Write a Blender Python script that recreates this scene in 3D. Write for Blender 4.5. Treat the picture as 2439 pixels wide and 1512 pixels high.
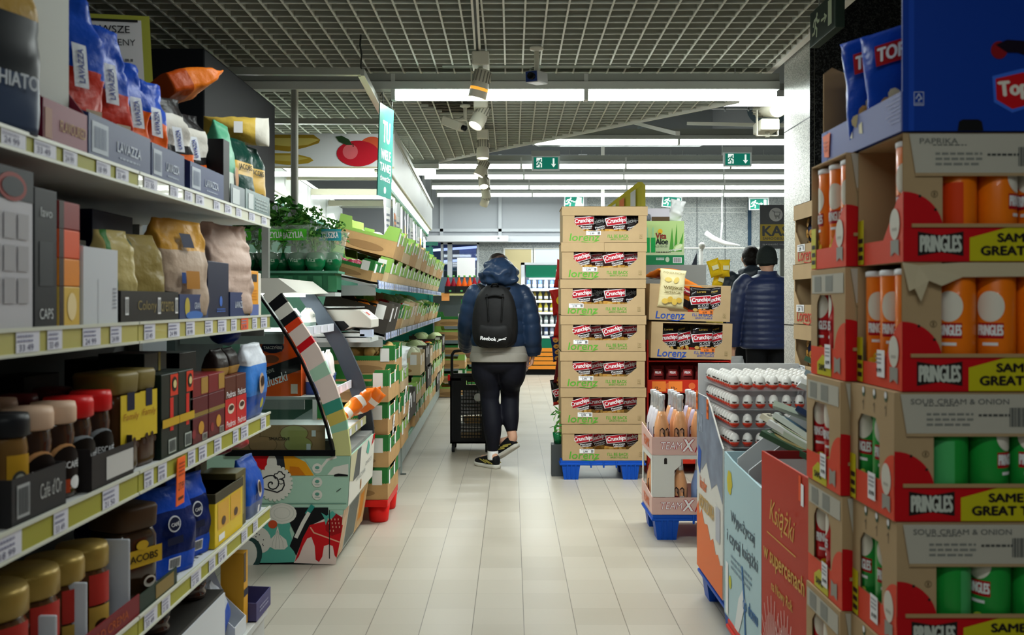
import bpy, bmesh, math, random
from mathutils import Vector, Matrix, noise, Euler
random.seed(7)
for o in list(bpy.data.objects): bpy.data.objects.remove(o, do_unlink=True)
SC = bpy.context.scene; COL = SC.collection
PI = math.pi
# ---- survey of the place: camera 1.26 m above the floor, focal length 2288 px, horizon on row 718
F, H, CX, CY = 2288.0, 1.26, 1219.5, 718.0
def PX(px, Y): return (px-CX)*Y/F
def PZ(py, Y): return H-(py-CY)*Y/F
def YS(px, X): return X*F/(px-CX)
def YF(py, z=0.0): return (H-z)*F/(py-CY)
# ---- camera
cam = bpy.data.cameras.new('camera'); co = bpy.data.objects.new('camera', cam); COL.objects.link(co)
co.location = (0, 0, H); co.rotation_euler = (PI/2, 0, 0)
cam.sensor_width = 36; cam.lens = 36*F/2439; cam.shift_y = -38/2439; cam.clip_start = .05; cam.clip_end = 100
cam.dof.use_dof = True; cam.dof.focus_distance = 7.2; cam.dof.aperture_fstop = 5.6
SC.camera = co
# ---- colour management, world, exposure
vs = SC.view_settings; SC.display_settings.display_device = 'sRGB'
vs.view_transform = 'Standard'; vs.look = 'None'; vs.gamma = 1; vs.use_curve_mapping = False; vs.exposure = 0.34
try:
    SC.cycles.use_denoising = True; SC.cycles.max_bounces = 6; SC.cycles.transparent_max_bounces = 12
    SC.cycles.diffuse_bounces = 3; SC.cycles.glossy_bounces = 3; SC.cycles.transmission_bounces = 4
    SC.cycles.caustics_reflective = False; SC.cycles.caustics_refractive = False; SC.cycles.sample_clamp_indirect = 4
except Exception: pass
w = bpy.data.worlds.new('world'); SC.world = w; w.use_nodes = True
w.node_tree.nodes['Background'].inputs[0].default_value = (.80, .90, 1.0, 1); w.node_tree.nodes['Background'].inputs[1].default_value = .025
def area(name, loc, sx, sy, watt, col=(1, .97, .9), rot=(0, 0, 0), spread=PI):
    l = bpy.data.lights.new(name, 'AREA'); l.shape = 'RECTANGLE'; l.size = sx; l.size_y = sy; l.energy = watt; l.color = col; l.spread = spread
    o = bpy.data.objects.new(name, l); o.location = loc; o.rotation_euler = rot; COL.objects.link(o); return o
COOL = (.93, 1.0, .97); WARM = (1, .93, .80)
# fluorescent rows: (Y, z, x0, x1, watt)
ROWS = [(5.60, 2.46, -.69, 1.55, 54), (11.1, 3.10, .25, 3.6, 46), (13.1, 3.10, -1.3, 4.4, 60), (14.2, 3.10, -1.3, 4.6, 50), (15.5, 3.10, -1.3, 5.0, 50), (16.6, 3.10, -1.3, 5.3, 40)]
for Y, z, x0, x1, wt in ROWS: area('tube_light', ((x0+x1)/2, Y, z-.035), x1-x0, .05, wt, COOL)
# the shop's rows go on over the part of the aisle behind the camera
for X, Y, z, wt in ((2.14, 6.7, 2.60, 16),): area('tube_light', (X, Y, z), 1.5, .05, wt, COOL)
for Y, wt in ((3.2, 20), (.2, 9), (-1.8, 8)): area('tube_light', (.1, Y, 2.45), 1.5, .06, wt, COOL)
# ---- materials
def lin(c):
    if isinstance(c, str): c = tuple(int(c[i:i+2], 16) for i in (0, 2, 4))
    return tuple(((v/255)/12.92 if v/255 <= .04045 else ((v/255+.055)/1.055)**2.4) for v in c)+(1,)
_M = {}
def mat(c, r=.5, metal=0, bump=0, bs=40, var=0, vsz=8, emit=0, spec=.16, coat=0, name=None):
    k = (c if isinstance(c, str) else tuple(c), r, metal, bump, bs, var, vsz, emit, spec, coat)
    if k in _M: return _M[k]
    m = bpy.data.materials.new(name or 'paint'); m.use_nodes = True; nt = m.node_tree; b = nt.nodes['Principled BSDF']
    L = lin(c); b.inputs['Base Color'].default_value = L; b.inputs['Roughness'].default_value = r; b.inputs['Metallic'].default_value = metal
    b.inputs['Specular IOR Level'].default_value = spec; b.inputs['Coat Weight'].default_value = coat
    if emit: b.inputs['Emission Color'].default_value = L; b.inputs['Emission Strength'].default_value = emit
    if bump or var:
        tc = nt.nodes.new('ShaderNodeTexCoord')
        if bump:
            n = nt.nodes.new('ShaderNodeTexNoise'); n.inputs['Scale'].default_value = bs; n.inputs['Detail'].default_value = 3
            bp = nt.nodes.new('ShaderNodeBump'); bp.inputs['Strength'].default_value = bump; bp.inputs['Distance'].default_value = .01
            nt.links.new(tc.outputs['Object'], n.inputs['Vector']); nt.links.new(n.outputs[0], bp.inputs['Height']); nt.links.new(bp.outputs[0], b.inputs['Normal'])
        if var:
            n = nt.nodes.new('ShaderNodeTexNoise'); n.inputs['Scale'].default_value = vsz; n.inputs['Detail'].default_value = 4
            rp = nt.nodes.new('ShaderNodeValToRGB'); rp.color_ramp.elements[0].position = .3; rp.color_ramp.elements[1].position = .7
            rp.color_ramp.elements[0].color = tuple(v*(1-var) for v in L[:3])+(1,); rp.color_ramp.elements[1].color = tuple(min(1, v*(1+var*.5)) for v in L[:3])+(1,)
            nt.links.new(tc.outputs['Object'], n.inputs['Vector']); nt.links.new(n.outputs[0], rp.inputs[0]); nt.links.new(rp.outputs[0], b.inputs['Base Color'])
    _M[k] = m; return m
def foil(c, r=.22, bump=.35, bs=30): return mat(c, r+.1, .0, bump, bs, spec=.07, name='foil')
def glassy(c='F4FFFB', fac=.16, r=.03, key='glass'):
    k = (key, c, fac)
    if k in _M: return _M[k]
    m = bpy.data.materials.new(key); m.use_nodes = True; nt = m.node_tree; nt.nodes.clear()
    o = nt.nodes.new('ShaderNodeOutputMaterial'); mx = nt.nodes.new('ShaderNodeMixShader'); t = nt.nodes.new('ShaderNodeBsdfTransparent'); g = nt.nodes.new('ShaderNodeBsdfGlossy')
    lw = nt.nodes.new('ShaderNodeLayerWeight'); pw = nt.nodes.new('ShaderNodeMath'); pw.operation = 'POWER'; pw.inputs[1].default_value = 4; ad = nt.nodes.new('ShaderNodeMath'); ad.operation = 'MULTIPLY_ADD'; ad.inputs[1].default_value = .6; ad.inputs[2].default_value = fac
    nt.links.new(lw.outputs['Facing'], pw.inputs[0]); nt.links.new(pw.outputs[0], ad.inputs[0]); nt.links.new(ad.outputs[0], mx.inputs[0])
    t.inputs[0].default_value = lin(c); g.inputs[0].default_value = (1, 1, 1, 1); g.inputs['Roughness'].default_value = r
    nt.links.new(t.outputs[0], mx.inputs[1]); nt.links.new(g.outputs[0], mx.inputs[2]); nt.links.new(mx.outputs[0], o.inputs[0]); _M[k] = m; return m
def film(c='EEF6F4', fac=.3): 
    k = ('film', c, fac)
    if k in _M: return _M[k]
    m = bpy.data.materials.new('plastic_film'); m.use_nodes = True; nt = m.node_tree; b = nt.nodes['Principled BSDF']
    b.inputs['Base Color'].default_value = lin(c); b.inputs['Roughness'].default_value = .15; b.inputs['Alpha'].default_value = fac; _M[k] = m; return m
def granite(c0, c1, c2, scale=90, r=.25):
    m = bpy.data.materials.new('granite'); m.use_nodes = True; nt = m.node_tree; b = nt.nodes['Principled BSDF']
    tc = nt.nodes.new('ShaderNodeTexCoord'); v = nt.nodes.new('ShaderNodeTexVoronoi'); v.inputs['Scale'].default_value = scale
    n = nt.nodes.new('ShaderNodeTexNoise'); n.inputs['Scale'].default_value = scale*1.3; n.inputs['Detail'].default_value = 3
    mx = nt.nodes.new('ShaderNodeMath'); mx.operation = 'MULTIPLY_ADD'; mx.inputs[1].default_value = .55; 
    rp = nt.nodes.new('ShaderNodeValToRGB'); cr = rp.color_ramp; cr.elements[0].position = .38; cr.elements[1].position = .75
    cr.elements[0].color = lin(c0); cr.elements[1].color = lin(c2); e = cr.elements.new(.52); e.color = lin(c1)
    sp = nt.nodes.new('ShaderNodeSeparateColor')
    nt.links.new(tc.outputs['Object'], v.inputs['Vector']); nt.links.new(tc.outputs['Object'], n.inputs['Vector'])
    nt.links.new(v.outputs['Color'], sp.inputs[0]); nt.links.new(sp.outputs[0], mx.inputs[0])
    m2 = nt.nodes.new('ShaderNodeMath'); m2.operation = 'MULTIPLY'; m2.inputs[1].default_value = .5; nt.links.new(n.outputs[0], m2.inputs[0]); nt.links.new(m2.outputs[0], mx.inputs[2])
    nt.links.new(mx.outputs[0], rp.inputs[0]); nt.links.new(rp.outputs[0], b.inputs['Base Color']); b.inputs['Roughness'].default_value = r; return m
# ---- frames: a frame maps (x, y, offset) on a surface to a point
def plane(O, u, v):
    O, u, v = Vector(O), Vector(u), Vector(v); n = u.cross(v).normalized()
    return lambda x, y, o=0: O+u*x+v*y+n*o
def front(y=0, x=0, z=0): return plane((x, y, z), (1, 0, 0), (0, 0, 1))        # looks to -Y
def back(y=0, x=0, z=0): return plane((x, y, z), (-1, 0, 0), (0, 0, 1))
def rside(x=0, y=0, z=0): return plane((x, y, z), (0, 1, 0), (0, 0, 1))        # looks to +X
def lside(x=0, y=0, z=0): return plane((x, y, z), (0, -1, 0), (0, 0, 1))       # looks to -X
def topf(z=0, x=0, y=0): return plane((x, y, z), (1, 0, 0), (0, 1, 0))
def cyl(R, a0=0, x=0, y=0, z=0, taper=None):                                  # a0 = 0 looks to -Y
    def f(u, v, o=0):
        r = (taper(v) if taper else R); a = a0+u/R; return Vector((x+(r+o)*math.sin(a), y-(r+o)*math.cos(a), z+v))
    return f
# ---- text outlines, normalised to a box of 1 x 1 around the origin
_T = {}
def glyphs(s, bold=0., shear=0.):
    k = (s, bold, shear)
    if k in _T: return _T[k]
    c = bpy.data.curves.new('t', 'FONT'); c.body = s; c.size = 1; c.offset = bold; c.shear = shear; c.resolution_u = 3; c.fill_mode = 'FRONT'
    o = bpy.data.objects.new('t', c); COL.objects.link(o); dg = bpy.context.evaluated_depsgraph_get(); me = bpy.data.meshes.new_from_object(o.evaluated_get(dg))
    vs_ = [(v.co.x, v.co.y) for v in me.vertices]; fs = [tuple(p.vertices) for p in me.polygons]
    bpy.data.objects.remove(o); bpy.data.curves.remove(c); bpy.data.meshes.remove(me)
    xs = [a for a, b in vs_]; ys = [b for a, b in vs_]; x0, x1, y0, y1 = min(xs), max(xs), min(ys), max(ys)
    asp = (x1-x0)/(y1-y0)
    _T[k] = ([((a-(x0+x1)/2)/(x1-x0), (b-(y0+y1)/2)/(y1-y0)) for a, b in vs_], fs, asp); return _T[k]
class MB:
    def __init__(s): s.v, s.f, s.m, s.s, s.mats, s.k = [], [], [], [], [], 0
    def mi(s, m):
        if m not in s.mats: s.mats.append(m)
        return s.mats.index(m)
    def add(s, vs, fs, m, smooth=False):
        b = len(s.v); s.v += [tuple(v) for v in vs]; i = s.mi(m)
        for f in fs: s.f.append(tuple(b+j for j in f)); s.m.append(i); s.s.append(smooth)
        return s
    def box(s, x0, x1, y0, y1, z0, z1, m, M=None):
        vs = [Vector(p) for p in ((x0, y0, z0), (x1, y0, z0), (x1, y1, z0), (x0, y1, z0), (x0, y0, z1), (x1, y0, z1), (x1, y1, z1), (x0, y1, z1))]
        if M: vs = [M@v for v in vs]
        return s.add(vs, [(0, 3, 2, 1), (4, 5, 6, 7), (0, 1, 5, 4), (1, 2, 6, 5), (2, 3, 7, 6), (3, 0, 4, 7)], m)
    def bar(s, a, b, wd, ht, m, up=(0, 0, 1)):
        a, b = Vector(a), Vector(b); d = (b-a).normalized(); r = d.cross(Vector(up)).normalized(); u = r.cross(d)
        vs = [p+r*(i*wd/2)+u*(j*ht/2) for p in (a, b) for i, j in ((-1, -1), (1, -1), (1, 1), (-1, 1))]
        return s.add(vs, [(0, 3, 2, 1), (4, 5, 6, 7), (0, 1, 5, 4), (1, 2, 6, 5), (2, 3, 7, 6), (3, 0, 4, 7)], m)
    def tube(s, pts, r, m, n=8, cap=True):
        pts = [Vector(p) for p in pts]; vs, fs = [], []; N = len(pts); pr = None
        for i, p in enumerate(pts):
            d = ((pts[min(i+1, N-1)])-(pts[max(i-1, 0)])).normalized()
            if pr is None: pr = d.orthogonal().normalized()
            pr = (pr-d*pr.dot(d)).normalized(); q = d.cross(pr); rr = r[i] if isinstance(r, (list, tuple)) else r
            for k in range(n): a = 2*PI*k/n; vs.append(p+pr*math.cos(a)*rr+q*math.sin(a)*rr)
        for i in range(N-1):
            for k in range(n): fs.append((i*n+k, i*n+(k+1) % n, (i+1)*n+(k+1) % n, (i+1)*n+k))
        if cap: fs.append(tuple(range(n-1, -1, -1))); fs.append(tuple((N-1)*n+k for k in range(n)))
        return s.add(vs, fs, m, n > 5)
    def lathe(s, prof, m, n=20, c=(0, 0, 0), M=None, sx=1, sy=1):
        vs, fs = [], []; N = len(prof)
        for r, z in prof:
            for k in range(n):
                a = 2*PI*k/n; v = Vector((c[0]+sx*r*math.cos(a), c[1]+sy*r*math.sin(a), c[2]+z)); vs.append(M@v if M else v)
        for i in range(N-1):
            for k in range(n): fs.append((i*n+k, i*n+(k+1) % n, (i+1)*n+(k+1) % n, (i+1)*n+k))
        fs.append(tuple(range(n-1, -1, -1))); fs.append(tuple((N-1)*n+k for k in range(n)))
        return s.add(vs, fs, m, True)
    def rings(s, rs, m, caps=True):                        # list of rings of equal length
        n = len(rs[0]); vs = [p for r in rs for p in r]; fs = []
        for i in range(len(rs)-1):
            for k in range(n): fs.append((i*n+k, i*n+(k+1) % n, (i+1)*n+(k+1) % n, (i+1)*n+k))
        if caps: fs.append(tuple(range(n-1, -1, -1))); fs.append(tuple((len(rs)-1)*n+k for k in range(n)))
        return s.add(vs, fs, m, True)
    def quad(s, fr, x0, x1, y0, y1, m, o=.001): return s.add([fr(x0, y0, o), fr(x1, y0, o), fr(x1, y1, o), fr(x0, y1, o)], [(0, 1, 2, 3)], m)
    def patch(s, fr, x0, x1, y0, y1, m, o=.001, nx=6, ny=4, smooth=True):
        vs = [fr(x0+(x1-x0)*i/nx, y0+(y1-y0)*j/ny, o) for j in range(ny+1) for i in range(nx+1)]
        return s.add(vs, [(j*(nx+1)+i, j*(nx+1)+i+1, (j+1)*(nx+1)+i+1, (j+1)*(nx+1)+i) for j in range(ny) for i in range(nx)], m, smooth)
    def poly(s, fr, pts, m, o=.001):
        s.k = (s.k+1) % 12; o += s.k*1.2e-5          # prints laid over each other never share a plane
        if len(pts) == 4:
            Q = [fr(x, y, o) for x, y in pts]; c = fr(sum(p[0] for p in pts)/4, sum(p[1] for p in pts)/4, o)
            if (c-(Q[0]+Q[1]+Q[2]+Q[3])/4).length > 4e-4:          # curved surface: lay the quad on it as a small grid
                nx, ny = 6, 4; bl = lambda u, v: [(pts[0][k]*(1-u)+pts[1][k]*u)*(1-v)+(pts[3][k]*(1-u)+pts[2][k]*u)*v for k in (0, 1)]
                return s.add([fr(*bl(i/nx, j/ny), o) for j in range(ny+1) for i in range(nx+1)], [(j*(nx+1)+i, j*(nx+1)+i+1, (j+1)*(nx+1)+i+1, (j+1)*(nx+1)+i) for j in range(ny) for i in range(nx)], m, True)
        return s.add([fr(x, y, o) for x, y in pts], [tuple(range(len(pts)))], m)
    def disc(s, fr, cx, cy, rx, ry, m, o=.001, n=20, rot=0):
        c, q = math.cos(rot), math.sin(rot)
        if (fr(cx, cy, o)-(fr(cx-rx, cy, o)+fr(cx+rx, cy, o))/2).length > 3e-4:
            P = [(cx+c*k*rx*math.cos(2*PI*j/n)-q*k*ry*math.sin(2*PI*j/n), cy+q*k*rx*math.cos(2*PI*j/n)+c*k*ry*math.sin(2*PI*j/n)) for k in (.1, .4, .7, 1) for j in range(n)]
            return s.add([fr(x, y, o) for x, y in P], [tuple(range(n))]+[(k*n+j, (k+1)*n+j, (k+1)*n+(j+1) % n, k*n+(j+1) % n) for k in (0, 1, 2) for j in range(n)], m, True)
        return s.poly(fr, [(cx+c*rx*math.cos(2*PI*k/n)-q*ry*math.sin(2*PI*k/n), cy+q*rx*math.cos(2*PI*k/n)+c*ry*math.sin(2*PI*k/n)) for k in range(n)], m, o)
    def line(s, fr, pts, wd, m, o=.001):                   # a drawn stroke
        for i in range(len(pts)-1):
            (x0, y0), (x1, y1) = pts[i], pts[i+1]; L = math.hypot(x1-x0, y1-y0) or 1; nx, ny = -(y1-y0)/L*wd/2, (x1-x0)/L*wd/2
            ex, ey = (x1-x0)/L*wd*.3, (y1-y0)/L*wd*.3
            s.poly(fr, [(x0-nx-ex, y0-ny-ey), (x1-nx+ex, y1-ny+ey), (x1+nx+ex, y1+ny+ey), (x0+nx-ex, y0+ny-ey)], m, o)
        return s
    def txt(s, fr, t, cx, cy, wd=None, ht=None, m=None, o=.0015, bold=0., shear=0., rot=0):
        g, fs, asp = glyphs(t, 0, shear)
        if wd is None: wd = ht*asp
        if ht is None: ht = wd/asp
        c, q = math.cos(rot), math.sin(rot); e = bold*ht*1.7
        for i, (dx, dy) in enumerate(((-e, 0), (e, 0), (0, e*.7), (0, -e*.7)) if e else ((0, 0),)): s.add([fr(cx+dx+c*a*wd-q*b*ht, cy+dy+q*a*wd+c*b*ht, o+.00016*i) for a, b in g], fs, m)
        return s
    def barcode(s, fr, x0, x1, y0, y1, m, wht=None, o=.0015):
        if wht: s.quad(fr, x0, x1, y0, y1, wht, o)
        x = x0+.08*(x1-x0); e = x1-.08*(x1-x0); yy = (y1-y0)*.1; k = 0
        while x < e: wd = (e-x0)*(.03, .05, .025, .04)[k % 4]; s.quad(fr, x, min(e, x+wd), y0+yy, y1-yy, m, o+.0006); x += wd+(e-x0)*(.04, .025, .03)[k % 3]; k += 1
        return s
    def smallprint(s, fr, x0, x1, y0, y1, n, m, o=.0015):
        h = (y1-y0)/n
        for i in range(n):
            x = x0; r = random.Random(i*7+3)
            while x < x1-(x1-x0)*.05:
                wd = min((x1-x0)*r.uniform(.07, .2), x1-x); s.quad(fr, x, x+wd, y1-h*(i+.75), y1-h*(i+.3), m, o); x += wd+(x1-x0)*.035
        return s
    def mesh(s, name):
        me = bpy.data.meshes.new(name); me.from_pydata(s.v, [], s.f)
        for m in s.mats: me.materials.append(m)
        me.polygons.foreach_set('material_index', s.m); me.polygons.foreach_set('use_smooth', s.s); me.update(); return me
def ob(name, mb, parent=None, loc=None, rot=None, bev=0, seg=2, sub=0, solid=0, remesh=0, smooth=0):
    o = bpy.data.objects.new(name, mb.mesh(name) if isinstance(mb, MB) else mb); COL.objects.link(o)
    if parent: o.parent = parent
    if loc: o.location = loc
    if rot: o.rotation_euler = rot
    if solid: md = o.modifiers.new('thickness', 'SOLIDIFY'); md.thickness = solid; md.offset = -1
    if remesh: md = o.modifiers.new('remesh', 'REMESH'); md.mode = 'VOXEL'; md.voxel_size = remesh; md.use_smooth_shade = True
    if smooth: md = o.modifiers.new('smooth', 'SMOOTH'); md.iterations = smooth; md.factor = .5
    if bev: md = o.modifiers.new('bevel', 'BEVEL'); md.width = bev; md.segments = seg; md.limit_method = 'ANGLE'; md.angle_limit = .7
    if sub: md = o.modifiers.new('subdivision', 'SUBSURF'); md.levels = sub; md.render_levels = sub
    return o
def tag(o, label, cat, group=None, kind=None):
    o['label'] = label; o['category'] = cat
    if group: o['group'] = group
    if kind: o['kind'] = kind
    return o
def struct(o, label=None):
    o['kind'] = 'structure'
    if label: o['label'] = label
    return o
def thing(name, label, cat, loc=(0, 0, 0), rz=0, group=None, rot=None):
    o = bpy.data.objects.new(name, None); COL.objects.link(o); o.empty_display_size = .05; o.location = loc; o.rotation_euler = rot or (0, 0, rz)
    return tag(o, label, cat, group)
def dup(root, loc, rz=None, label=None, group=None, scale=None, rot=None):
    def cp(o, p):
        c = o.copy(); COL.objects.link(c); c.parent = p
        for ch in o.children: cp(ch, c)
        return c
    r = cp(root, None); r.location = loc
    if rz is not None: r.rotation_euler = (0, 0, rz)
    if rot is not None: r.rotation_euler = rot
    if scale: r.scale = scale
    if label: r['label'] = label
    if group: r['group'] = group
    return r
ORD = ['topmost', 'second', 'third', 'fourth', 'fifth', 'sixth', 'seventh', 'eighth', 'ninth', 'tenth', 'eleventh', 'twelfth']
WHITE = mat('E9E8E2', .5, name='white'); BLACK = mat('121214', .5, name='black'); INK = mat('26262A', .6, name='ink'); PAPER = mat('F2F2F4', .6, name='paper')
# ================= THE ROOM =================
def floor_mat():
    m = bpy.data.materials.new('floor_tiles'); m.use_nodes = True; nt = m.node_tree; b = nt.nodes['Principled BSDF']
    tc = nt.nodes.new('ShaderNodeTexCoord'); sp = nt.nodes.new('ShaderNodeSeparateXYZ'); nt.links.new(tc.outputs['Object'], sp.inputs[0])
    def mth(op, a, bb=None, c=None):
        n = nt.nodes.new('ShaderNodeMath'); n.operation = op
        for i, q in enumerate((a, bb, c)):
            if q is None: continue
            if isinstance(q, (int, float)): n.inputs[i].default_value = q
            else: nt.links.new(q, n.inputs[i])
        return n.outputs[0]
    x = mth('ADD', sp.outputs[0], 10-.0465); y = mth('ADD', sp.outputs[1], 10-3.746)
    gx = mth('SUBTRACT', .0019, mth('PINGPONG', x, .1)); gx = mth('MULTIPLY', gx, 900); 
    gy = mth('SUBTRACT', .0016, mth('PINGPONG', y, .1)); gy = mth('MULTIPLY', gy, 700)
    gx = mth('MULTIPLY', mth('MAXIMUM', mth('MINIMUM', gx, 1), 0), .8); gy = mth('MULTIPLY', mth('MAXIMUM', mth('MINIMUM', gy, 1), 0), .24)
    g = mth('MAXIMUM', gx, gy)
    cb = nt.nodes.new('ShaderNodeCombineXYZ'); nt.links.new(mth('FLOOR', mth('DIVIDE', x, .2)), cb.inputs[0]); nt.links.new(mth('FLOOR', mth('DIVIDE', y, .2)), cb.inputs[1])
    wn = nt.nodes.new('ShaderNodeTexWhiteNoise'); nt.links.new(cb.outputs[0], wn.inputs[0])
    no = nt.nodes.new('ShaderNodeTexNoise'); no.inputs['Scale'].default_value = 1.6; no.inputs['Detail'].default_value = 6; nt.links.new(tc.outputs['Object'], no.inputs['Vector'])
    rp = nt.nodes.new('ShaderNodeValToRGB'); rp.color_ramp.elements[0].color = lin('ACA495'); rp.color_ramp.elements[1].color = lin('C4BCAE')
    nt.links.new(mth('ADD', mth('MULTIPLY', wn.outputs[0], .45), mth('MULTIPLY', no.outputs[0], .55)), rp.inputs[0])
    mx = nt.nodes.new('ShaderNodeMix'); mx.data_type = 'RGBA'; mx.inputs['B'].default_value = lin('453F38')
    nt.links.new(g, mx.inputs['Factor']); nt.links.new(rp.outputs[0], mx.inputs['A']); nt.links.new(mx.outputs['Result'], b.inputs['Base Color'])
    nt.links.new(mth('MULTIPLY_ADD', no.outputs[0], .25, .22), b.inputs['Roughness']); b.inputs['Specular IOR Level'].default_value = .4; return m
fl = MB(); fl.box(-4.2, 6.2, -3, 22, -.05, 0, floor_mat()); struct(ob('floor', fl), 'pale ceramic floor tiles with dark grout lines along the aisle')
# open-cell grid ceiling, hung at 2.61 m, its far edge cut on a slant
GZ = 2.613; GRID = mat('CDCFC4', .55, name='grid_blade'); GSHADE = mat('B2B5A8', .65)  # blade webs darker than the lips: their shade is put into the colour
def gedge(x): return 9.3 if x < -.73 else 9.3-(x+.73)*(9.3-6.48)/(1.53+.73)
g = MB(); k = -34
while True:
    x = -.039+.1*k; k += 1
    if x > 1.50: break
    g.box(x-.0045, x+.0045, .6, gedge(x), GZ, GZ+.007, GRID); g.box(x-.0025, x+.0025, .6, gedge(x), GZ+.007, GZ+.05, GSHADE)
for j in range(-36, 50):
    y = 4.367+.1*j; x1 = 1.52
    if y > 6.48: x1 = -.73+(9.3-y)/(9.3-6.48)*2.26
    if y < 9.3 and y > .6: g.box(-3.4, min(1.52, x1), y-.003, y+.003, GZ+.0006, GZ+.006, GRID); g.box(-3.4, min(1.52, x1), y-.0015, y+.0015, GZ+.006, GZ+.05, GSHADE)
struct(ob('ceiling', g), 'open-cell grid ceiling of thin pale blades')
t = MB(); t.bar((-.73, 9.3, GZ+.01), (1.53, 6.48, GZ+.01), .012, .05, WHITE); t.box(-3.4, -.73, 9.29, 9.32, GZ-.02, GZ+.06, WHITE)
t.box(1.50, 1.535, .6, 6.48, GZ-.006, GZ+.05, WHITE); t.box(-.4, .68, 5.50, 5.56, GZ-.004, GZ+.03, mat('9AA096', .6)); t.box(.68, 1.52, 5.53, 5.55, GZ-.004, GZ+.03, mat('9AA096', .6))
struct(ob('trim_1', t), 'white edge strips of the grid ceiling')
s = MB(); s.box(-4.2, 6.2, -3, 20, 3.95, 4.05, mat('6A6E70', .8)); struct(ob('ceiling_slab', s), 'raw concrete slab above the services')
WG = mat('B4B8BE', .6, name='wall_paint'); PALE = mat('C9CDD2', .5)
s = MB(); s.box(-4.2, -4.1, -3, 20, 0, 4, WG); struct(ob('wall_left', s), 'plain grey wall left of the produce'); s = MB(); s.box(6.1, 6.2, -3, 20, 0, 4, WG); struct(ob('wall_right', s), 'plain grey wall right of the checkouts')
# the wall at the far end
YB = 17.6
def bx(px): return PX(px, YB)
def bz(py): return PZ(py, YB)
GL = granite('7E8688', 'A2A7A7', 'BEC1BF', 120, .3)
s = MB(); s.box(-4.2, bx(1380), YB, YB+.1, bz(572), 4, WG); s.box(bx(1380), 6.2, YB, YB+.1, 0, 4, GL); s.box(bx(1138), bx(1380), YB, YB+.1, 0, bz(572), GL); s.box(-4.2, bx(1000), YB, YB+.1, 0, bz(572), WG)
s.box(bx(1000), bx(1140), YB, YB+.1, 0, bz(690), WG); struct(ob('wall_back', s), 'far wall of grey panels and speckled stone')
t = MB()
for px in (1052, 1191, 1010): t.box(bx(px)-.03, bx(px)+.03, YB-.05, YB, bz(578), 4, PALE)
t.box(bx(980), bx(1380), YB-.05, YB, bz(552), bz(545), PALE); t.box(bx(1332)+.35, bx(1385)+.1, YB-.06, YB, bz(572), 4, PALE)
for px in (1660, 1727): t.box(bx(px)-.006, bx(px)+.006, YB-.004, YB, 0, 4, mat('50565A', .7))
t.box(bx(1540), 6, YB-.012, YB, bz(592), bz(589), WHITE); t.box(bx(1781), bx(1789), YB-.02, YB, bz(586), 4, mat('2C4358', .5))
for py in (494, 506): t.box(bx(1622), bx(1776), YB-.003, YB, bz(py)-.008, bz(py)+.008, mat('C9CCCA', .4))
struct(ob('trim_2', t), 'mullions and joints of the far wall')
t = MB(); t.box(bx(1020), bx(1211), YB-.35, YB, bz(578), bz(564), mat('DADCE0', .45)); t.box(bx(1211), bx(1345), YB-.2, YB, bz(578), bz(564), mat('CDD0D6', .45)); t.box(bx(1186), bx(1190), YB-.37, YB-.35, bz(570), bz(569), INK)
struct(ob('trim_3', t), 'long white beam under the grey panels of the far wall')
# window to the mall
t = MB()
for a, b in ((1050, 1056), (1066, 1077), (1136, 1141)): t.box(bx(a), bx(b), YB-.04, YB+.1, bz(690), bz(576), PALE)
t.box(bx(1050), bx(1141), YB-.04, YB+.1, bz(582), bz(576), PALE); wn = struct(ob('window_1', t), 'tall pane looking out to the mall beyond the far wall')
t = MB(); t.box(bx(1050), bx(1140), YB+.04, YB+.05, bz(690), bz(580), glassy('E8F0FF', .06)); ob('pane', t, wn)
t = MB(); t.box(-2.6, .4, 20.6, 20.7, 0, 4, mat('5A6A8C', .6)); t.box(-1.5, -.9, 20.3, 20.6, 1.2, 1.9, mat('7C4A44', .6)); t.box(-1.9, -1.6, 20.2, 20.6, .9, 2.1, mat('C04A34', .6)); t.box(-1.1, -.75, 20.1, 20.6, 1.6, 2.4, mat('5A6FA8', .5))
for i, z in enumerate((2.05, 2.3, 2.5)): t.bar((-2.2, 20.2, z), (-.3, 19.9, z+.12), .06, .05, mat('C8D4F0', .4, emit=1.2))
struct(ob('wall_beyond', t), 'dim mall passage seen through the far window')
# wall posters beside the window
for a, b, c, lb in ((1203, 1265, mat('CDBE92', .6), 'tall beige poster in a white frame on the far stone wall'), (1275, 1334, mat('DDE3EC', .35), 'pale white poster in a white frame on the far stone wall')):
    t = MB(); t.box(bx(a)-.03, bx(b)+.03, YB-.05, YB-.001, bz(740), bz(591), WHITE); p = tag(ob('poster_frame', t), lb, 'poster')
    q = MB(); q.quad(front(YB-.051), bx(a), bx(b), bz(738), bz(594), c, .001); ob('poster_sheet', q, p)
# stone pillar
GP = granite('7C7C78', 'A6A6A0', 'C0C0BA', 200, .3); GP_SHADE = granite('070808', '161718', '4A4C4C', 150, .3)  # front stone made black: the unlit face's shade is in the colour
s = MB(); s.box(1.552, 2.9, 5.0, 5.47, 0, 3.95, GP_SHADE); s.quad(lside(1.552), -5.47, -5.0, 0, 3.95, GP, .002); 
for z in (.04, 1.13, 2.22, 3.31): s.quad(lside(1.552), -5.47, -5.0, z-.003, z+.003, BLACK, .003); s.quad(front(5.0), 1.553, 2.9, z-.002, z+.002, BLACK, .002)
s.quad(front(5.0), 1.572, 1.575, 0, 3.9, mat('77786F', .6), .002); struct(ob('pillar', s), 'polished granite pillar, pale on the aisle side, its shaded front coloured black')
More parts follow.
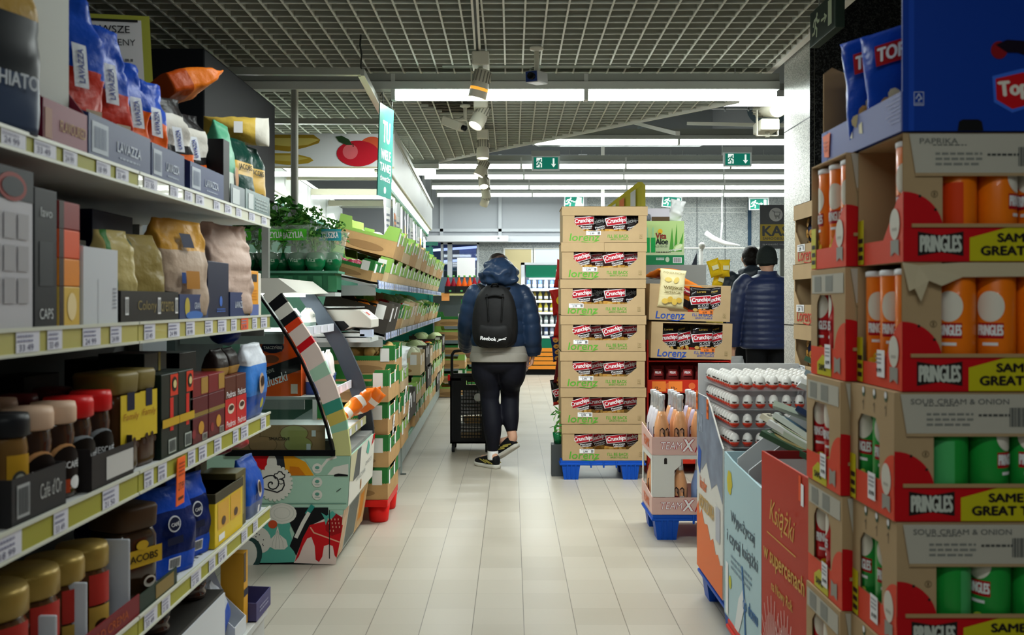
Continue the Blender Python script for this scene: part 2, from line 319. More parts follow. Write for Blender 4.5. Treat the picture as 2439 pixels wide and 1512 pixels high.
# support post, cross rail
s = MB(); s.box(-1.285, -1.25, 5.58, 5.62, 1.4, 2.5, mat('D8DAD2', .5)); s.box(-1.279, -1.256, 5.575, 5.58, 1.4, 2.5, mat('999B95', .5)); struct(ob('trim_4', s), 'aluminium post rising from the produce shelves to the light housing')
# ---- light fixtures: housing, tubes, brackets
TUBE = mat('F6FFF9', .3, emit=6, name='lit_tube'); HOUS = mat('C8CBC8', .45); HOUSD = mat('9DA19B', .5)
def fixture(label, Y, z, x0, x1, hx0=None, hx1=None, seg=1.5, group='fluorescent light rows'):
    t = thing('fluorescent_light', label, 'light', ((x0+x1)/2, Y, z), 0, group); cx = (x0+x1)/2; hx0 = x0 if hx0 is None else hx0; hx1 = x1 if hx1 is None else hx1
    m = MB(); m.box(hx0-cx, hx1-cx, -.04, .04, .03, .075, HOUS); m.box(hx0-cx, hx1-cx, -.03, .03, .08, .122 if Y < 9.3 else .15, HOUSD); ob('housing', m, t)
    n = max(1, round((x1-x0)/seg)); L = (x1-x0)/n
    for i in range(n):
        m = MB(); a = x0-cx+i*L; m.box(a+.01, a+L-.01, -.028, .028, -.028, .028, TUBE); ob('tube', m, t, bev=.012)
        m = MB(); m.box(a-.012, a+.012, -.034, .034, -.03, .12, HOUS); ob('bracket', m, t)
    tp = 3.95-z if Y > 9.3 or z > 2.6 else GZ+.03-z
    for x in (x0-cx+.25, x1-cx-.25): m = MB(); m.tube([(x, 0, .11), (x, 0, tp)], .004, HOUS, 5); ob('hanger', m, t)
    return t
fixture('nearest long fluorescent light, crossing under the grid ceiling', 5.6, 2.46, -.69, 1.55, -1.95, 1.55, 1.49)
fixture('short fluorescent light by the pillar, just behind the nearest long one', 6.7, 2.652, 1.38, 2.9)
for i, (Y, z, x0, x1, wt) in enumerate(ROWS[1:]): fixture('%s fluorescent row over the open back of the shop, counting from the front' % ['first', 'second', 'third', 'fourth', 'fifth'][i], Y, z, x0, x1)
fixture('fluorescent light ending beside the upper edge of the produce canopy', 9.2, 2.5, -2.2, -.72, -2.2, -.7)
for Y, lb in ((3.2, 'fluorescent light over the near part of the aisle'), (.2, 'fluorescent light just above the viewpoint over the aisle'), (-1.8, 'fluorescent light over the aisle behind the viewpoint')): fixture(lb, Y, 2.49, -.65, .85)
# ---- ducts over the open part
FO = mat('9FA3A6', .3, .75, .6, 7, name='duct_foil'); FD = mat('7D8587', .5, .3)
t = thing('air_duct', 'silver wrapped air duct above the cut edge of the grid ceiling', 'duct', (1.6, 11.9, 3.28)); m = MB(); m.box(-1.3, .9, 0, .7, 0, .6, FO); ob('duct_body', m, t, bev=.05)
m = MB(); m.box(-.05, .0, -.02, 0, 0, .6, FD); m.box(-.6, -.55, -.02, 0, 0, .6, FD); ob('duct_strap', m, t)
t = thing('vent_panel', 'grey vent panel with a round diffuser near the pillar', 'vent', (3.0, 12.2, 3.28)); m = MB(); m.box(-.5, 1.4, 0, .1, 0, .62, mat('A8ABAF', .5, .2)); ob('panel', m, t)
m = MB(); m.disc(front(-.001), .25, .42, .27, .22, mat('5C6C76', .5), .002); m.disc(front(-.001), .25, .44, .2, .16, mat('8F9A9E', .5), .004); m.disc(front(-.001), .25, .47, .13, .1, mat('55646C', .5), .006); ob('diffuser', m, t)
t = MB(); t.box(1.2, 4.5, 10.6, 10.75, 3.42, 3.46, mat('2B3136', .6)); 
for i in range(12): t.box(1.3+i*.26, 1.315+i*.26, 10.58, 10.6, 3.36, 3.52, PALE)
for z in (3.38, 3.5): t.box(1.2, 4.5, 10.58, 10.6, z, z+.012, PALE)
tag(ob('cable_tray', t), 'wire cable tray above the open ceiling, in front of the ducts', 'cable tray')
for i, (a, b) in enumerate((((1.38, 8.0, 2.66), (1.35, 10.9, 3.3)), ((2.75, 8.7, 2.85), (2.0, 10.9, 3.28)))):
    m = MB(); m.bar(a, b, .035, .035, WHITE); tag(ob('ceiling_rail', m), ['sloping white rail running back from the cut ceiling edge', 'sloping white rail by the lit spot near the pillar'][i], 'rail')
# vertical white column in the back shop
m = MB(); m.box(PX(1432, 15.8), PX(1440, 15.8), 15.8, 15.86, 1.6, 3.95, WHITE); struct(ob('trim_5', m), 'slim white post hanging over the back of the shop')
# ---- emergency exit signs
EG = mat('0E7A66', .4, emit=.35); EW = mat('EAF4F0', .4, emit=.6); EF = mat('E3E9EC', .4)
def runner(m, fr, cx, cy, s, c, o=.003):
    m.disc(fr, cx+.16*s, cy+.40*s, .09*s, .09*s, c, o, 10)
    for pts in ([(.1, .3), (-.08, -.02)], [(-.08, -.02), (.14, -.18), (.1, -.46)], [(-.08, -.02), (-.18, -.26), (-.42, -.28)], [(.1, .26), (.26, .08), (.42, .1)], [(.06, .28), (-.2, .22), (-.3, .04)]):
        m.line(fr, [(cx+a*s, cy+b*s) for a, b in pts], .12*s, c, o)
def exit_sign(label, loc, w, h, kind, rz=0, dark=False, roll=0):
    t = thing('exit_sign', label, 'sign', loc, rz, 'emergency exit signs', (0, roll, rz)); f = front(-.02)
    g, wt, fm = (mat('13241D', .4), mat('A9B49A', .5), mat('2C3A33', .5)) if dark else (EG, EW, EF)
    m = MB(); m.box(-w/2, w/2, -.02, .02, -h*.5, h*.5, fm); ob('housing', m, t, bev=.003)
    if not dark: m = MB(); m.box(-w/2-.01, w/2+.005, -.03, .03, h*.5, h*.5+h*.38, mat('A4A7A6', .5)); ob('battery_box', m, t)
    m = MB(); m.quad(f, -w*.44, w*.44, -h*.42, h*.42 if not dark else h*.46, g, .001); 
    if kind == 'down':
        m.quad(f, -w*.34, -w*.14, -h*.3, h*.38, wt, .002); runner(m, f, -w*.24, .0, h*.6, g, .003); m.quad(f, w*.25, w*.31, -h*.1, h*.34, wt, .002); m.poly(f, [(w*.28, -h*.3), (w*.37, -h*.04), (w*.31, -h*.08), (w*.25, -h*.08), (w*.19, -h*.04)], wt, .002)
    else:
        runner(m, f, -w*.24, 0, h*.7, wt, .002); m.line(f, [(-w*.02, 0), (w*.17, 0)], h*.07, wt, .002); m.line(f, [(w*.1, h*.1), (w*.18, 0), (w*.1, -h*.1)], h*.06, wt, .002); m.quad(f, w*.24, w*.38, -h*.32, h*.36, wt, .002)
    ob('panel', m, t)
    for x in (-w*.3, w*.3): m = MB(); m.tube([(x, 0, h*.5), (x, 0, (3.95 if not dark else GZ+.02)-loc[2])], .003, HOUSD, 5); ob('hanger', m, t)
    return t
exit_sign('green exit sign with a down arrow left of the slim white post', (PX(1300, 12.9), 12.9, PZ(389, 12.9)), .37, .19, 'down')
exit_sign('green exit sign with a down arrow hanging near the pillar', (PX(1756, 12.6), 12.6, PZ(380, 12.6)), .37, .185, 'down')
exit_sign('green exit sign showing just above the stack of crisp boxes', (PX(1367, 17), 17, PZ(481, 17)), .35, .22, 'right', 0, False, .03)
exit_sign('tilted green exit sign above the green juice carton', (PX(1600, 17), 17, PZ(481, 17)), .35, .2, 'right', 0, False, .1)
exit_sign('green exit sign half hidden behind the grey checkout banner', (PX(1807, 17), 17, PZ(486, 17)), .35, .21, 'right', 0, False, -.02)
exit_sign('unlit dark exit sign hung end-on from the ceiling above the crisp tower', (1.36, 4.15, 2.475), .34, .155, 'right', -PI/2, True)
# ---- spot track
m = MB(); m.bar((-.125, 2.2, 2.605), (-.31, 11.4, 2.605), .034, .03, mat('E6E4DA', .5)); m.bar((-.125, 2.2, 2.589), (-.31, 11.4, 2.589), .012, .004, mat('33342F', .6)); tr = tag(ob('spot_track', m), 'white spotlight track running along the middle of the ceiling', 'light track')
SPW = mat('DAD6C6', .5, name='spot_white'); LENS = mat('FFF6E0', .3, emit=14)
def spot(label, loc, aim, box=(.092, .1), warm=False):
    t = thing('spotlight', label, 'spotlight', loc, 0, 'spotlights on the ceiling track'); x, y, z = loc; top = 2.585-z
    m = MB(); m.box(-.045, .045, -.06, .1, top-.075, top, SPW); ob('adapter', m, t, bev=.008)
    m = MB(); m.tube([(0, 0, top-.075), (0, 0, top-.11)], .012, SPW); m.bar((-.05, 0, top-.1), (-.05, 0, 0), .02, .006, SPW, (1, 0, 0)); m.bar((.05, 0, top-.1), (.05, 0, 0), .02, .006, SPW, (1, 0, 0)); m.bar((-.05, 0, top-.1), (.05, 0, top-.1), .02, .006, SPW); ob('yoke', m, t)
    d = Vector(aim).normalized(); M = d.to_track_quat('Z', 'Y').to_matrix().to_4x4()
    m = MB(); m.lathe([(.03, -.07), (.042, -.06), (.044, .0), (.049, .02), (.049, .085), (.044, .085), (.043, .07)], SPW, 20, M=M)
    for k in range(14): a = 2*PI*k/14; m.box(-.003, .003, .04, .048, -.06, .0, mat('8F8C80', .6), M@Matrix.Rotation(a, 4, 'Z'))
    h = ob('lamp_head', m, t)
    if warm: m = MB(); m.lathe([(.0495, .03), (.0497, .046)], mat('F2A83C', .4, emit=.8), 20, M=M); ob('amber_ring', m, h)
    m = MB(); m.lathe([(.0, .078), (.042, .078), (.042, .08)], LENS, 18, M=M); ob('lens', m, h); return t
for i, (Y, X, py, aim, lb) in enumerate(((5.13, -.167, 196, (-.25, .1, -1), 'nearest spotlight on the track, with an amber ring, in front of the long light'), (6.24, -.203, 276, (-.35, -.3, -.7), 'second spotlight on the track, turned to the left, beside the white security camera'), (7.44, -.226, 352, (0, -.1, -1), 'third spotlight on the track, pointing straight down at the ceiling edge'),
    (8.56, -.262, 398, (-.5, -.1, -1), 'fourth spotlight on the track, lit and leaning left'), (9.5, -.285, 428, (.1, -.5, -1), 'fifth spotlight on the track, before the two tilted ones'), (10.35, -.285, 452, (.1, .3, -1), 'sixth spotlight on the track, next to last'), (11.2, -.306, 474, (-.4, .5, -1), 'last spotlight at the far end of the track'))):
    spot(lb, (X, Y, PZ(py, Y)), aim, warm=i == 0)
t = spot('big lit spotlight hanging beside the pillar', (1.86, 7.0, PZ(262, 7.0)), (.4, -1, -.25))
t.scale = (1.5, 1.5, 1.1); m = MB(); m.tube([(0, 0, .2), (0, 0, 1.55)], .008, SPW, 6); ob('drop_rod', m, t)
# ---- security cameras
def cctv(label, top, body, aim, c, face):
    t = thing('security_camera', label, 'security camera', top); b = Vector(body)-Vector(top)
    m = MB(); m.lathe([(.036, 0), (.036, -.012), (.02, -.016), (.014, -.02)], SPW, 18); m.tube([(0, 0, -.015), (0, 0, b.z+.03)], .013, SPW, 10); m.tube([(0, 0, b.z+.04), b+Vector((0, 0, .02))], .011, SPW, 8); ob('mount', m, t)
    M = Matrix.Translation(b)@Vector(aim).to_track_quat('Y', 'Z').to_matrix().to_4x4()
    m = MB(); m.box(-.035, .035, -.075, .075, -.03, .03, c, M); h = ob('camera_body', m, t, bev=.005)
    m = MB(); m.box(-.031, .031, .075, .079, -.026, .026, face, M); m.lathe([(.018, 0), (.018, .03), (.013, .03), (.012, .025)], BLACK, 14, M=M@Matrix.Translation((-.005, .076, 0))@Matrix.Rotation(-PI/2, 4, 'X')); ob('camera_lens', m, h)
    m = MB(); m.tube([(-.012, 0, b.z+.06), (-.035, 0, b.z+.05), (-.045, .0, b.z+.01), (-.03, .02, b.z-.01)], .004, mat('8E8F86', .5), 6); ob('cable', m, t)
cctv('grey security camera with a blue face, hanging right of the spotlight track', (.13, 5.07, 2.6), (.13, 5.05, 2.436), (-.42, -1, -.12), mat('B7B6B4', .4), mat('2A3E7A', .4))
cctv('white security camera pointing right, hanging left of the second spotlight', (-.32, 6.55, 2.6), (-.40, 6.5, 2.462), (.9, -.5, -.42), SPW, SPW)
m = MB(); GR_ = mat('7E786A', .7, var=.4, vsz=6)
for j in range(8): y = 4.367+.1*(18+j); m.box(-.62+.04*abs(j-4), -.12-.05*abs(j-3), y-.003, y+.003, GZ-.0006, GZ+.042, GR_)
struct(ob('trim_6', m), 'sooty grime on the ceiling blades around the white security camera')
# ================= PRODUCT BUILDERS (front looks to -Y, front edge on y = 0, base on z = 0) =================
def supe(a, e): c, s = math.cos(a), math.sin(a); return math.copysign(abs(c)**e, c), math.copysign(abs(s)**e, s)
def _grid(mb, rs, mf, caps=True):
    n = len(rs[0]); b = len(mb.v); mb.v += [tuple(p) for r in rs for p in r]
    for i in range(len(rs)-1):
        for k in range(n): mb.f.append((b+i*n+k, b+i*n+(k+1) % n, b+(i+1)*n+(k+1) % n, b+(i+1)*n+k)); mb.m.append(mb.mi(mf((i+.5)/(len(rs)-1), 2*PI*(k+.5)/n))); mb.s.append(True)
    if caps:
        for r, q in ((0, 1), (len(rs)-1, -1)): mb.f.append(tuple(b+r*n+k for k in range(n))[::-q]); mb.m.append(mb.mi(mf(r/(len(rs)-1), 0))); mb.s.append(False)
MB.grid = _grid
def pouch_mesh(w, d, h, mf, seed=0, kind='brick', crink=.006, nz=22, n=36, lean=0, sag=0):
    """kind: brick = gusseted coffee bag with folded top, pillow = chip bag sealed at both ends. Returns the mesh and its front frame."""
    mb = MB(); o = Vector((seed*3.7, seed*1.3, seed*7.1))
    def shape(t):
        if kind == 'brick':
            k = (.86+.14*math.sin(PI*min(1, t/.6))) if t < .6 else max(.14, .86*(1-((t-.6)/.4)**1.6)); ww = 1 if t < .8 else 1-.08*(t-.8)/.2
            return w/2*ww*(.97+.03*min(1, t*8)), d/2*k, .35 if t < .85 else .5
        q = max(.02, math.sin(PI*min(1, max(0, t)))**.55); return w/2*(1-.10*q), d/2*q, .75
    rs = []
    for i in range(nz+1):
        t = i/nz; a, b, e = shape(t); r = []
        for k in range(n):
            c, s_ = supe(2*PI*k/n, e); p = Vector((a*c, d/2+b*s_, h*t))
            nz_ = noise.noise_vector(p*14+o)*crink+noise.noise_vector(p*38+o)*crink*.5
            amp = min(1, t*5)*(1.4 if kind == 'brick' and t > .7 else 1)
            r.append(p+Vector((nz_.x*.6, nz_.y, nz_.z*.3))*amp+Vector((lean*t*t, -sag*math.sin(PI*t), 0)))
        rs.append(r)
    mb.grid(rs, mf)
    def fr(x, z, off=0):
        t = min(1, max(0, z/h)); a, b, e = shape(t); u = min(.999, abs(x)/a); c = u**(1/e); s_ = (max(0, 1-c*c))**.5
        return Vector((x+lean*t*t, d/2-b*(s_**e)-off-crink*.5-sag*math.sin(PI*t), z))
    return mb, fr
def jar(label, loc, rz, r, h, lid, body, lab, lidh=.2, group=None, round_=True, deco=None, cat='jar', sh=1, yaw=-.6):
    loc = (loc[0]-r*(1-math.cos(yaw)), loc[1]+r*math.sin(yaw), loc[2]) if rz else loc
    t = thing('coffee_jar', label, cat, loc, rz+(yaw if rz else 0), group); e = 20; zl = h*(1-lidh)
    m = MB()
    if round_: m.lathe([(r*.9, 0), (r, .008), (r, zl*.35), (r*.9*sh, zl*.6), (r*sh, zl*.82), (r*.86, zl*.95), (r*.8, zl)], body, e, (0, r, 0))
    else:
        rs = []
        for q, z in ((.92, 0), (1, .01), (1, zl*.85), (.88, zl*.97), (.8, zl)): rs.append([Vector((r*q*supe(2*PI*k/28, .4)[0], r+r*q*supe(2*PI*k/28, .4)[1], z)) for k in range(28)])
        m.rings(rs, body)
    ob('glass', m, t); m = MB()
    if round_: m.lathe([(r*.93, zl-.004), (r*1.0, zl), (r*1.0, h-.012), (r*.94, h)], lid, e, (0, r, 0))
    else: m.rings([[Vector((r*q*supe(2*PI*k/28, .4)[0], r+r*q*supe(2*PI*k/28, .4)[1], z)) for k in range(28)] for q, z in ((.95, zl-.004), (1.0, zl), (1.04, h-.008), (.98, h))], lid)
    ob('lid', m, t)
    f = cyl(r*1.012, 0, 0, r, 0) if round_ else front(-.001); ww = r*1.25 if round_ else r*.86
    m = MB()
    if lab: m.patch(f, -ww, ww, h*.06, zl*.62, lab, .001, 10, 2)
    if deco: deco(m, f, r, h)
    if m.v: ob('jar_label', m, t)
    return t
def carton(name, label, cat, loc, rz, w, d, h, m_, deco=None, group=None, bev=.002, lid=None):
    m = MB(); m.box(-w/2, w/2, 0, d, 0, h, m_)
    if deco: deco(m, front(0), w, h, d)
    o = ob(name, m, None, loc, (0, 0, rz), bev=bev); return tag(o, label, cat, group)
def tray(label, loc, rz, w, d, hf, hb, m_, deco=None, group=None, th=.003, sides=True, inner=None, cat='display tray', name='display_tray'):
    """shelf-ready carton: low front, sloping sides, high back"""
    t = thing(name, label, cat, loc, rz, group); inner = inner or m_
    m = MB(); m.box(-w/2, w/2, 0, d, 0, th, m_); m.box(-w/2, w/2, d-th, d, 0, hb, m_); ob('tray_body', m, t)
    m = MB(); m.box(-w/2, w/2, -th, 0, 0, hf, m_)
    if deco: deco(m, front(-th), w, hf)
    ob('tray_front', m, t)
    if sides:
        for sx in (-1, 1):
            m = MB(); x = sx*w/2; pts = [(0, 0), (d, 0), (d, hb), (d*.6, hb), (d*.3, hf+(hb-hf)*.3), (0, hf)]
            a = [(x, y, z) for y, z in pts]; b = [(x-sx*th, y, z) for y, z in pts]; N = len(pts)
            m.add(a+b, [tuple(range(N)), tuple(range(2*N-1, N-1, -1))]+[(i, (i+1) % N, N+(i+1) % N, N+i) for i in range(N)], m_); ob('tray_side', m, t)
    return t
# ================= COFFEE SHELVES (left of the aisle) =================
XF = -.88; DS = .46; Z5 = [1.5636, 1.210, .858, .516, .15]
SHM = mat('C9CBC9', .45, name='shelf_metal'); SHD = mat('8A8C8A', .5); RAIL = mat('BDB668', .35, coat=.3, name='price_rail_strip'); RAIL_GLARE = mat('D9D8C4', .3, coat=.5); LAB = mat('DCDCE8', .5); RAILG = mat('A5A23C', .5)  # far half of the top rail: white reflections put into the strip colour
t = thing('shelving_unit', 'long white metal shelving unit stocked with coffee on the left of the aisle', 'shelf', (XF, 2.3, 0)); Y0, Y1 = -.9, 1.19
m = MB(); m.box(-.52, -.50, Y0, Y1, 0, 2.05, mat('4A4B4A', .6)); ob('back_panel', m, t)
m = MB(); m.box(-.50, -.02, Y0, Y1, 0, .13, SHM); ob('plinth', m, t)
for y in (-.04, Y1-.02): m = MB(); m.box(-.50, -.46, y-.015, y+.015, .1, 2.05, SHD); ob('upright', m, t)
r_ = random.Random(4); ORG = mat('EE6A3C', .5)
for k, z in enumerate(Z5):
    m = MB(); m.box(-.50, -.008, Y0, -.043, z-.026, z-.002, SHM); m.box(-.50, -.008, -.037, Y1, z-.026, z-.002, SHM)
    if k in (2, 3): 
        for i in range(60): y = Y0+.03+i*.034; m.quad(topf(z-.002), -.045, -.033, y, y+.012, mat('5A5C5A', .6), .0008)
    s_ = ob('shelf', m, t, bev=.002)
    if k == 4: continue
    zb = z-(.036, .047, .051, .046)[k]
    for a, b in ((Y0, -.043), (-.037, Y1)):
        m = MB(); m.box(-.008, .0, a, b, zb, z, (RAIL if k == 1 else RAILG) if not (k < 1 and a > -.04) else RAIL_GLARE); m.box(-.002, .004, a, b, z-.004, z+.003, mat('D4D6C8', .3)); m.box(-.002, .004, a, b, zb-.002, zb+.004, mat('D4D6C8', .3)); ob('price_rail', m, s_)
        y = a+.03
        while y < b-.07:
            wd = r_.choice((.06, .07, .085)); m = MB(); f = rside(.0012); c = ORG if r_.random() < .08 else LAB
            m.quad(f, y, y+wd, zb+.005, z-.004, c); m.smallprint(f, y+.004, y+wd*.7, zb+.022, z-.008, 2, mat('8C8CA6', .6), .0018); m.txt(f, r_.choice(('24 99', '18 99', '33 49', '21 50')), y+wd*.42, zb+.014, wd*.6, .012, mat('5A5A78', .6), .0018)
            ob('price_label', m, s_); y += wd+r_.choice((.03, .07, .12, .16) if k > 1 else (.03, .05, .09))
for z in (Z5[1], Z5[3]): m = MB(); m.box(-.3, -.02, Y1-.004, Y1, z-.075, z-.035, SHD); ob('shelf_bracket', m, t)
XS = -.892
def sp(p0, p1, X=XS): a, b = YS(p0, X), YS(p1, X); return (a+b)/2, b-a
def zt(py, Y): return PZ(py, Y)
RL = PI/2
NAVY = mat('2B3A66', .45); NAVYD = mat('141B38', .5); MAROON = mat('6E1F33', .45); GOLD = mat('B79A4E', .35, .3); KRAFT = mat('B79B74', .75, var=.12, vsz=14, name='kraft_card'); DGREEN = mat('12332B', .4)
LBLUE = foil('1B4FC0', .25); LDB = foil('12307E', .25); RED = mat('C41E26', .4); LWHT = foil('D9DDE4', .25); LORG = foil('E0551C', .25)
# ---- top shelf
z = Z5[0]
y, wd = sp(-70, 96); mb, fr = pouch_mesh(wd*.85, .09, .33, lambda q, a: foil('B9954A', .3) if q > .62 else (mat('23272B', .35) if q > .34 else mat('3E4C66', .35)), 1); mb.txt(fr, 'MACCHIATO', -.01, .09, .17, .026, mat('D8DEE6', .4), .003, .02)
tag(ob('coffee_bag', mb, None, (XS, y-.02, z), (0, 0, RL-.35)), 'black and blue coffee bag with a gold top, nearest on the top shelf', 'coffee bag')
y, wd = sp(99, 204); t = tray('maroon display tray with a tall grey back card on the top shelf', (XS, y, z), RL, wd, .25, .085, .42, mat('7A2236', .45), lambda m, f, w, h: (m.txt(f, 'FLAVOURED', .03, h*.5, w*.6, .022, mat('B98A4E', .5), .001, .01), m.quad(f, -w*.47, -w*.32, .01, h*.8, mat('A07058', .5))))
m = MB(); m.box(-wd*.46, wd*.44, .03, .06, .004, .42, mat('B9BBB4', .6)); ob('insert_card', m, t)
def lavazza(i, label, p0, p1, hh, seed, lower, front_h=.095):
    y, wd = sp(p0, p1); upper = LBLUE
    tray(label+' tray of lettered coffee bags on the top shelf', (XS, y, z), RL, wd-.004, .26, front_h, .2, NAVY, lambda m, f, w, h: (m.quad(f, -w*.46, -w*.22, h*.15, h*.85, mat('B4BCC6', .5)), m.barcode(f, -w*.45, -w*.23, h*.2, h*.8, mat('56627E', .5)), m.txt(f, 'LAVAZZA', w*.12, h*.48, w*.4, h*.24, mat('C2CAD8', .5), .001, .02), m.smallprint(f, -w*.04, w*.3, h*.18, h*.28, 1, mat('A4AEC0', .5), .001)), 'navy trays of coffee bags')
    for j, (dx, dy) in enumerate(((-.25, .02), (.25, .025))):
        mb, fr = pouch_mesh(wd*.44, .11, hh*(1 if j == 0 else .94), lambda q, a: (foil('C2301C', .25) if q < .52+.04*math.sin(a*3) else upper) if lower == 'red' else ((foil('E8621E', .25) if q < .58 else upper) if lower == 'orange' else (foil('D9D5CC', .25) if .5 < q < .8 else (foil('E2641E', .3) if q < .4 else foil('1D1B1C', .25)))), seed+j, crink=.015)
        s2 = 1
        mb.patch(fr, -.03, .01, hh*.42, hh*.68, LWHT, .004, 4, 5); mb.patch(fr, .0, .045, hh*.12, hh*.3, mat('C9B49A', .5), .004, 3, 3); mb.disc(fr, -.03, hh*.2, .02, .024, mat('7A3A22', .5), .004)
        mb.txt(fr, 'LAVAZZA', -.01, hh*.55, hh*.2, .016, mat('2A3A8A', .5), .006, .02, rot=PI/2)
        tag(ob('coffee_bag', mb, None, (XS-.028-dy, y+dx*wd, z+.006), (0, random.Random(seed+j).uniform(-.06, .06), RL-.38+random.Random(seed*3+j).uniform(-.05, .05))), '%s coffee bag %s %s' % ({'red': 'tall blue and red', 'orange': 'blue and orange', 'mix': 'black, silver and orange'}[lower], 'on the near side of its' if j == 0 else 'on the far side of its', label+' tray'), 'coffee bag')
lavazza(0, 'wide navy', 207, 356, .37, 11, 'red'); lavazza(1, 'narrow navy', 358, 437, .30, 21, 'orange', .09); lavazza(2, 'farthest navy', 450, 531, .27, 31, 'mix', .085)
mb, fr = pouch_mesh(.14, .08, .22, lambda q, a: foil('D9701C', .25) if q > .35 else foil('A8430F', .3), 41, crink=.008)
tag(ob('coffee_bag', mb, None, (-1.06, 2.93, 1.865), (1.2, .3, RL+.9)), 'orange coffee bag lying across the tops of the blue ones', 'coffee bag')
y, wd = sp(532, 547); tag(carton('carton', 'x', 'carton', (XS, y, z), RL, wd, .2, .2, mat('16161A', .5)), 'slim black divider carton on the top shelf between the navy tray and the green bag', 'carton')
y, wd = sp(548, 581); tray('clear tray holding the green and white coffee bag', (XS, y, z), RL, wd, .2, .07, .1, mat('5E6A70', .35), lambda m, f, w, h: m.quad(f, -w*.4, w*.1, h*.15, h*.85, mat('C6CCCC', .5)), 'far trays of the top shelf', sides=False)
mb, fr = pouch_mesh(wd*.95, .08, .27, lambda q, a: foil('4E9A78', .3) if q > .42 else foil('CFD8CE', .3), 51); mb.disc(fr, .03, .1, .02, .035, mat('A8713A', .5), .004); mb.txt(fr, 'GUT', -.02, .055, .05, .02, mat('5A6E66', .5), .004, .01)
tag(ob('coffee_bag', mb, None, (XS-.015, y, z+.003), (0, 0, RL)), 'green and white coffee bag beside the dark green one on the top shelf', 'coffee bag')
y, wd = sp(583, 640); tray('clear green tray holding the dark green coffee bag', (XS, y, z), RL, wd, .2, .075, .1, mat('41605F', .3), lambda m, f, w, h: (m.quad(f, -w*.4, -w*.2, h*.15, h*.85, mat('C6CCCC', .5)), m.smallprint(f, -w*.1, w*.4, h*.2, h*.8, 4, mat('A8B4B2', .5))), 'far trays of the top shelf', sides=False)
for j, dx in enumerate((-.25, .25)):
    mb, fr = pouch_mesh(wd*.46, .085, .25, lambda q, a: mat('C9A24A', .35) if (.52 < q < .68 or (j == 1 and q < .5)) else foil('10382F', .2), 61+j, crink=.007)
    mb.txt(fr, 'JACOBS', .0, .25*.6, .08, .024, mat('2A2A1E', .5), .004, .02); mb.disc(fr, .02, .06, .02, .02, mat('6A3A1E', .5), .004)
    tag(ob('coffee_bag', mb, None, (XS-.02, y+dx*wd, z+.003), (0, 0, RL-.3)), ['dark green coffee bag with a gold band in the last tray of the top shelf', 'gold and dark green coffee bag at the far end of the top shelf'][j], 'coffee bag')
mb, fr = pouch_mesh(.105, .15, .23, lambda q, a: foil('C7A84C', .3) if q < .8 else foil('D4D0C4', .25), 71, kind='pillow', crink=.01); mb.quad(fr, -.02, .02, .12, .15, PAPER, .012)
tag(ob('coffee_bag', mb, None, (-1.10, 3.38, 1.875), (0, PI/2, .12)), 'plump gold coffee bag lying on other bags at the top shelf end', 'coffee bag')
m = MB(); m.box(-.12, .125, 0, .004, -.04, .25, mat('B9BE4A', .5)); f = front(0); m.quad(f, -.09, .10, .03, .235, PAPER); m.txt(f, 'ZAWSZE', .0, .205, .13, .022, INK, .002, .01); m.txt(f, 'NISKIE CENY', .0, .165, .16, .02, INK, .002); m.smallprint(f, -.07, .07, .08, .12, 2, mat('77777A', .6), .002); m.quad(f, -.085, .09, .228, .236, INK, .002)
tag(ob('price_board', m, None, (-1.245, 2.98, 1.90), (0, -.05, .35)), 'yellow-green notice board with a white sheet standing behind the blue coffee bags', 'notice board')
# ---- second shelf
z = Z5[1]
y, wd = sp(-60, 80)
def d_cap(m, f, w, h, d):
    m.quad(f, -w/2, w/2, h*.80, h, mat('2A2D31', .5)); m.disc(f, w*.1, h*.88, .05, .026, mat('8C2A22', .5), .002); m.disc(f, w*.1, h*.88, .038, .018, mat('2A2D31', .5), .003)
    for i in range(3):
        for j in range(3): m.patch(f, -w*.3+i*w*.25, -w*.3+i*w*.25+w*.2, h*(.16+j*.2), h*(.16+j*.2+.16), mat('A9A6AA', .5), .002, 1, 1)
carton('coffee_machine_box', 'large pale box with a red ring, nearest on the second shelf', 'box', (XS, y, z), RL, wd-.005, .25, .29, mat('C2C0C6', .5), d_cap)
y, wd = sp(82, 136); carton('capsule_box', 'tall charcoal capsule box beside the pale one on the second shelf', 'box', (XS, y, z), RL, wd, .2, .265, mat('26282B', .5), lambda m, f, w, h, d: (m.txt(f, 'lavo', 0, h*.83, w*.5, .018, mat('B9BDBE', .5)), m.txt(f, 'CAPS', 0, h*.1, w*.6, .02, mat('C9CDCE', .5)), m.quad(f, -w*.3, w*.3, h*.3, h*.62, mat('36393C', .5))))
y, wd = sp(137, 193)
for j, (c, zz, hh, nm) in enumerate((('D9B24A', 0, .08, 'pale'), ('E88A1C', .081, .055, 'amber'), ('E8561A', .137, .057, 'bright orange'), ('8A2320', .195, .055, 'dark red'))):
    carton('capsule_pack', '%s capsule pack, %s of the four-colour pile on the second shelf' % (nm, ['bottom', 'second from the bottom', 'second from the top', 'top'][j]), 'box', (XS, y, z+zz), RL, wd*.9, .2, hh, mat(c, .45), lambda m, f, w, h, d: (m.quad(f, -w/2, -w*.28, 0, h, mat('33241E', .5)), m.disc(f, w*.1, h*.5, .02, h*.35, mat('F0D8A0', .5)) if j == 0 else None), 'capsule packs in four colours')
y, wd = sp(194, 278); tray('display tray with a tall blank white front card on the second shelf', (XS, y, z), RL, wd-.004, .2, .165, .19, mat('C9CCD2', .5), lambda m, f, w, h: (m.quad(f, -w*.1, -w*.09, 0, h*.6, mat('9A9DA4', .5)), m.smallprint(f, w*.34, w*.45, h*.2, h*.5, 6, mat('8A8D9A', .5))))
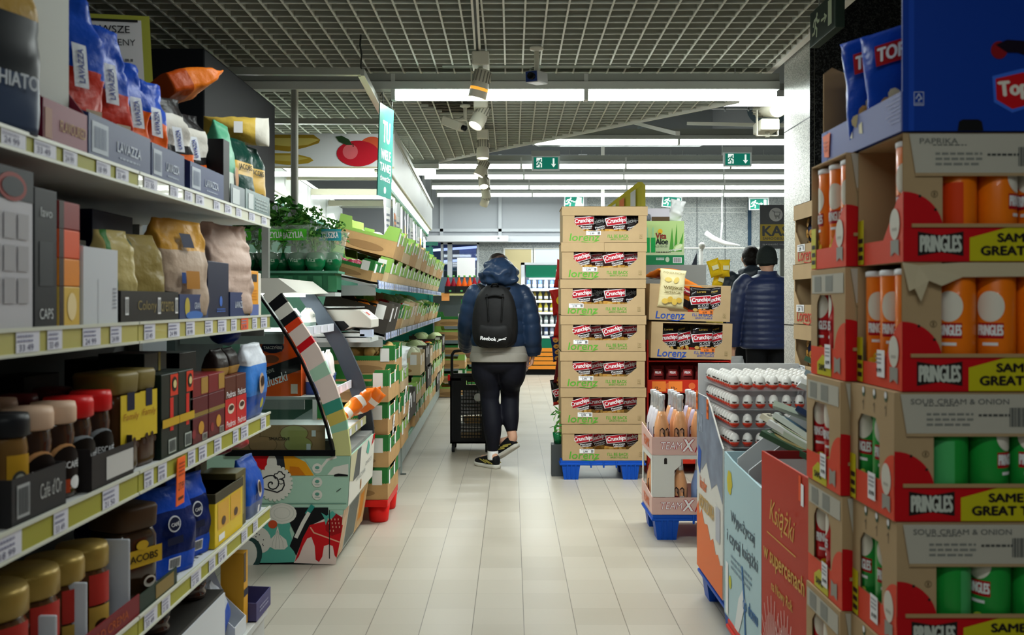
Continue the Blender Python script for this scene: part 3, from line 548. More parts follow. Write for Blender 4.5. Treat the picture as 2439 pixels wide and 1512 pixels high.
y, wd = sp(196, 216); carton('coffee_box', 'small white box with a black square, standing behind the blank white card', 'box', (XS-.21, y, z), RL, .05, .05, .235, PAPER, lambda m, f, w, h, d: m.quad(f, -.014, .014, h*.82, h*.92, BLACK))
y, wd = sp(284, 423); tray('long black tray with gold lettering on the second shelf', (XS, y, z), RL, wd-.004, .22, .075, .1, mat('1B1917', .45), lambda m, f, w, h: (m.txt(f, 'Colony', -.03, h*.5, w*.32, .03, mat('8A7A48', .5), .001, .0), m.txt(f, 'crema', w*.28, h*.5, w*.24, .026, mat('8A7A48', .5), .001), [m.barcode(f, x, x+.02, h*.25, h*.8, mat('6A6A66', .5), PAPER, .001) for x in (-w*.44, w*.1, w*.43)]))
for j, (a, b, c1, c2, lb) in enumerate(((300, 345, 'B8A66A', '3E7A3A', 'gold coffee bag with a green stripe'), (346, 404, '8E7C46', '2E4A34', 'shiny olive-gold coffee bag with a dark seam'))):
    y, wd = sp(a, b); mb, fr = pouch_mesh(wd, .09, .215, lambda q, an: foil(c2, .3) if 4.1 < an < 4.5 else foil(c1, .2), 81+j, crink=.009); tag(ob('coffee_bag', mb, None, (XS-.025, y, z+.004), (0, 0, RL-.3)), lb+' in the long black tray', 'coffee bag')
y, wd = sp(258, 300); carton('tea_box', 'small green and white box high at the back of the second shelf', 'box', (XS-.16, y+.1, z+.2), RL, .07, .05, .085, mat('5C8A3A', .5), lambda m, f, w, h, d: m.quad(f, -w*.3, w*.3, h*.1, h*.85, PAPER))
carton('coffee_box', 'grey-brown back box under the small green one on the second shelf', 'box', (XS-.15, y+.1, z), RL, .16, .09, .199, mat('5A5648', .6)); carton('coffee_box', 'navy box standing at the back of the second shelf, before the gold and beige bag', 'box', (XS-.17, 2.56, z), RL, .26, .16, .285, mat('151D42', .5))
y, wd = sp(425, 493)
tray('navy die-cut tray under the gold and beige coffee bag', (XS, y, z), RL, wd, .22, .07, .12, NAVY, lambda m, f, w, h: (m.txt(f, 'GRAN CAFE', w*.2, h*.55, w*.4, .018, mat('C2CAD8', .5), .001), m.disc(f, -w*.25, h*.5, .02, .026, mat('B7A33C', .5)), m.disc(f, 0, 0.012, w*.3, .012, mat('3A6AB4', .5), .0012)), 'navy trays on the second shelf')
mb, fr = pouch_mesh(wd*.9, .1, .27, lambda q, a: foil('C8933A', .25) if q > .66 else foil('BFA894', .35), 91, crink=.013); mb.patch(fr, -.03, .03, .075, .125, mat('B8803A', .5), .006, 3, 3); mb.patch(fr, -.05, -.032, .09, .12, mat('2A4A8A', .5), .006, 2, 2); mb.patch(fr, -.03, .02, .19, .23, NAVYD, .007, 3, 3)
tag(ob('coffee_bag', mb, None, (XS-.01, y, z+.01), (0, 0, RL-.3)), 'crinkled beige coffee bag with a gold top on the second shelf', 'coffee bag')
y, wd = sp(495, 545); carton('coffee_box', 'tall dark navy carton wall between the two beige bags', 'box', (XS, y, z), RL, wd, .2, .17, NAVYD, lambda m, f, w, h, d: (m.disc(f, w*.1, h*.3, .014, .016, mat('3E6AC0', .5)), m.smallprint(f, -w*.1, w*.3, h*.1, h*.18, 2, mat('3E6AC0', .5))))
y, wd = sp(546, 590); tray('navy tray under the plump beige coffee bag at the far end of the second shelf', (XS, y, z), RL, wd, .22, .08, .12, NAVY, lambda m, f, w, h: (m.txt(f, 'LAVAZZA', 0, h*.5, w*.5, .02, mat('C2CAD8', .5), .001, .02)), 'navy trays on the second shelf')
mb, fr = pouch_mesh(wd*1.15, .11, .29, lambda q, a: foil('C6AC9E', .35), 95, crink=.02, nz=30, n=44); tag(ob('coffee_bag', mb, None, (XS-.005, y, z+.01), (0, 0, RL-.3)), 'plump crumpled beige coffee bag at the far end of the second shelf', 'coffee bag')
y, wd = sp(592, 612); carton('coffee_box', 'bright orange-yellow coffee box at the very end of the second shelf', 'box', (XS+.005, y, z), RL, wd, .1, .155, mat('F0A01C', .4), lambda m, f, w, h, d: (m.quad(f, -w*.3, w*.3, h*.76, h*.93, INK), m.quad(f, -w/2, w/2, 0, h*.26, mat('5A6CA8', .5)), m.smallprint(f, -w*.3, w*.3, h*.35, h*.6, 4, mat('D88A18', .5))))
y, wd = sp(613, 624); carton('coffee_box', 'white box edge behind the orange-yellow box at the shelf end', 'box', (XS-.003, y, z), RL, wd, .12, .15, mat('E4DFD2', .5))
# ---- third shelf
z = Z5[2]; BROWN = mat('3A2416', .12, spec=.7); GLD = mat('96824A', .35, .2); BEI = mat('D9B79C', .45); LID = mat('222327', .4); REDL = mat('D81F20', .35)
def nes(m, f, r, h):
    m.disc(f, 0, h*.33, r*.85, h*.25, mat('D9A06A', .5), .002); m.disc(f, r*.12, h*.33, r*.75, h*.22, mat('1E1614', .4), .003); m.txt(f, 'NESCAFÉ', r*.1, h*.36, r*1.2, .017, PAPER, .004, .01); m.patch(f, -r*.9, r*.2, h*.06, h*.2, mat('C9502C', .5), .0035, 5, 1); m.disc(f, r*.5, h*.16, r*.3, h*.07, PAPER, .004)
def nesr(m, f, r, h):
    m.disc(f, 0, h*.36, r*.95, h*.24, mat('9AA2A8', .4), .002); m.disc(f, r*.15, h*.35, r*.85, h*.22, mat('17130F', .4), .003); m.txt(f, 'NESCAFÉ', r*.15, h*.37, r*1.3, .018, PAPER, .004, .01); m.disc(f, -r*.3, h*.14, r*.5, h*.07, mat('E8702A', .4), .0035); m.disc(f, -r*.2, h*.13, r*.25, h*.04, mat('FFD060', .4), .004)
def gldj(m, f, r, h): m.patch(f, -r*.35, r*.6, h*.05, h*.62, mat('C99A2A', .4), .002, 5, 1); m.disc(f, r*.12, h*.38, r*.3, h*.09, mat('4A4A44', .5), .004); m.disc(f, r*.12, h*.38, r*.2, h*.06, mat('B8B8AA', .5), .005)
for i, (a, b, py, kind) in enumerate(((-60, 50, 1005, 'k'), (48, 112, 985, 'k'), (107, 167, 970, 'b'), (166, 216, 957, 'b'), (205, 258, 945, 'r'), (254, 296, 930, 'r'))):
    y, wd = sp(a, b); hh = min(.25, zt(py, y)-z); r = wd*.5*.93
    ld, bd = {'k': (LID, mat('7A5A30', .2)), 'b': (BEI, BROWN), 'r': (REDL, BROWN)}[kind]
    jar(['brown-gold jar with a black lid, nearest on the third shelf', 'brown-gold jar with a black lid, behind the nearest one', 'dark coffee jar with a beige lid, first of the beige pair', 'dark coffee jar with a beige lid, next to the red lids', 'dark coffee jar with a bright red lid, next to the beige lids', 'dark coffee jar with a bright red lid, next to the yellow labels'][i], (XS-.012, y, z), RL, r, hh, ld, bd, None, .2, {'k': 'black-lidded jars', 'b': 'beige-lidded jars', 'r': 'red-lidded jars'}[kind], True, {'k': gldj, 'b': nes, 'r': nesr}[kind], sh=.93)
for i, (a, b, py, kind) in enumerate(((-10, 60, 985, 'b'), (40, 110, 935, 'm'), (130, 190, 930, 'm'))):
    y, wd = sp(a, b, XS-.15); jar('dark jar in the second row behind the front jars, %s of three' % ['nearest', 'middle', 'farthest'][i], (XS-.14, y, z), RL, .045, .2, {'b': BEI, 'm': mat('6A1A1E', .4)}[kind], BROWN, None, .2, 'second row of jars')
y, wd = sp(20, 150); m = MB(); m.box(-wd/2, wd/2, -.003, 0, 0, .085, mat('2B2B2D', .5)); f = front(-.003); m.barcode(f, -wd*.42, -wd*.2, .012, .072, INK, mat('A9ABAC', .5), .001); m.txt(f, "Café d'Or", wd*.2, .045, wd*.42, .03, mat('B4B6B4', .5), .001); m.box(-wd/2, -wd/2+.003, 0, .12, 0, .085, mat('2B2B2D', .5)); m.box(wd/2-.003, wd/2, 0, .12, 0, .085, mat('2B2B2D', .5))
tag(ob('display_tray', m, None, (XS+.003, y, z), (0, 0, RL)), 'black tray front with white script before the black-lidded jars', 'display tray')
y, wd = sp(212, 312); m = MB(); m.box(-wd/2, wd/2, -.003, 0, 0, .075, mat('262223', .5)); f = front(-.003); m.quad(f, -.04, wd*.48, .012, .062, mat('C9C7C4', .5)); m.box(-wd/2, -wd/2+.003, 0, .12, 0, .09, mat('262223', .5)); m.box(wd/2-.003, wd/2, 0, .12, 0, .09, mat('262223', .5))
tag(ob('display_tray', m, None, (XS+.003, y, z), (0, 0, RL)), 'black tray front with a blank white label before the red-lidded jars', 'display tray')
def fam(m, f, r, h): m.patch(f, -r*.8, r*.8, h*.3, h*.78, mat('D9BC2E', .4), .002, 4, 2); m.patch(f, -r*.3, r*.3, h*.62, h*.8, NAVYD, .003, 2, 2); m.txt(f, 'Family', 0, h*.55, r*1.3, .02, mat('A8641E', .5), .004, 0, .2); [m.disc(f, r*(-.5+.25*i), h*(.26+.05*(i % 2)), r*.13, h*.03, mat('3A2210', .4), .004, rot=.6*i) for i in range(5)]
for i, (a, b, py) in enumerate(((296, 345, 925), (342, 384, 918))):
    y, wd = sp(a, b); jar(['square coffee jar with an olive lid and yellow label, nearer of the pair', 'square coffee jar with an olive lid and yellow label, farther of the pair'][i], (XS-.01, y, z), RL, wd*.47, .235, mat('7A6A34', .45), mat('4A2F18', .2), None, .2, 'square jars with yellow labels', False, fam, yaw=-.1)
GRB = mat('16241E', .4)
def d_grn(m, f, w, h, d):
    m.quad(f, w*.02, w*.48, h*.72, h*.98, mat('D8381E', .4)); m.disc(f, w*.25, h*.86, w*.16, h*.09, mat('1E1A10', .5), .002); m.disc(f, w*.25, h*.86, w*.1, h*.05, mat('D8C88A', .5), .003); m.quad(f, w*.0, w*.2, h*.3, h*.7, mat('D8281E', .4)); m.quad(f, -w/2, w/2, h*.36, h*.46, mat('C9A21E', .4), .004); m.barcode(f, -w*.1, w*.35, h*.03, h*.2, INK, mat('B8C0B8', .5)); m.quad(rside(w/2), 0, d, h*.36, h*.46, mat('C9A21E', .4), .004)
y, wd = sp(384, 424); carton('coffee_box', 'dark green and red coffee box with a yellow band, nearer of two', 'box', (XS, y, z), RL, wd, .1, .215, GRB, d_grn, 'dark green banded boxes'); 
y, wd = sp(425, 460); carton('coffee_box', 'dark green and red coffee box with a yellow band, beside the dark red boxes', 'box', (XS, y, z), RL, wd, .1, .215, GRB, d_grn, 'dark green banded boxes')
y, wd = sp(375, 440); carton('coffee_box', 'dark green box lying on top at the back of the banded boxes', 'box', (XS-.06, y+.05, z+.216), RL, wd*.8, .12, .05, GRB, lambda m, f, w, h, d: m.quad(f, w*.1, w*.2, 0, h, mat('9A8A2A', .5)))
DR = mat('5E1A22', .45)
for j in range(3):
    for i, (a, b) in enumerate(((452, 496), (497, 535))):
        if j == 1 and i == 1 and False: continue
        y, wd = sp(a, b); carton('coffee_box', 'dark red coffee box, %s of the %s pile of dark red boxes' % (['bottom', 'middle', 'top'][j], ['nearer', 'farther'][i]), 'box', (XS, y, z+(0, .075, .131)[j]), RL, wd-.003, .14, (.074, .055, .055)[j], DR if j < 2 else mat('7A1F24', .45), lambda m, f, w, h, d: (m.quad(f, w*.1, w*.48, h*.1, h*.95, mat('A8803A', .4)) if j == 2 else (m.quad(f, -w/2, w/2, h*.0, h*.22, mat('8C7438', .4)) if j == 1 else (m.disc(f, w*.1, h*.55, w*.15, h*.25, mat('C9922E', .4)), m.barcode(f, w*.15, w*.42, h*.04, h*.3, INK, mat('B8B0A8', .5)), m.disc(f, -w*.3, h*.4, w*.1, h*.18, mat('8A2A30', .5))))), 'piled dark red coffee boxes')
for i, (a, b) in enumerate(((536, 562), (563, 586))):
    y, wd = sp(a, b); carton('coffee_box', ['bright red coffee box with a cup, next to the dark red piles', 'bright red coffee box with a cup, next to the blue bag'][i], 'box', (XS, y, z), RL, wd, .12, .165, mat('5A2A1C', .45), lambda m, f, w, h, d: (m.quad(f, -w/2, w/2, 0, h*.58, mat('C81E22', .4)), m.txt(f, 'Pedros', 0, h*.66, w*.8, .02, PAPER, .002), m.txt(f, 'Pedros', 0, h*.1, w*.8, .02, PAPER, .002), m.disc(f, 0, h*.38, w*.3, .016, mat('E4D2BC', .4), .002), m.disc(f, 0, h*.4, w*.22, .008, mat('3A1E10', .4), .003)), 'bright red coffee boxes')
for i, (a, b) in enumerate(((536, 562), (563, 586))):
    y, wd = sp(a, b); mb, fr = pouch_mesh(wd, .06, .085, lambda q, an: foil('2C2524', .25) if q > .3 else mat('A8803A', .4), 120+i); tag(ob('coffee_bag', mb, None, (XS-.02, y, z+.166), (0, 0, RL)), 'small dark foil bag standing on the %s bright red box' % ['first', 'second'][i], 'coffee bag', 'small dark foil bags')
y, wd = sp(588, 633); mb, fr = pouch_mesh(wd*.95, .1, .25, lambda q, a: mat('1F4FA8', .35) if q < .34 else (foil('3E7FD0', .25) if q < .75 else foil('D8DEE8', .2)), 130, crink=.008, lean=0); mb.disc(fr, -.01, .12, .032, .036, mat('C9A88A', .45), .006); mb.disc(fr, -.005, .128, .02, .018, mat('2E160C', .4), .008); mb.disc(fr, .01, .05, .018, .018, mat('B9B23A', .5), .006)
tag(ob('coffee_bag', mb, None, (XS+.0, y, z), (.12, 0, RL)), 'light blue coffee bag with a cup picture at the end of the third shelf', 'coffee bag')
mb, fr = pouch_mesh(.13, .1, .09, lambda q, a: foil('1A2E78', .25), 133, kind='pillow'); tag(ob('coffee_bag', mb, None, (XS-.03, 3.24, z+.255), (0, .1, RL)), 'dark blue foil bag stuffed above the light blue one on the third shelf', 'coffee bag')
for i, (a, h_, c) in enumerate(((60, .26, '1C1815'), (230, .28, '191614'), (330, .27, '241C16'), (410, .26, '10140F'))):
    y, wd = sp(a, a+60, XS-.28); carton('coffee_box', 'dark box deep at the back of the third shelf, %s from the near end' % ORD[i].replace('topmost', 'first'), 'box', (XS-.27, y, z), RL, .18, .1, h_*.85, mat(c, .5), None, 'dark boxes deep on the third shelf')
# hanging tag
m = MB(); m.box(-.03, .03, -.001, .001, -.125, 0, mat('FF6A1E', .5)); f = front(-.001); m.smallprint(f, -.022, .022, -.05, -.01, 4, mat('A83A0C', .5)); m.txt(f, '27.99', 0, -.075, .044, .02, mat('5A1C0C', .5)); m.smallprint(f, -.02, .02, -.115, -.098, 1, INK)
tag(ob('price_tag', m, None, (XF+.008, sp(388, 438)[0], Z5[2]-.008), (.03, .0, RL)), 'bright orange price tag hanging from the third shelf rail', 'price tag')
# ---- fourth shelf
z = Z5[3]; GB_ = mat('5C3A1C', .15, spec=.7); GL_ = mat('A58A45', .35, .25)
def golj(m, f, r, h): m.patch(f, -r*.3, r*.7, h*.36, h*.7, mat('B8322A', .4), .002, 5, 1); m.patch(f, -r*.3, r*.7, h*.04, h*.34, mat('C9A24A', .4), .002, 5, 1); m.disc(f, r*.2, h*.13, r*.3, h*.07, mat('3A1E12', .4), .004)
for i, (a, b, py) in enumerate(((-75, 20, 1450), (30, 135, 1395), (115, 200, 1365), (186, 250, 1335), (248, 302, 1305))):
    y, wd = sp(a, b); jar('gold-lidded coffee jar, %s of the row of five on the fourth shelf' % ['nearest', 'second', 'third', 'fourth', 'farthest'][i], (XS-.02, y, z), RL, wd*.46, min(.21, zt(py, y)-z+.01), GL_, GB_, None, .24, 'gold-lidded jars', True, golj, sh=1)
for i, (a, b) in enumerate(((200, 214), (300, 318), (130, 140))):
    y, wd = sp(a, b); m = MB(); m.box(-.004, .004, 0, .1, 0, (.155, .19, .13)[i], mat('C9CDD6', .5)); tag(ob('shelf_divider', m, None, (XS+.0, y, z), (0, 0, RL), bev=.003), 'white upright divider card %s' % ['between the fourth and fifth gold-lidded jars', 'past the last gold-lidded jar', 'between the third and fourth gold-lidded jars'][i], 'divider')
for nm, a, b, c, tx, hh in (('dark red tray front with orange lettering under the gold-lidded jars', 110, 325, '7A1A24', 'GOLD CREMA', .05), ('black tray front with a red slash at the near end of the fourth shelf', -60, 104, '2A2A2C', '', .09)):
    y, wd = sp(a, b); m = MB(); m.box(-wd/2, wd/2, -.003, 0, 0, hh, mat(c, .5)); f = front(-.003)
    if tx: m.txt(f, tx, wd*.1, hh*.5, wd*.5, .02, mat('B8541E', .5), .001)
    else: m.poly(f, [(wd*.3, .01), (wd*.4, .01), (wd*.48, .08), (wd*.4, .08)], mat('C42A22', .5))
    tag(ob('display_tray', m, None, (XS+.004, y, z), (0, 0, RL)), nm, 'display tray')
y, wd = sp(318, 420)
def jac(m, f, r, h): m.patch(f, -r*1.0, r*1.0, h*.38, h*.56, mat('C9A22A', .4), .002, 8, 1); m.txt(f, 'JACOBS', 0, h*.46, r*1.5, .022, mat('3A2A14', .5), .004, .02); m.disc(f, 0, h*.6, r*.3, h*.05, mat('C9A22A', .4), .003); m.disc(f, r*.35, h*.2, r*.3, h*.06, mat('D8CFC0', .4), .004); m.disc(f, r*.35, h*.21, r*.2, h*.03, mat('2A160C', .4), .005)
jar('big brown coffee jar with a gold band on the fourth shelf, beside the blue bags', (XS-.02, y, z), RL, .064, .235, mat('4A3420', .45), mat('33200F', .15, spec=.7), None, .22, None, False, jac, yaw=-.45)
y, wd = sp(322, 412); m = MB(); m.box(-wd/2, wd/2, -.003, 0, 0, .045, mat('1E3328', .5)); m.quad(front(-.003), -wd*.1, wd*.4, .005, .04, mat('8A7440', .5)); tag(ob('display_tray', m, None, (XS+.004, y+.01, z), (0, 0, RL)), 'low dark green tray front before the big brown jar', 'display tray')
for i, (a, b) in enumerate(((404, 470), (466, 515))):
    y, wd = sp(a, b); mb, fr = pouch_mesh(wd*.92, .085, .235, lambda q, an: foil('1F50C4', .2) if q > .72 or q < .24 else foil('14235C', .2), 140+i, crink=.011)
    mb.disc(fr, 0, .14, .024, .022, mat('D8DCE4', .4), .006); mb.disc(fr, 0, .14, .02, .018, NAVYD, .007); mb.patch(fr, -.03, .03, .085, .105, NAVYD, .005, 2, 1); mb.barcode(fr, -.025, .02, .02, .05, INK, PAPER, .005); mb.txt(fr, 'CAFÉ', 0, .14, .03, .012, PAPER, .009, .01)
    tag(ob('coffee_bag', mb, None, (XS-.03, y, z), (0, 0, RL+(-.4 if i == 0 else -.3))), ['shiny dark blue coffee bag under the orange price tag', 'shiny dark blue coffee bag between its twin and the yellow box'][i], 'coffee bag', 'shiny dark blue bags')
y, wd = sp(512, 578)
carton('coffee_box', 'bright yellow coffee box with a brown lid on the fourth shelf', 'box', (XS, y, z), RL, wd, .12, .165, mat('E2C01E', .4), lambda m, f, w, h, d: (m.box(-w/2-.002, w/2+.002, -.002, d, h*.82, h, mat('3E3822', .45)), [(m.quad(f, x-w*.19, x+w*.19, h*.3, h*.78, mat('D9A428', .4)), m.disc(f, x, h*.42, w*.07, h*.08, mat('4A2A14', .4), .002)) for x in (-w*.22, w*.22)], m.quad(f, -w*.38, -w*.18, h*.08, h*.2, PAPER)))
y, wd = sp(500, 556, XS-.08); carton('coffee_box', 'olive brown coffee box standing behind the yellow box', 'box', (XS-.15, y, z), RL, .12, .09, .235, mat('4A4326', .45), lambda m, f, w, h, d: m.quad(f, -w*.1, w*.45, h*.6, h*.97, mat('6E6234', .4)))
y, wd = sp(560, 594); carton('coffee_box', 'olive coffee box between the yellow box and the far blue bag', 'box', (XS-.005, y, z), RL, wd*.7, .12, .185, mat('5E5632', .45), lambda m, f, w, h, d: (m.quad(f, -w*.2, w*.3, h*.2, h*.9, mat('8A7C46', .4)),))
y, wd = sp(594, 632); mb, fr = pouch_mesh(wd*.9, .09, .2, lambda q, an: mat('5A6890', .4) if q < .22 else foil('1E50B0', .25), 150, crink=.008); mb.disc(fr, 0, .09, .022, .03, mat('D9CCBC', .4), .006); mb.disc(fr, .0, .095, .013, .02, mat('3A1E10', .4), .008); mb.patch(fr, -.02, .0, .01, .035, PAPER, .005, 1, 1)
tag(ob('coffee_bag', mb, None, (XS, y, z), (0, 0, RL)), 'blue coffee bag with a cup at the far end of the fourth shelf', 'coffee bag')
for i, (a, b) in enumerate(((500, 540), (545, 590), (585, 620))):
    y, wd = sp(a, b, XS-.06); mb, fr = pouch_mesh(.12, .06, .07, lambda q, an: foil(('8A4A4E', '9A3A40', 'A83034')[i], .15, .8), 160+i, kind='pillow', crink=.016); tag(ob('candy_bag', mb, None, (XS-.09, y, z+(.215, .21, .205)[i]), (0, .1*i, RL)), 'crumpled red and silver foil bag lying high on the fourth shelf, %s of three' % ['nearest', 'middle', 'farthest'][i], 'foil bag', 'crumpled foil bags')
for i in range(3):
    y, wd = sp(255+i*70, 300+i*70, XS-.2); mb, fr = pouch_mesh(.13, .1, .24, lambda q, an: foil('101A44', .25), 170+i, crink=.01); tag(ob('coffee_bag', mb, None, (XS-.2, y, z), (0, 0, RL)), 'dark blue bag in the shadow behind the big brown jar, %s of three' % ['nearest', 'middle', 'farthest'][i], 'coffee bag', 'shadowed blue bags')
# ---- base shelf
z = Z5[4]; WC = mat('D9DDE2', .5)
for i, (a, b) in enumerate(((388, 470), (470, 548))):
    y, wd = sp(a, b); m = MB(); m.box(-wd/2, wd/2, 0, .2, 0, .2, mat('3A3836', .5)); m.box(-wd/2, wd/2, -.004, 0, 0, .19, WC); tag(ob('carton', m, None, (XS-.02, y, z), (0, 0, RL)), 'plain white carton front on the bottom shelf, %s one' % ['nearer', 'farther'][i], 'carton', 'white cartons on the bottom shelf')
for i, (a, b) in enumerate(((400, 440), (478, 530))):
    y, wd = sp(a, b, XS-.03); jar('dark lidded tub standing in the %s white carton' % ['nearer', 'farther'][i], (XS-.05, y, z+.2), RL, .05, .07, LID, BROWN, None, .3, 'dark tubs in white cartons')
mb, fr = pouch_mesh(.16, .09, .17, lambda q, an: foil('2A52B4', .25) if q < .5 else foil('C6CCD8', .2), 180, crink=.01); tag(ob('coffee_bag', mb, None, (XS-.03, sp(545, 575)[0], z+.03), (0, -.45, RL)), 'blue and silver bag leaning to one side on the bottom shelf', 'coffee bag')
y, wd = sp(560, 596); tray('white tray with a tall curved side on the bottom shelf', (XS-.01, y, z), RL, .13, .22, .05, .26, WC, None)
y, wd = sp(594, 605); carton('tea_box', 'slim yellow and dark box standing in the white tray on the bottom shelf', 'box', (XS-.02, y, z+.004), RL, .05, .08, .25, mat('D9A02E', .45), lambda m, f, w, h, d: (m.quad(f, -w/2, w/2, h*.4, h*.5, NAVYD), m.quad(f, -w/2, 0, h*.6, h, mat('5A4A3A', .5))))
y, wd = sp(606, 640); tray('low violet-blue tray at the far end of the bottom shelf', (XS+.004, y, z), RL, wd, .25, .065, .075, mat('4E4A78', .5), lambda m, f, w, h: m.smallprint(f, -w*.3, w*.3, h*.3, h*.7, 2, mat('9A9AB8', .5)), inner=mat('6A4A34', .6))
# ================= COLD CASE =================
YC = 4.60; SC_ = F/YC
def q(px, py): return ((px-CX)/SC_, H-(py-CY)/SC_)
MINT = mat('A8CDB8', .4, name='mint_panel'); TEAL = mat('5AAE9C', .45); CHAR = mat('17181B', .4); PINK = mat('E3CFC6', .5); CREAM = mat('DEDCD2', .5); ARED = mat('C8161E', .4); FRM = mat('0E0F11', .3); SLATE = mat('3E444D', .4, .2)
case = thing('chilled_display_case', 'curved mint chilled display case with food pictures, beyond the coffee shelves', 'display case', (0, YC, 0))
prof = [(-1.66, .03), (-.843, .03), (-.806, .262), (-.787, .28), (-.773, .522), (-.793, .693), (-.843, .854), (-.924, 1.035), (-1.045, 1.216), (-1.135, 1.345), (-1.20, 1.368), (-1.66, 1.368)]
def slab(m, pts, y0, y1, mt):
    n = len(pts); m.add([(x, y0, z) for x, z in pts]+[(x, y1, z) for x, z in pts], [tuple(range(n)), tuple(range(2*n-1, n-1, -1))]+[((i+1) % n, i, n+i, n+(i+1) % n) for i in range(n)], mt)
# lower cabinet
m = MB(); slab(m, prof[:3]+[(-1.66, .262)], 0, .8, MINT); m.box(-1.66, -.86, .01, .79, 0, .03, BLACK); ob('base_cabinet', m, case)  # black foot slab carries the shadow under the case in its colour
f = front(-.001); m = MB()
def pp(*a): return [q(*p) for p in a]
m.poly(f, pp((540, 1340), (598, 1340), (655, 1340), (705, 1338), (700, 1300), (690, 1262), (697, 1225), (690, 1208), (540, 1208)), TEAL, .001)
m.poly(f, pp((692, 1208), (782, 1208), (782, 1245), (740, 1250), (712, 1335), (700, 1312), (690, 1300), (702, 1270), (688, 1240)), CHAR, .0012)
m.poly(f, pp((700, 1340), (800, 1344), (817, 1225), (780, 1232), (738, 1252), (715, 1300)), PINK, .0014)
m.poly(f, pp((702, 1338), (722, 1280), (738, 1250), (778, 1240), (817, 1250), (808, 1300), (802, 1328), (797, 1322), (793, 1300), (783, 1296), (772, 1300), (768, 1325), (760, 1338), (752, 1332), (750, 1300), (742, 1278), (732, 1282), (722, 1300), (712, 1325)), ARED, .0018)
m.poly(f, pp((775, 1240), (800, 1222), (816, 1232), (813, 1268), (790, 1276), (776, 1262)), mat('9A1218', .4), .002)
m.poly(f, pp((765, 1220), (778, 1228), (792, 1216), (800, 1224), (790, 1236), (782, 1236), (776, 1250), (772, 1232)), mat('4FA596', .45), .0024)
for i in range(14): x, y = 782+(i % 4)*8+(i//4)*1.5, 1236+(i//4)*9; a, b = q(x, y); m.quad(f, a-.002, a+.002, b-.005, b+.004, mat('E4A58A', .5), .0026)
m.line(f, pp((740, 1256), (748, 1268), (770, 1276), (808, 1290)), .006, mat('E4A58A', .5), .0026)
m.line(f, pp((706, 1278), (722, 1245), (735, 1222)), .018, CREAM, .002); m.line(f, pp((733, 1222), (744, 1206)), .022, mat('2F8F84', .4), .002)
a, b = q(672, 1215); m.disc(f, a, b-.015, .07, .05, CREAM, .002); [m.disc(f, a, b-.012, r, r*.7, mat(c, .5), .0022+i*.0002) for i, (r, c) in enumerate(((.058, 'C4C6BA'), (.055, 'DEDCD2'), (.04, 'C4C6BA'), (.037, 'DEDCD2')))]
m.poly(f, pp((662, 1252), (666, 1272), (682, 1285), (686, 1300), (678, 1308), (655, 1308), (640, 1300), (642, 1286), (656, 1272)), CREAM, .002); [m.line(f, pp((661, 1262), (650+8*i, 1290), (648+9*i, 1305)), .002, mat('B0B4A8', .5), .0024) for i in range(4)]
a, b = q(618, 1285); m.disc(f, a, b, .055, .065, CREAM, .002, rot=.4); [m.disc(f, a+.02*math.cos(i*2.2), b+.03*math.sin(i*1.7), .003, .003, INK, .0024, 8) for i in range(8)]; a, b = q(650, 1248); m.disc(f, a, b, .022, .02, mat('C8502E', .5), .0022)
a, b = q(590, 1320); m.disc(f, a, b, .07, .085, mat('2E4A48', .5), .0021, rot=-.2); m.disc(f, a-.01, b, .055, .07, CREAM, .0023, rot=-.2)
m.quad(f, q(784, 0)[0], q(786, 0)[0], .03, .262, BLACK, .003); ob('base_print', m, case)
# aisle side of the base: wood strip and grille
fr_ = plane((-.843, 0, .03), (0, 1, 0), Vector((.037, 0, .232)).normalized()); m = MB(); m.quad(fr_, .0, .16, 0, .234, mat('C9A98A', .5, var=.25, vsz=30), .0015); m.quad(fr_, .16, .5, 0, .234, mat('A8B0A8', .5), .0015); m.quad(fr_, .5, .8, 0, .234, mat('C9A878', .5, var=.3, vsz=20), .0015)
for i in range(16): m.quad(fr_, .18+i*.02, .19+i*.02, .01, .22, mat('5E6660', .5), .0022)
m.quad(fr_, .56, .7, .05, .2, mat('C9822E', .5), .002); ob('grille', m, case)
# body between base and glass
m = MB(); slab(m, [(-1.66, .262), (-.80, .262), (-.787, .28), (-.773, .522), (-1.66, .522)], 0, .8, MINT); ob('body', m, case, bev=.003)
m = MB(); f = front(-.001)
m.poly(f, pp((600, 1085), (640, 1085), (655, 1118), (628, 1122), (600, 1100)), ARED, .001); m.poly(f, pp((630, 1085), (700, 1085), (700, 1130), (630, 1130)), mat('2B2F36', .5), .0008)
m.poly(f, pp((676, 1086), (700, 1086), (728, 1100), (748, 1132), (700, 1132), (680, 1118)), mat('E09A1E', .4), .0014); m.poly(f, pp((690, 1110), (712, 1112), (728, 1132), (690, 1132)), mat('C8741A', .4), .0018)
a, b = q(648, 1112); m.disc(f, a, b+.02, .024, .04, CREAM, .0022); m.disc(f, a, b-.01, .035, .03, CREAM, .0022)
m.poly(f, pp((720, 1086), (832, 1086), (830, 1130), (752, 1132), (735, 1105)), mat('9CC2AC', .4), .0012); m.line(f, pp((760, 1120), (780, 1095), (800, 1088)), .012, CREAM, .0018); m.poly(f, pp((780, 1130), (795, 1112), (830, 1104), (830, 1132)), CREAM, .0016); m.poly(f, pp((796, 1130), (806, 1127), (829, 1130), (829, 1134), (796, 1134)), CHAR, .002)
a, b = q(655, 1150); m.disc(f, a, b, .078, .078, CREAM, .003, 40)
for i in range(24): m.disc(f, a+.079*math.cos(i*PI/12), b+.079*math.sin(i*PI/12), .009, .009, CREAM, .0028, 8)
sp_ = [(-.014+.0029*k*math.cos(k*.55), -.004+.0029*k*math.sin(k*.55)) for k in range(15)]; g1 = lambda L_: [(a+x, b+y) for x, y in L_]
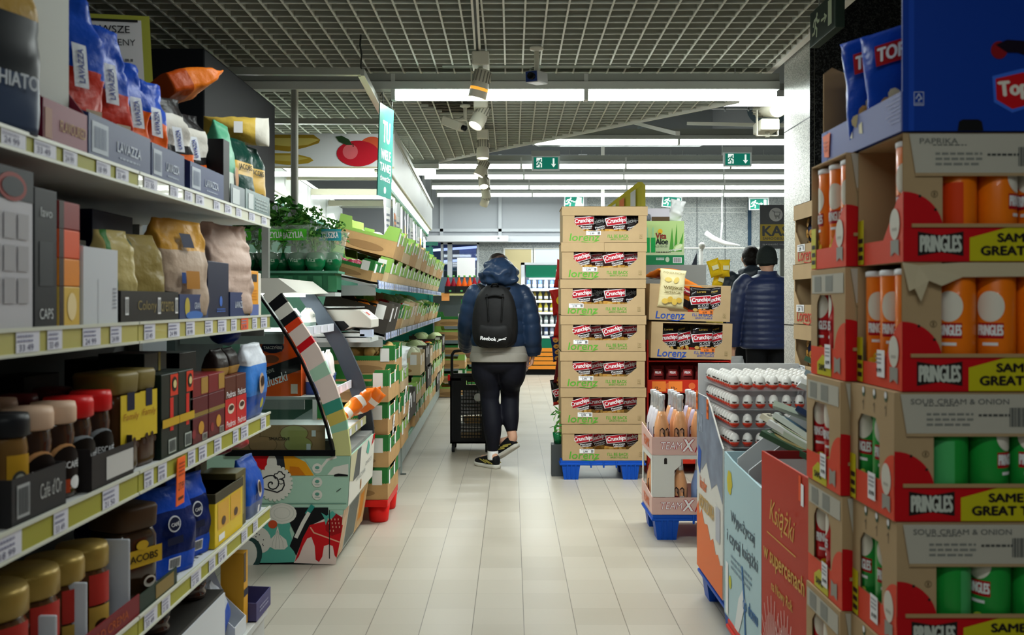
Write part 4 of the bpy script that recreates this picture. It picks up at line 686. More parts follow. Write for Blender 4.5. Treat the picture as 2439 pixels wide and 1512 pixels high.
m.line(f, g1(sp_), .006, INK, .004); e0 = math.atan2(sp_[-1][1]+.004, sp_[-1][0]+.014); r0 = .0029*14
m.line(f, g1([sp_[-1]]+[(-.014+(r0+.0035*i_)*math.cos(e0+.3*i_), -.004+(r0+.0006*i_)*math.sin(e0+.3*i_)) for i_ in range(1, 8)]+[(.012, -.044), (.035, -.032), (.046, -.01), (.042, .014), (.026, .02)]), .006, INK, .004)
m.line(f, g1([(.004, .022), (-.004, .032), (.0, .044), (.012, .046), (.02, .056), (.033, .054), (.038, .044), (.048, .04), (.047, .028), (.036, .022), (.02, .018)]), .005, INK, .004); m.line(f, g1([(.02, .0), (.03, -.005), (.04, .0)]), .003, INK, .004)
for py in (1115, 1148, 1178): a, b = q(756, py); m.disc(f, a, b, .024, .024, CREAM, .002); m.disc(f, a, b+.004, .011, .008, mat('5F9A88', .5), .003, 10); m.quad(f, a-.012, a+.012, b-.013, b-.01, mat('9FBDB0', .5), .003)
m.quad(f, q(600, 0)[0], q(825, 0)[0], .292, .296, mat('6E9A8A', .5), .002); m.line(f, pp((802, 1170), (812, 1163)), .003, INK, .002); ob('body_print', m, case)
# front panel facing the aisle
fr_ = plane((-.787, 0, .28), (0, 1, 0), Vector((.014, 0, .242)).normalized()); m = MB(); m.quad(fr_, 0, .8, 0, .243, CREAM, .002); m.poly(fr_, [(.1, .1), (.2, .24), (.32, .24), (.3, .1)], mat('4A4E50', .4), .003); m.poly(fr_, [(0, .12), (.12, .1), (.2, .243), (0, .243)], mat('C9C4A0', .4), .0028); m.txt(fr_, 'WARZYWA', .35, .09, .3, .022, mat('8A8F90', .5), .004); m.txt(fr_, 'OWOCE', .6, .12, .22, .02, mat('8A8F90', .5), .004); m.disc(fr_, .36, .04, .02, .026, mat('A8784A', .5), .004); m.poly(fr_, [(.5, .18), (.56, .24), (.62, .2), (.58, .16)], TEAL, .004); m.poly(fr_, [(.68, .19), (.74, .24), (.75, .2)], ARED, .004); m.poly(fr_, [(.72, .243), (.8, .243), (.8, .2)], ARED, .004); ob('front_panel', m, case)
# end panel around the glass: printed strip, black frame
outer = prof[4:10]; inner = [q(*p) for p in ((838, 1085), (797, 1085), (792, 1040), (775, 970), (748, 890), (712, 800), (672, 730), (640, 690))]
def strip(mb, y, th, cols):
    O = [(-.773, .522), (-.775, .56), (-.793, .693), (-.843, .854), (-.924, 1.035), (-.985, 1.128), (-1.045, 1.216), (-1.135, 1.345)]
    I = [(-.845, .522), (-.848, .56), (-.872, .66), (-.925, .82), (-.995, .98), (-1.05, 1.075), (-1.11, 1.17), (-1.195, 1.29)]
    for i in range(7):
        for j in range(3):
            a0, a1 = j/3, (j+1)/3; P = [tuple(O[i+k][c]+(O[i+1+k][c]-O[i+k][c])*a for c in (0, 1)) for k, a in ((0, a0), (0, a1))]; Q = [tuple(I[i+k][c]+(I[i+1+k][c]-I[i+k][c])*a for c in (0, 1)) for k, a in ((0, a0), (0, a1))]
            slab(mb, [P[0], Q[0], Q[1], P[1]][::-1], y, y+th, cols[(i*3+j) % len(cols)])
m = MB(); PE = mat('C8C98A', .45); strip(m, -.002, .03, [PE, PE, PE, PE, PE, mat('8FBFA4', .4), mat('C9B45A', .4), mat('3E8F7C', .4), PINK, PINK, mat('A9CDB4', .4), PINK, PINK, ARED, PINK, PINK, mat('E0431E', .4), CHAR, CREAM, CHAR, CREAM]); ob('end_panel', m, case)
m = MB(); I = [(-.845, .522), (-.848, .56), (-.872, .66), (-.925, .82), (-.995, .98), (-1.05, 1.075), (-1.11, 1.17), (-1.195, 1.29)]
for i in range(7): m.bar((I[i][0]-.012, -.004, I[i][1]), (I[i+1][0]-.012, -.004, I[i+1][1]), .012, .03, FRM, (0, 1, 0))
m.box(-1.37, -.845, -.012, .0, .522, .55, FRM); ob('glass_frame', m, case)
m = MB(); slab(m, [(x-.015, z) for x, z in I]+[(-1.66, 1.29), (-1.66, .53)], .012, .018, glassy('EEF4F2', .03)); ob('end_glass', m, case)
# far end frame, back, top box, shelves
m = MB(); strip(m, .77, .03, [SLATE]); ob('far_frame', m, case)
m = MB(); m.box(-1.66, -1.62, .02, .78, .52, 1.36, mat('5A5F60', .5)); ob('back_wall', m, case)
m = MB(); m.box(-1.66, -1.12, 0, .8, 1.30, 1.372, CREAM); m.add([(-1.12, 0, 1.30), (-1.12, .8, 1.30), (-1.03, .8, 1.305), (-1.03, .0, 1.305), (-1.12, 0, 1.372), (-1.12, .8, 1.372)], [(0, 1, 2, 3), (4, 3, 2, 5), (0, 3, 4), (1, 5, 2)], CREAM); ob('canopy_box', m, case)
m = MB(); ft = plane((-1.12, 0, 1.372), (0, 1, 0), Vector((.09, 0, -.067)).normalized()*-1); m.quad(ft, .3, .75, -.09, -.03, mat('D8D4C4', .5), -.004); f2 = topf(1.373); m.poly(f2, [(-1.16, .02), (-1.12, .02), (-1.12, .2), (-1.2, .1)], CHAR, .001); [m.disc(f2, -1.32, .2, r, r*1.6, mat(c, .5), .001+k*.0005) for k, (r, c) in enumerate(((.1, 'C4C6BA'), (.095, 'DEDCD2'), (.07, 'C4C6BA'), (.065, 'DEDCD2')))]; ob('top_print', m, case)
for i, (z, x) in enumerate(((1.115, -1.0), (.80, -.90), (.60, -.82))):
    m = MB(); m.box(-1.62, x, .03, .77, z-.012, z, mat('B9BDBC', .35)); s_ = ob('shelf', m, case); m = MB(); m.box(x-.004, x+.004, .03, .77, z-.02, z+.022, mat('D2D6DE', .3) if i < 2 else mat('C9C89A', .4)); [m.quad(rside(x+.0045), y, y+.06, z-.016, z+.018, LAB) for y in (.06, .22, .4, .58)]; ob('price_rail', m, s_); m = MB(); m.box(-1.6, x-.1, .03, .036, z-.06, z-.012, SHD); ob('shelf_bracket', m, s_)
m = MB(); f = front(.03); m.quad(f, -1.5, -.90, .54, .665, mat('B08A62', .5)); [(m.disc(f, x, z, .07, .042, mat('8F6C48', .5), .002), m.disc(f, x, z, .066, .038, mat(c, .5), .003)) for x, z, c in ((-1.28, .62, 'B58A60'), (-1.05, .625, 'B3AE6A'), (-1.2, .57, 'B88C62'), (-1.03, .572, 'AEAA66'))]; m.txt(f, 'SMACZNE', -1.12, .60, .1, .014, CHAR, .004, .01); [m.quad(f, a, a+.02, b, b+.03, PAPER, .004) for a, b in ((-.965, .61), (-1.37, .545), (-.99, .545))]; ob('inner_print', m, case)
m = MB(); m.box(-1.62, -.78, .02, .78, .52, .54, SHD); ob('floor_pan', m, case)
m = MB(); m.box(-1.5, -1.14, .1, .7, 1.285, 1.30, TUBE); ob('case_fill_tube', m, case); area('case_fill_light', (-1.12, YC+.4, 1.27), .06, .6, 1.2, COOL); area('case_fill_light', (-1.02, YC+.36, 1.095), .04, .6, 1.5, COOL); area('case_fill_light', (-.93, YC+.36, .785), .04, .6, 1.5, COOL)  # added tube and lamps to brighten the inside of the case
# things inside the case
def d_tar(m, f, w, h, d):
    m.box(-w*.12, w*.10, 0, .004, h, h+.022, mat('E85A14', .45)); m.disc(f, 0, h*.82, w*.2, h*.1, NAVYD, .002); m.quad(f, -w*.17, w*.17, h*.75, h*.89, NAVYD, .002); m.txt(f, 'TARCZYŃSKI', 0, h*.82, w*.32, h*.06, PAPER, .003, .01); m.disc(f, -w*.05, h*.62, w*.16, h*.07, mat('7A4226', .5), .002)
    m.poly(f, [(-w/2, h*.12), (w/2, h*.44), (w/2, h*.68), (-w/2, h*.36)], CHAR, .002); m.txt(f, 'EXCLUSIVE', -w*.12, h*.395, w*.3, h*.06, mat('B9B5AC', .5), .003, rot=.33); m.txt(f, 'Paluszki', w*.02, h*.27, w*.5, h*.16, PAPER, .003, .01, .2, .33); m.quad(f, w*.32, w*.44, h*.04, h*.2, mat('E8D8C8', .5), .003)
carton('sausage_box', 'orange snack sausage box with a black slanted band, seen through the end glass', 'box', (-1.165, YC+.08, .80), 0, .275, .14, .29, mat('E85A14', .45), d_tar)
for i, (x, y, z, c1, c2) in enumerate(((-.955, .2, .8, 'E6E8F0', '3E5AA8'), (-.955, .38, .8, 'DCE2EE', '4A6AB0'), (-.96, .58, .8, 'E8E4E0', '3A4E90'), (-1.08, .3, 1.115, 'C9CED0', '8A9AA0'), (-1.06, .55, 1.115, 'D0CCC4', '6A7A72'))):
    mb, fr = pouch_mesh(.13, .07, (.2, .2, .2, .11, .11)[i], lambda q_, a: foil(c1, .35) if q_ > .3 else mat(c2, .4), 200+i, crink=.006); mb.txt(fr, 'MLEKO' if i < 3 else 'SER', 0, .07, .07, .015, mat(c2, .5), .004, .01)
    tag(ob('cheese_pack', mb, None, (x, YC+y, z), (0, 0, PI/2)), ['white dairy bag with blue print', 'white dairy bag with pale blue print', 'cream dairy bag with dark blue print', 'grey cheese pack', 'beige cheese pack'][i]+', on the %s shelf of the chilled case' % ('middle' if i < 3 else 'upper'), 'dairy bag')
for i, (x, y, z, rz) in enumerate(((-.86, .33, .63, .4), (-.84, .5, .64, -.2), (-.85, .64, .63, .3))):
    mb, fr = pouch_mesh(.16, .07, .2, lambda q_, a: foil('E8701C', .2) if (int(q_*7) % 3 != 1) else foil('E6DCD6', .2), 210+i, kind='pillow', crink=.016)
    tag(ob('sausage_pack', mb, None, (x, YC+y, z), (.9, .3, PI/2+rz)), 'orange and silver sausage pack heaped on the low front shelf, %s of three' % ['nearest', 'middle', 'farthest'][i], 'sausage pack', 'heaped sausage packs')
# overhead dark sign cabinet behind the shelves on posts
t = thing('overhead_cabinet', 'dark grey overhead cabinet on slim posts, behind the coffee shelves', 'cabinet', (-1.70, 4.66, 0)); m = MB(); m.box(-.8, .40, -.6, .61, 1.80, 2.33, mat('101216', .6, spec=.12)); ob('cabinet_body', m, t, bev=.006)
for x, y in ((.36, .57), (-.5, .57)): m = MB(); m.box(x-.018, x+.018, y-.018, y+.018, 1.376 if x > 0 else 0, 1.80, mat('B9BBB6', .4, .4)); ob('post', m, t)
# ================= PRODUCE STAND =================
def xl(Y): return -.772-(Y-5.6)*.021
YAW = .021
GRN = mat('2F7A3C', .6, var=.06, name='green_card'); GRNL = mat('8FB85A', .6); KRF = mat('BD9868', .75, var=.1, vsz=12, name='kraft'); KRFD = mat('7A5A3A', .8); SGR = mat('8FB0A0', .45); ZINC = mat('9FACA8', .4, .3)
st = thing('produce_stand', 'long produce stand with a pale green plinth and clear price strips along the aisle', 'produce stand', (xl(6.6), 6.6, 0), YAW)
m = MB(); m.box(-1.1, -.03, .4, 6.0, .03, .215, ZINC); m.box(-1.1, -.06, .4, 6.0, 0, .03, mat('6E7A76', .5)); [m.quad(rside(-.0295), y-.003, y+.003, .03, .215, mat('55625E', .5)) for y in [1.0+i*.6 for i in range(9)]]; ob('plinth', m, st)
m = MB(); m.box(-.1, .015, .38, 6.0, .215, .245, mat('6FA58C', .4)); ob('plinth_cap', m, st, bev=.003)
m = MB(); m.box(-.012, .0, .4, .41, 0, .215, mat('8A9894', .4)); m.box(-.012, .03, .39, .41, 0, .008, mat('4A524E', .5)); ob('foot', m, st)
for z, y0 in ((1.035, -.58), (1.355, -.96)):
    m = MB(); m.add([(-.02, y0, z-.015), (-.02, 6, z-.015), (-.6, 6, z+.12), (-.6, y0, z+.12), (-.02, y0, z), (-.02, 6, z), (-.6, 6, z+.135), (-.6, y0, z+.135)], [(0, 3, 2, 1), (4, 5, 6, 7), (0, 1, 5, 4), (2, 3, 7, 6), (0, 4, 7, 3), (1, 2, 6, 5)], mat('B4B8B6', .4)); m.box(-.6, -.03, y0, y0+.015, z-.06, z-.0, mat('A4A8A6', .4)); s_ = ob('shelf', m, st)
    m = MB(); m.box(-.02, -.013, y0, 6, z-.02, z+.03, glassy('DCE6F0', .2)); ob('price_rail', m, s_); r_ = random.Random(int(z*100)); y = y0+.02
    while y < 5.9: wd = r_.choice((.08, .1, .12)); m = MB(); m.quad(rside(-.0125), y, y+wd, z-.016, z+.026, mat('BFC8E4', .4)); m.poly(rside(-.0125), [(y+wd*.2, z), (y+wd*.5, z+.015), (y+wd*.8, z+.004), (y+wd*.5, z-.008)], mat('8FA4D4', .5), .002); ob('price_label', m, s_); y += wd+r_.choice((.01, .02, .06))
m = MB(); m.box(-1.15, -1.1, -1, 6, .0, 1.75, mat('4E7A68', .5)); ob('back_panel', m, st)
# crates: corners higher than the dip in each long side; green band over kraft
def crate_mesh(w, d, h, top=GRN, low=KRF, band=.5, dip=.35, th=.006):
    m = MB()
    for fr, L, dp in ((front(0), w, dip), (rside(w/2, d/2), d, dip*.5), (back(d), w, dip), (lside(-w/2, d/2), d, dip*.5)):
        a = L/2
        P = [(-a, h*(1-band)), (a, h*(1-band)), (a, h), (a*.62, h), (a*.52, h*(1-dp)), (-a*.52, h*(1-dp)), (-a*.62, h), (-a, h)]
        if h*(1-dp) <= h*(1-band)+.01: P = [(-a, h*(1-band)), (a, h*(1-band)), (a, h), (-a, h)]
        for off, flip in ((0, 0), (-th, 1)):
            for pts, mm in ((P, top), ([(-a, 0), (a, 0), (a, h*(1-band)), (-a, h*(1-band))], low)):
                pts = pts[::-1] if flip else pts
                if len(pts) == 8 and not flip: m.poly(fr, [P[0], P[1], P[2], P[3], P[4], P[5], P[6], P[7]], mm, off)
                else: m.poly(fr, pts, mm, off)
        m.add([fr(x, y, o) for x, y in ((P[0],)+tuple(P[1:])) for o in (0, -th)], [(2*i, 2*i+1, 2*i+3, 2*i+2) for i in range(1, len(P)-1)], low)
        if mm is not None:
            n = int(L/.012)
            m.poly(fr, [(-a, h*(1-band)+.004)]+[p for i in range(n) for p in ((-a+i*L/n, h*(1-band)-.004), (-a+(i+.5)*L/n, h*(1-band)+.002))]+[(a, h*(1-band)+.004)], top, .0006) if L > .2 else None
    m.box(-w/2+th, w/2-th, th, d-th, .0, .006, low)
    m.disc(front(0), 0, h*.2, w*.32, h*.13, mat('9A7850', .75), .0008); m.quad(rside(w/2, d/2), -.02, .01, h*.62, h*.66, BLACK, .001)
    m.quad(rside(w/2, d/2), -.24 if d > .5 else -.2, -.15, h*.42, h*.86, PAPER, .0015); m.quad(rside(w/2, d/2), .02, .08, h*.5, h*.9, PAPER, .0015)
    m.quad(front(0), w*.28, w*.42, h*.45, h*.9, mat('E8E8E4', .6), .0015) if band > .45 else None
    return m
CR = {k: ob('produce_crate', crate_mesh(*a)) for k, a in {'n': (.40, .50, .183), 'l': (.40, .56, .20, GRNL, KRF, .45), 's': (.34, .56, .125, GRN, KRF, .5), 'g': (.40, .56, .17, GRNL, mat('C9B08A', .7), .55), 'w': (.40, .56, .2, mat('D4BC96', .7), mat('CDB48A', .7), .5, .25), 'd': (.42, .58, .2, mat('4A453E', .6), mat('3E3A35', .6), .5, .2), 'b': (.40, .56, .2, mat('55504A', .6), mat('4A4640', .6), .4, .3)}.items()}
_used = set()
def crate(kind, label, loc, rz, group, rot=None):
    o = CR[kind]
    if kind not in _used: _used.add(kind); o.location = loc; o.rotation_euler = rot or (0, 0, rz); return tag(o, label, 'crate', group)
    o = dup(o, loc, rz, rot=rot); return tag(o, label, 'crate', group)
# red pallet leg and the near floor stack
m = MB(); m.box(-.2, .2, 0, .5, .095, .135, mat('D8201C', .4)); p = thing('pallet', 'red plastic pallet under the green and kraft crates next to the chilled case', 'pallet', (-.905, 5.44, 0)); ob('deck', m, p, bev=.004)
for x in (-.13, .14):
    for y in (.08, .42): m = MB(); m.lathe([(.045, 0), (.05, .01), (.058, .1)], mat('D8201C', .4), 16, (x, y, 0), sx=1.1); ob('foot', m, p)
for k in range(4): crate('n', '%s green and kraft crate of the stack on the red pallet' % ['bottom', 'second lowest', 'second highest', 'top'][k], (-.905+.006*(k % 2), 5.44+(.008, 0, .012, -.006)[k], .137+.1845*k), .0, 'crates on the red pallet')
# base tier
BASE = [('nnnn', 6.02), ('lng', 6.62), ('sb', 7.2), ('ng', 7.78), ('nnw', 8.38), ('ldd', 8.98), ('gnw', 9.58), ('nln', 10.18), ('dgn', 10.78), ('nng', 11.38), ('lnd', 11.98)]
HGT = {'n': .183, 'l': .2, 's': .125, 'g': .17, 'w': .2, 'd': .2, 'b': .2}; NTH = ['nearest', 'second', 'third', 'fourth', 'fifth', 'sixth', 'seventh', 'eighth', 'ninth', 'tenth', 'farthest']
tops = {}
for i, (ks, Y) in enumerate(BASE):
    z = .247
    for j, k in enumerate(ks):
        crate(k, '%s crate in the %s pile along the produce plinth' % (['bottom', 'second', 'third', 'fourth'][j], NTH[i]), (xl(Y)-.17+.012*(j % 2), Y+.01*(j % 2), z), YAW, 'crates along the produce plinth'); z += HGT[k]+.0015
    tops[i] = (Y, z, HGT[k])
# middle tier and upper tier, tipped towards the aisle
TI = .25
def tier(z0, ks, lab, Y0, up):
    for i, k in enumerate(ks):
        if k == '.': continue
        Y = Y0+.59*i; w2 = .2; z = z0; x = xl(Y)-.225
        for j, kk in enumerate((k if not up or i == 0 else up+k)):
            if kk == '.': continue
            crate(kk, '%s crate from the near end, %s produce tier%s' % (NTH[min(i, 10)], lab, '' if not up or i == 0 else [', lower one', ', upper one'][j]), (x+(z-z0)*math.tan(TI), Y, z+math.sin(TI)*.2+.012), 0, 'crates on the %s produce tier' % lab, (0, TI, YAW)); z += (HGT[kk]+.004)*math.cos(TI)
tier(1.04, 'dngwlgnlgn', 'middle', 6.06, ''); tier(1.36, 'slglwlglgll', 'upper', 5.65, 'g')
# ---- loose produce: one mesh per kind, copied
def lump(c, r, sx=1, sy=1, sz=1, n=.12, seed=0, rough=.6):
    m = MB(); m.lathe([(r*math.sin(PI*i/8), -r*math.cos(PI*i/8)) for i in range(9)][0:9], mat(c, rough, var=.12, vsz=10), 12); vs_ = []
    for v in m.v: p = Vector(v); p = Vector((p.x*sx, p.y*sy, p.z*sz)); vs_.append(tuple(p*(1+n*noise.noise(p*22+Vector((seed, 3, 1))))))
    m.v = vs_; return m
PROD = {'potato': (lump('C9A868', .036, 1.25, 1, .9, .3, 1), 'potato'), 'cabbage': (lump('C8D8A0', .085, 1, 1, .92, .12, 2), 'cabbage'), 'lettuce': (lump('DCE4C0', .075, 1, 1.1, .9, .3, 3), 'lettuce'), 'pepper': (lump('C81E1E', .045, .9, 1, 1.05, .2, 4, .2), 'pepper'), 'lemon': (lump('EBC51E', .035, 1.25, 1, 1, .1, 5, .4), 'lemon'), 'onion': (lump('7A2438', .038, 1, 1, .9, .08, 6, .35), 'onion'), 'orange': (lump('E8841E', .04, 1, 1, 1, .05, 7, .4), 'orange'), 'tomato': (lump('D8301E', .034, 1, 1, .9, .06, 8, .25), 'tomato'), 'leek': (lump('E8EBD8', .05, 1.5, .9, .6, .5, 9), 'celery')}
_pu = {}
def heap(kind, where, cx, cy, z, w, d, n, seed, tilt=0, step=None):
    mb, nm = PROD[kind]; r = random.Random(seed); k = 0; step = step or {'cabbage': .16, 'lettuce': .15, 'leek': .11}.get(kind, .075); nx, ny = max(1, int(w/step)), max(1, int(d/step))
    for j in range(ny):
        for i in range(nx):
            if k >= n: return
            x = -w/2+w*(i+.5)/nx+r.uniform(-.008, .008); y = -d/2+d*(j+.5)/ny+r.uniform(-.008, .008); zz = z+r.uniform(0, .022)-tilt*x; loc = (cx+x, cy+y, zz); lb = '%s lying in %s' % ({'leek': 'pale celery', 'potato': 'yellow potato', 'onion': 'dark red onion', 'tomato': 'red tomato', 'pepper': 'glossy red pepper', 'lettuce': 'pale green lettuce', 'cabbage': 'pale green cabbage', 'lemon': 'yellow lemon', 'orange': 'bright orange'}[kind], where)
            if kind in _pu: o = _pu[kind].copy(); COL.objects.link(o)
            else: o = ob(nm, mb); _pu[kind] = o
            o.location = loc; o.rotation_euler = (r.uniform(0, 6), r.uniform(0, 6), r.uniform(0, 6)) if kind != 'leek' else (0, 0, r.uniform(0, 6)); tag(o, lb, nm, nm+' heap in '+where); k += 1
def topheap(i, kind, n, seed):
    Y, z, h = tops[i]; heap(kind, 'the top crate of the %s pile along the plinth' % NTH[i], xl(Y)-.17, Y+.28, z-h*.3, .36, .52, n, seed)
topheap(0, 'potato', 26, 1); topheap(1, 'lettuce', 6, 2); topheap(4, 'lettuce', 6, 4); topheap(5, 'cabbage', 6, 5); topheap(6, 'lettuce', 6, 6); topheap(7, 'lemon', 16, 7); topheap(8, 'tomato', 16, 8); topheap(9, 'tomato', 16, 9); topheap(10, 'cabbage', 6, 10)
def tierheap(z0, i, kind, n, lab, seed, dz=.0): Y = (6.06 if lab == 'middle' else 5.65)+.59*i; heap(kind, 'the %s crate of the %s produce tier' % (NTH[i], lab), xl(Y)-.225, Y+.28, z0+dz+.17, .34, .52, n, seed, tilt=.22)
tierheap(1.04, 0, 'orange', 14, 'middle', 20); tierheap(1.04, 1, 'orange', 12, 'middle', 21, .01); tierheap(1.04, 3, 'pepper', 14, 'middle', 22); tierheap(1.04, 4, 'cabbage', 6, 'middle', 23); tierheap(1.04, 6, 'lettuce', 6, 'middle', 24); tierheap(1.04, 8, 'cabbage', 6, 'middle', 25)
tierheap(1.36, 0, 'onion', 12, 'upper', 30, -.05)
for i in (1, 2, 3, 5, 7): tierheap(1.36, i, 'leek' if i < 4 else 'lettuce', 10, 'upper', 31+i, .16)
# white carrier bag in a crate of the base tier
mb, fr = pouch_mesh(.3, .2, .2, lambda q_, a: film('E6ECEE', .75), 300, kind='pillow', crink=.03, nz=26, n=40); mb.disc(fr, 0, .1, .04, .03, mat('7FB08A', .5), .012); tag(ob('carrier_bag', mb, None, (xl(6.62)-.08, 6.74, tops[1][1]-.06), (.15, .1, .3)), 'translucent white plastic bag crammed into the second crate pile along the plinth', 'plastic bag')
# tall paper notes hanging on the crates
for i, (x, y, z) in enumerate(((-.70, 6.25, .62), (-.70, 6.5, .55), (-.71, 5.7, .5))):
    m = MB(); m.box(0, .002, -.04, .04, -.09, .09, PAPER); m.smallprint(rside(.002), -.03, .03, -.05, .06, 5, mat('9A9AA0', .6)); tag(ob('price_note', m, None, (x-.002+.006, y, z), (0, .08, YAW)), 'white paper note stuck on the crates near the red pallet, %s' % ['upper one', 'farther one', 'one nearest the case'][i], 'note')
# ---- herbs in the tray above the case
tr = thing('plant_tray', 'ribbed green plastic tray carrying the potted herbs above the chilled case', 'tray', (-1.22, 5.54, 1.315)); m = MB(); m.box(-.42, .22, -.1, .09, 0, .012, mat('2A5A40', .4)); m.box(-.42, .22, -.11, -.1, 0, .105, mat('2E6B4A', .35)); m.box(.21, .22, -.1, .09, 0, .105, mat('2E6B4A', .35)); [m.box(x, x+.05, -.12, -.11, .0, .09, mat('3C7E58', .35)) for x in [-.40+.083*i for i in range(8)]]; ob('tray_body', m, tr); m = MB(); m.box(-.43, .24, -.13, .09, .105, .118, mat('5E9A80', .3)); ob('tray_rim', m, tr)
m = MB(); m.box(-1.6, -1.0, 5.43, 5.62, 1.29, 1.312, mat('B9BDBB', .4)); m.box(-1.58, -1.55, 5.58, 5.61, 0, 1.29, mat('B9BDBB', .4)); m.box(-1.13, -1.105, 5.44, 5.47, 0, 1.29, mat('B9BDBB', .4)); tag(ob('plant_bench', m), 'metal bench standing under the herb tray', 'bench')
LEAF = [mat(c, .4, name='leaf') for c in ('5A9E48', '72BC58', '43903E', '92CC6C')]; GPOT = mat('0F6B3E', .2, coat=.4)
def herb(label, loc, h, kind, seed, sleeve=None, word=None, pc=GPOT, spread=1.0):
    r = random.Random(seed); t = thing('potted_herb', label, 'potted herb', loc, r.uniform(-.4, .4), 'potted herbs'); m = MB(); m.lathe([(.04, 0), (.058, .035), (.062, .06), (.05, .1), (.03, .108)], pc, 18); f = cyl(.0625); m.txt(f, 'Vita', 0, .06, .05, .022, mat('BFE0C8', .4), .002, .01); ob('pot', m, t)
    m = MB(); n = {'basil': 95, 'fine': 150}[kind]
    for i in range(9):
        a = r.uniform(0, 6.28); x, y = .06*spread*math.cos(a)*r.random(), .06*spread*math.sin(a)*r.random(); m.tube([(0, 0, .1), (x*.6, y*.6, .1+h*.4), (x*1.5, y*1.5, .1+h*r.uniform(.6, .95))], .0025, LEAF[1], 5, False)
    for i in range(n):
        a = r.uniform(0, 6.28); q_ = r.random()**.7; rr = .085*spread*math.sqrt(r.random())*(1.1-.35*q_); c = Vector((rr*math.cos(a), rr*math.sin(a), .1+h*(.15+.85*q_))); L = r.uniform(.04, .07) if kind == 'basil' else r.uniform(.016, .03); W = L*.36
        R = Euler((r.uniform(-.9, .5), r.uniform(-.5, .5), r.uniform(0, 6.28))).to_matrix(); P = [(-W*.0, 0, 0), (W, L*.4, .006), (W*.7, L*.75, .0), (0, L, -.008), (-W*.7, L*.75, .0), (-W, L*.4, .006), (0, L*.5, -.006)]; P = [c+R@Vector(p) for p in P]
        m.add(P, [(0, 1, 6), (1, 2, 6), (2, 3, 6), (3, 4, 6), (4, 5, 6), (5, 0, 6)], LEAF[r.randrange(4)], True)
    ob('foliage', m, t)
    if sleeve: m = MB(); m.rings([[Vector((rr*math.cos(2*PI*k/16)*(1+.1*math.sin(k*3)), rr*math.sin(2*PI*k/16), z)) for k in range(16)] for rr, z in ((.045, .02), (.066, .08), (.085, .18), (.105, .1+h*.62))], film('DDEBE2', .28), False); ob('sleeve', m, t)
    if word: m = MB(); f = cyl(.09, .1, 0, 0, 0); m.patch(f, -.075, .075, .17, .235, mat(word[1], .4), .008, 8, 2); m.txt(f, word[0], .0, .2, .11, .034, PAPER, .011, .015, 0, .06); ob('name_band', m, t)
    return t
zt_ = 1.435
herb('potted basil with a bright green name band, nearest the coffee shelves', (-1.53, 5.50, zt_), .2, 'basil', 1, True, ('BAZYLIA', '4FBF2E')); herb('potted basil with a bright name band, second in the herb tray front', (-1.39, 5.49, zt_), .24, 'basil', 2, True, ('BAZYLIA', '4FBF2E'))
herb('tall leafy basil rising highest behind the front pots', (-1.33, 5.58, zt_), .34, 'basil', 3, None, None, GPOT, 1.3); herb('wrapped basil with a tilted green name band right of the middle', (-1.225, 5.50, zt_), .25, 'basil', 4, True, ('BAZYLIA', '4FBF2E')); herb('leafy basil standing at the back of the tray', (-1.47, 5.58, zt_), .32, 'basil', 5, None, None, GPOT, 1.3)
herb('fine-leaved herb with a yellow label behind the parsley', (-1.16, 5.58, zt_), .27, 'fine', 6, True, None, mat('C9A22A', .4), 1.1); herb('potted parsley with a teal name band at the right end of the tray', (-1.04, 5.53, zt_), .2, 'fine', 7, True, ('PIETRUSZKA', '2A8F9A'), GPOT, 1.1); herb('small wrapped herb in front of the yellow-labelled one', (-1.12, 5.47, zt_), .14, 'fine', 8, True)
# ---- kitchen scale on the shelf
t = thing('scale', 'grey and white weighing scale between the chilled case and the produce', 'scale', (-.95, 5.53, 1.06)); m = MB(); m.box(-.2, .12, -.1, .2, .0, .02, mat('C4C6C4', .35)); ob('base_plate', m, t, bev=.004)
m = MB(); slab(m, [(-.17, .03), (-.02, .03), (.05, .055), (.155, .05), (.155, .1), (.09, .155), (-.17, .155)], -.1, .2, mat('C9C6BC', .4)); ob('scale_body', m, t, bev=.006)
m = MB(); slab(m, [(-.18, .035), (-.0, .035), (.03, .06), (.0, .09), (-.18, .09)], -.103, -.1, BLACK); ob('shadow_gap', m, t)  # flat black slab stands in for the shaded gap
m = MB(); m.box(-.2, .07, -.11, .21, .165, .172, mat('B4B8B8', .2, .6)); ob('weighing_plate', m, t); m = MB(); fr_ = plane((.155, .05, .1), (0, 1, 0), Vector((-.065, 0, .055)).normalized()); m.quad(fr_, -.12, .12, .012, .075, PAPER, .002); m.quad(fr_, -.1, -.02, .03, .06, mat('A84A3A', .5), .003); ob('key_panel', m, t)
m = MB(); m.box(.09, .16, -.1, -.04, .0, .04, mat('B9C4DA', .4)); ob('label_holder', m, t); m = MB(); m.box(-.22, .15, -.12, .22, -.03, -.005, mat('BFC4C2', .4)); m.box(-.1, -.07, .2, .50, -.03, -.012, mat('BFC4C2', .4)); m.box(.0, .03, .2, .50, -.03, -.012, mat('BFC4C2', .4)); ob('shelf_arm', m, t)
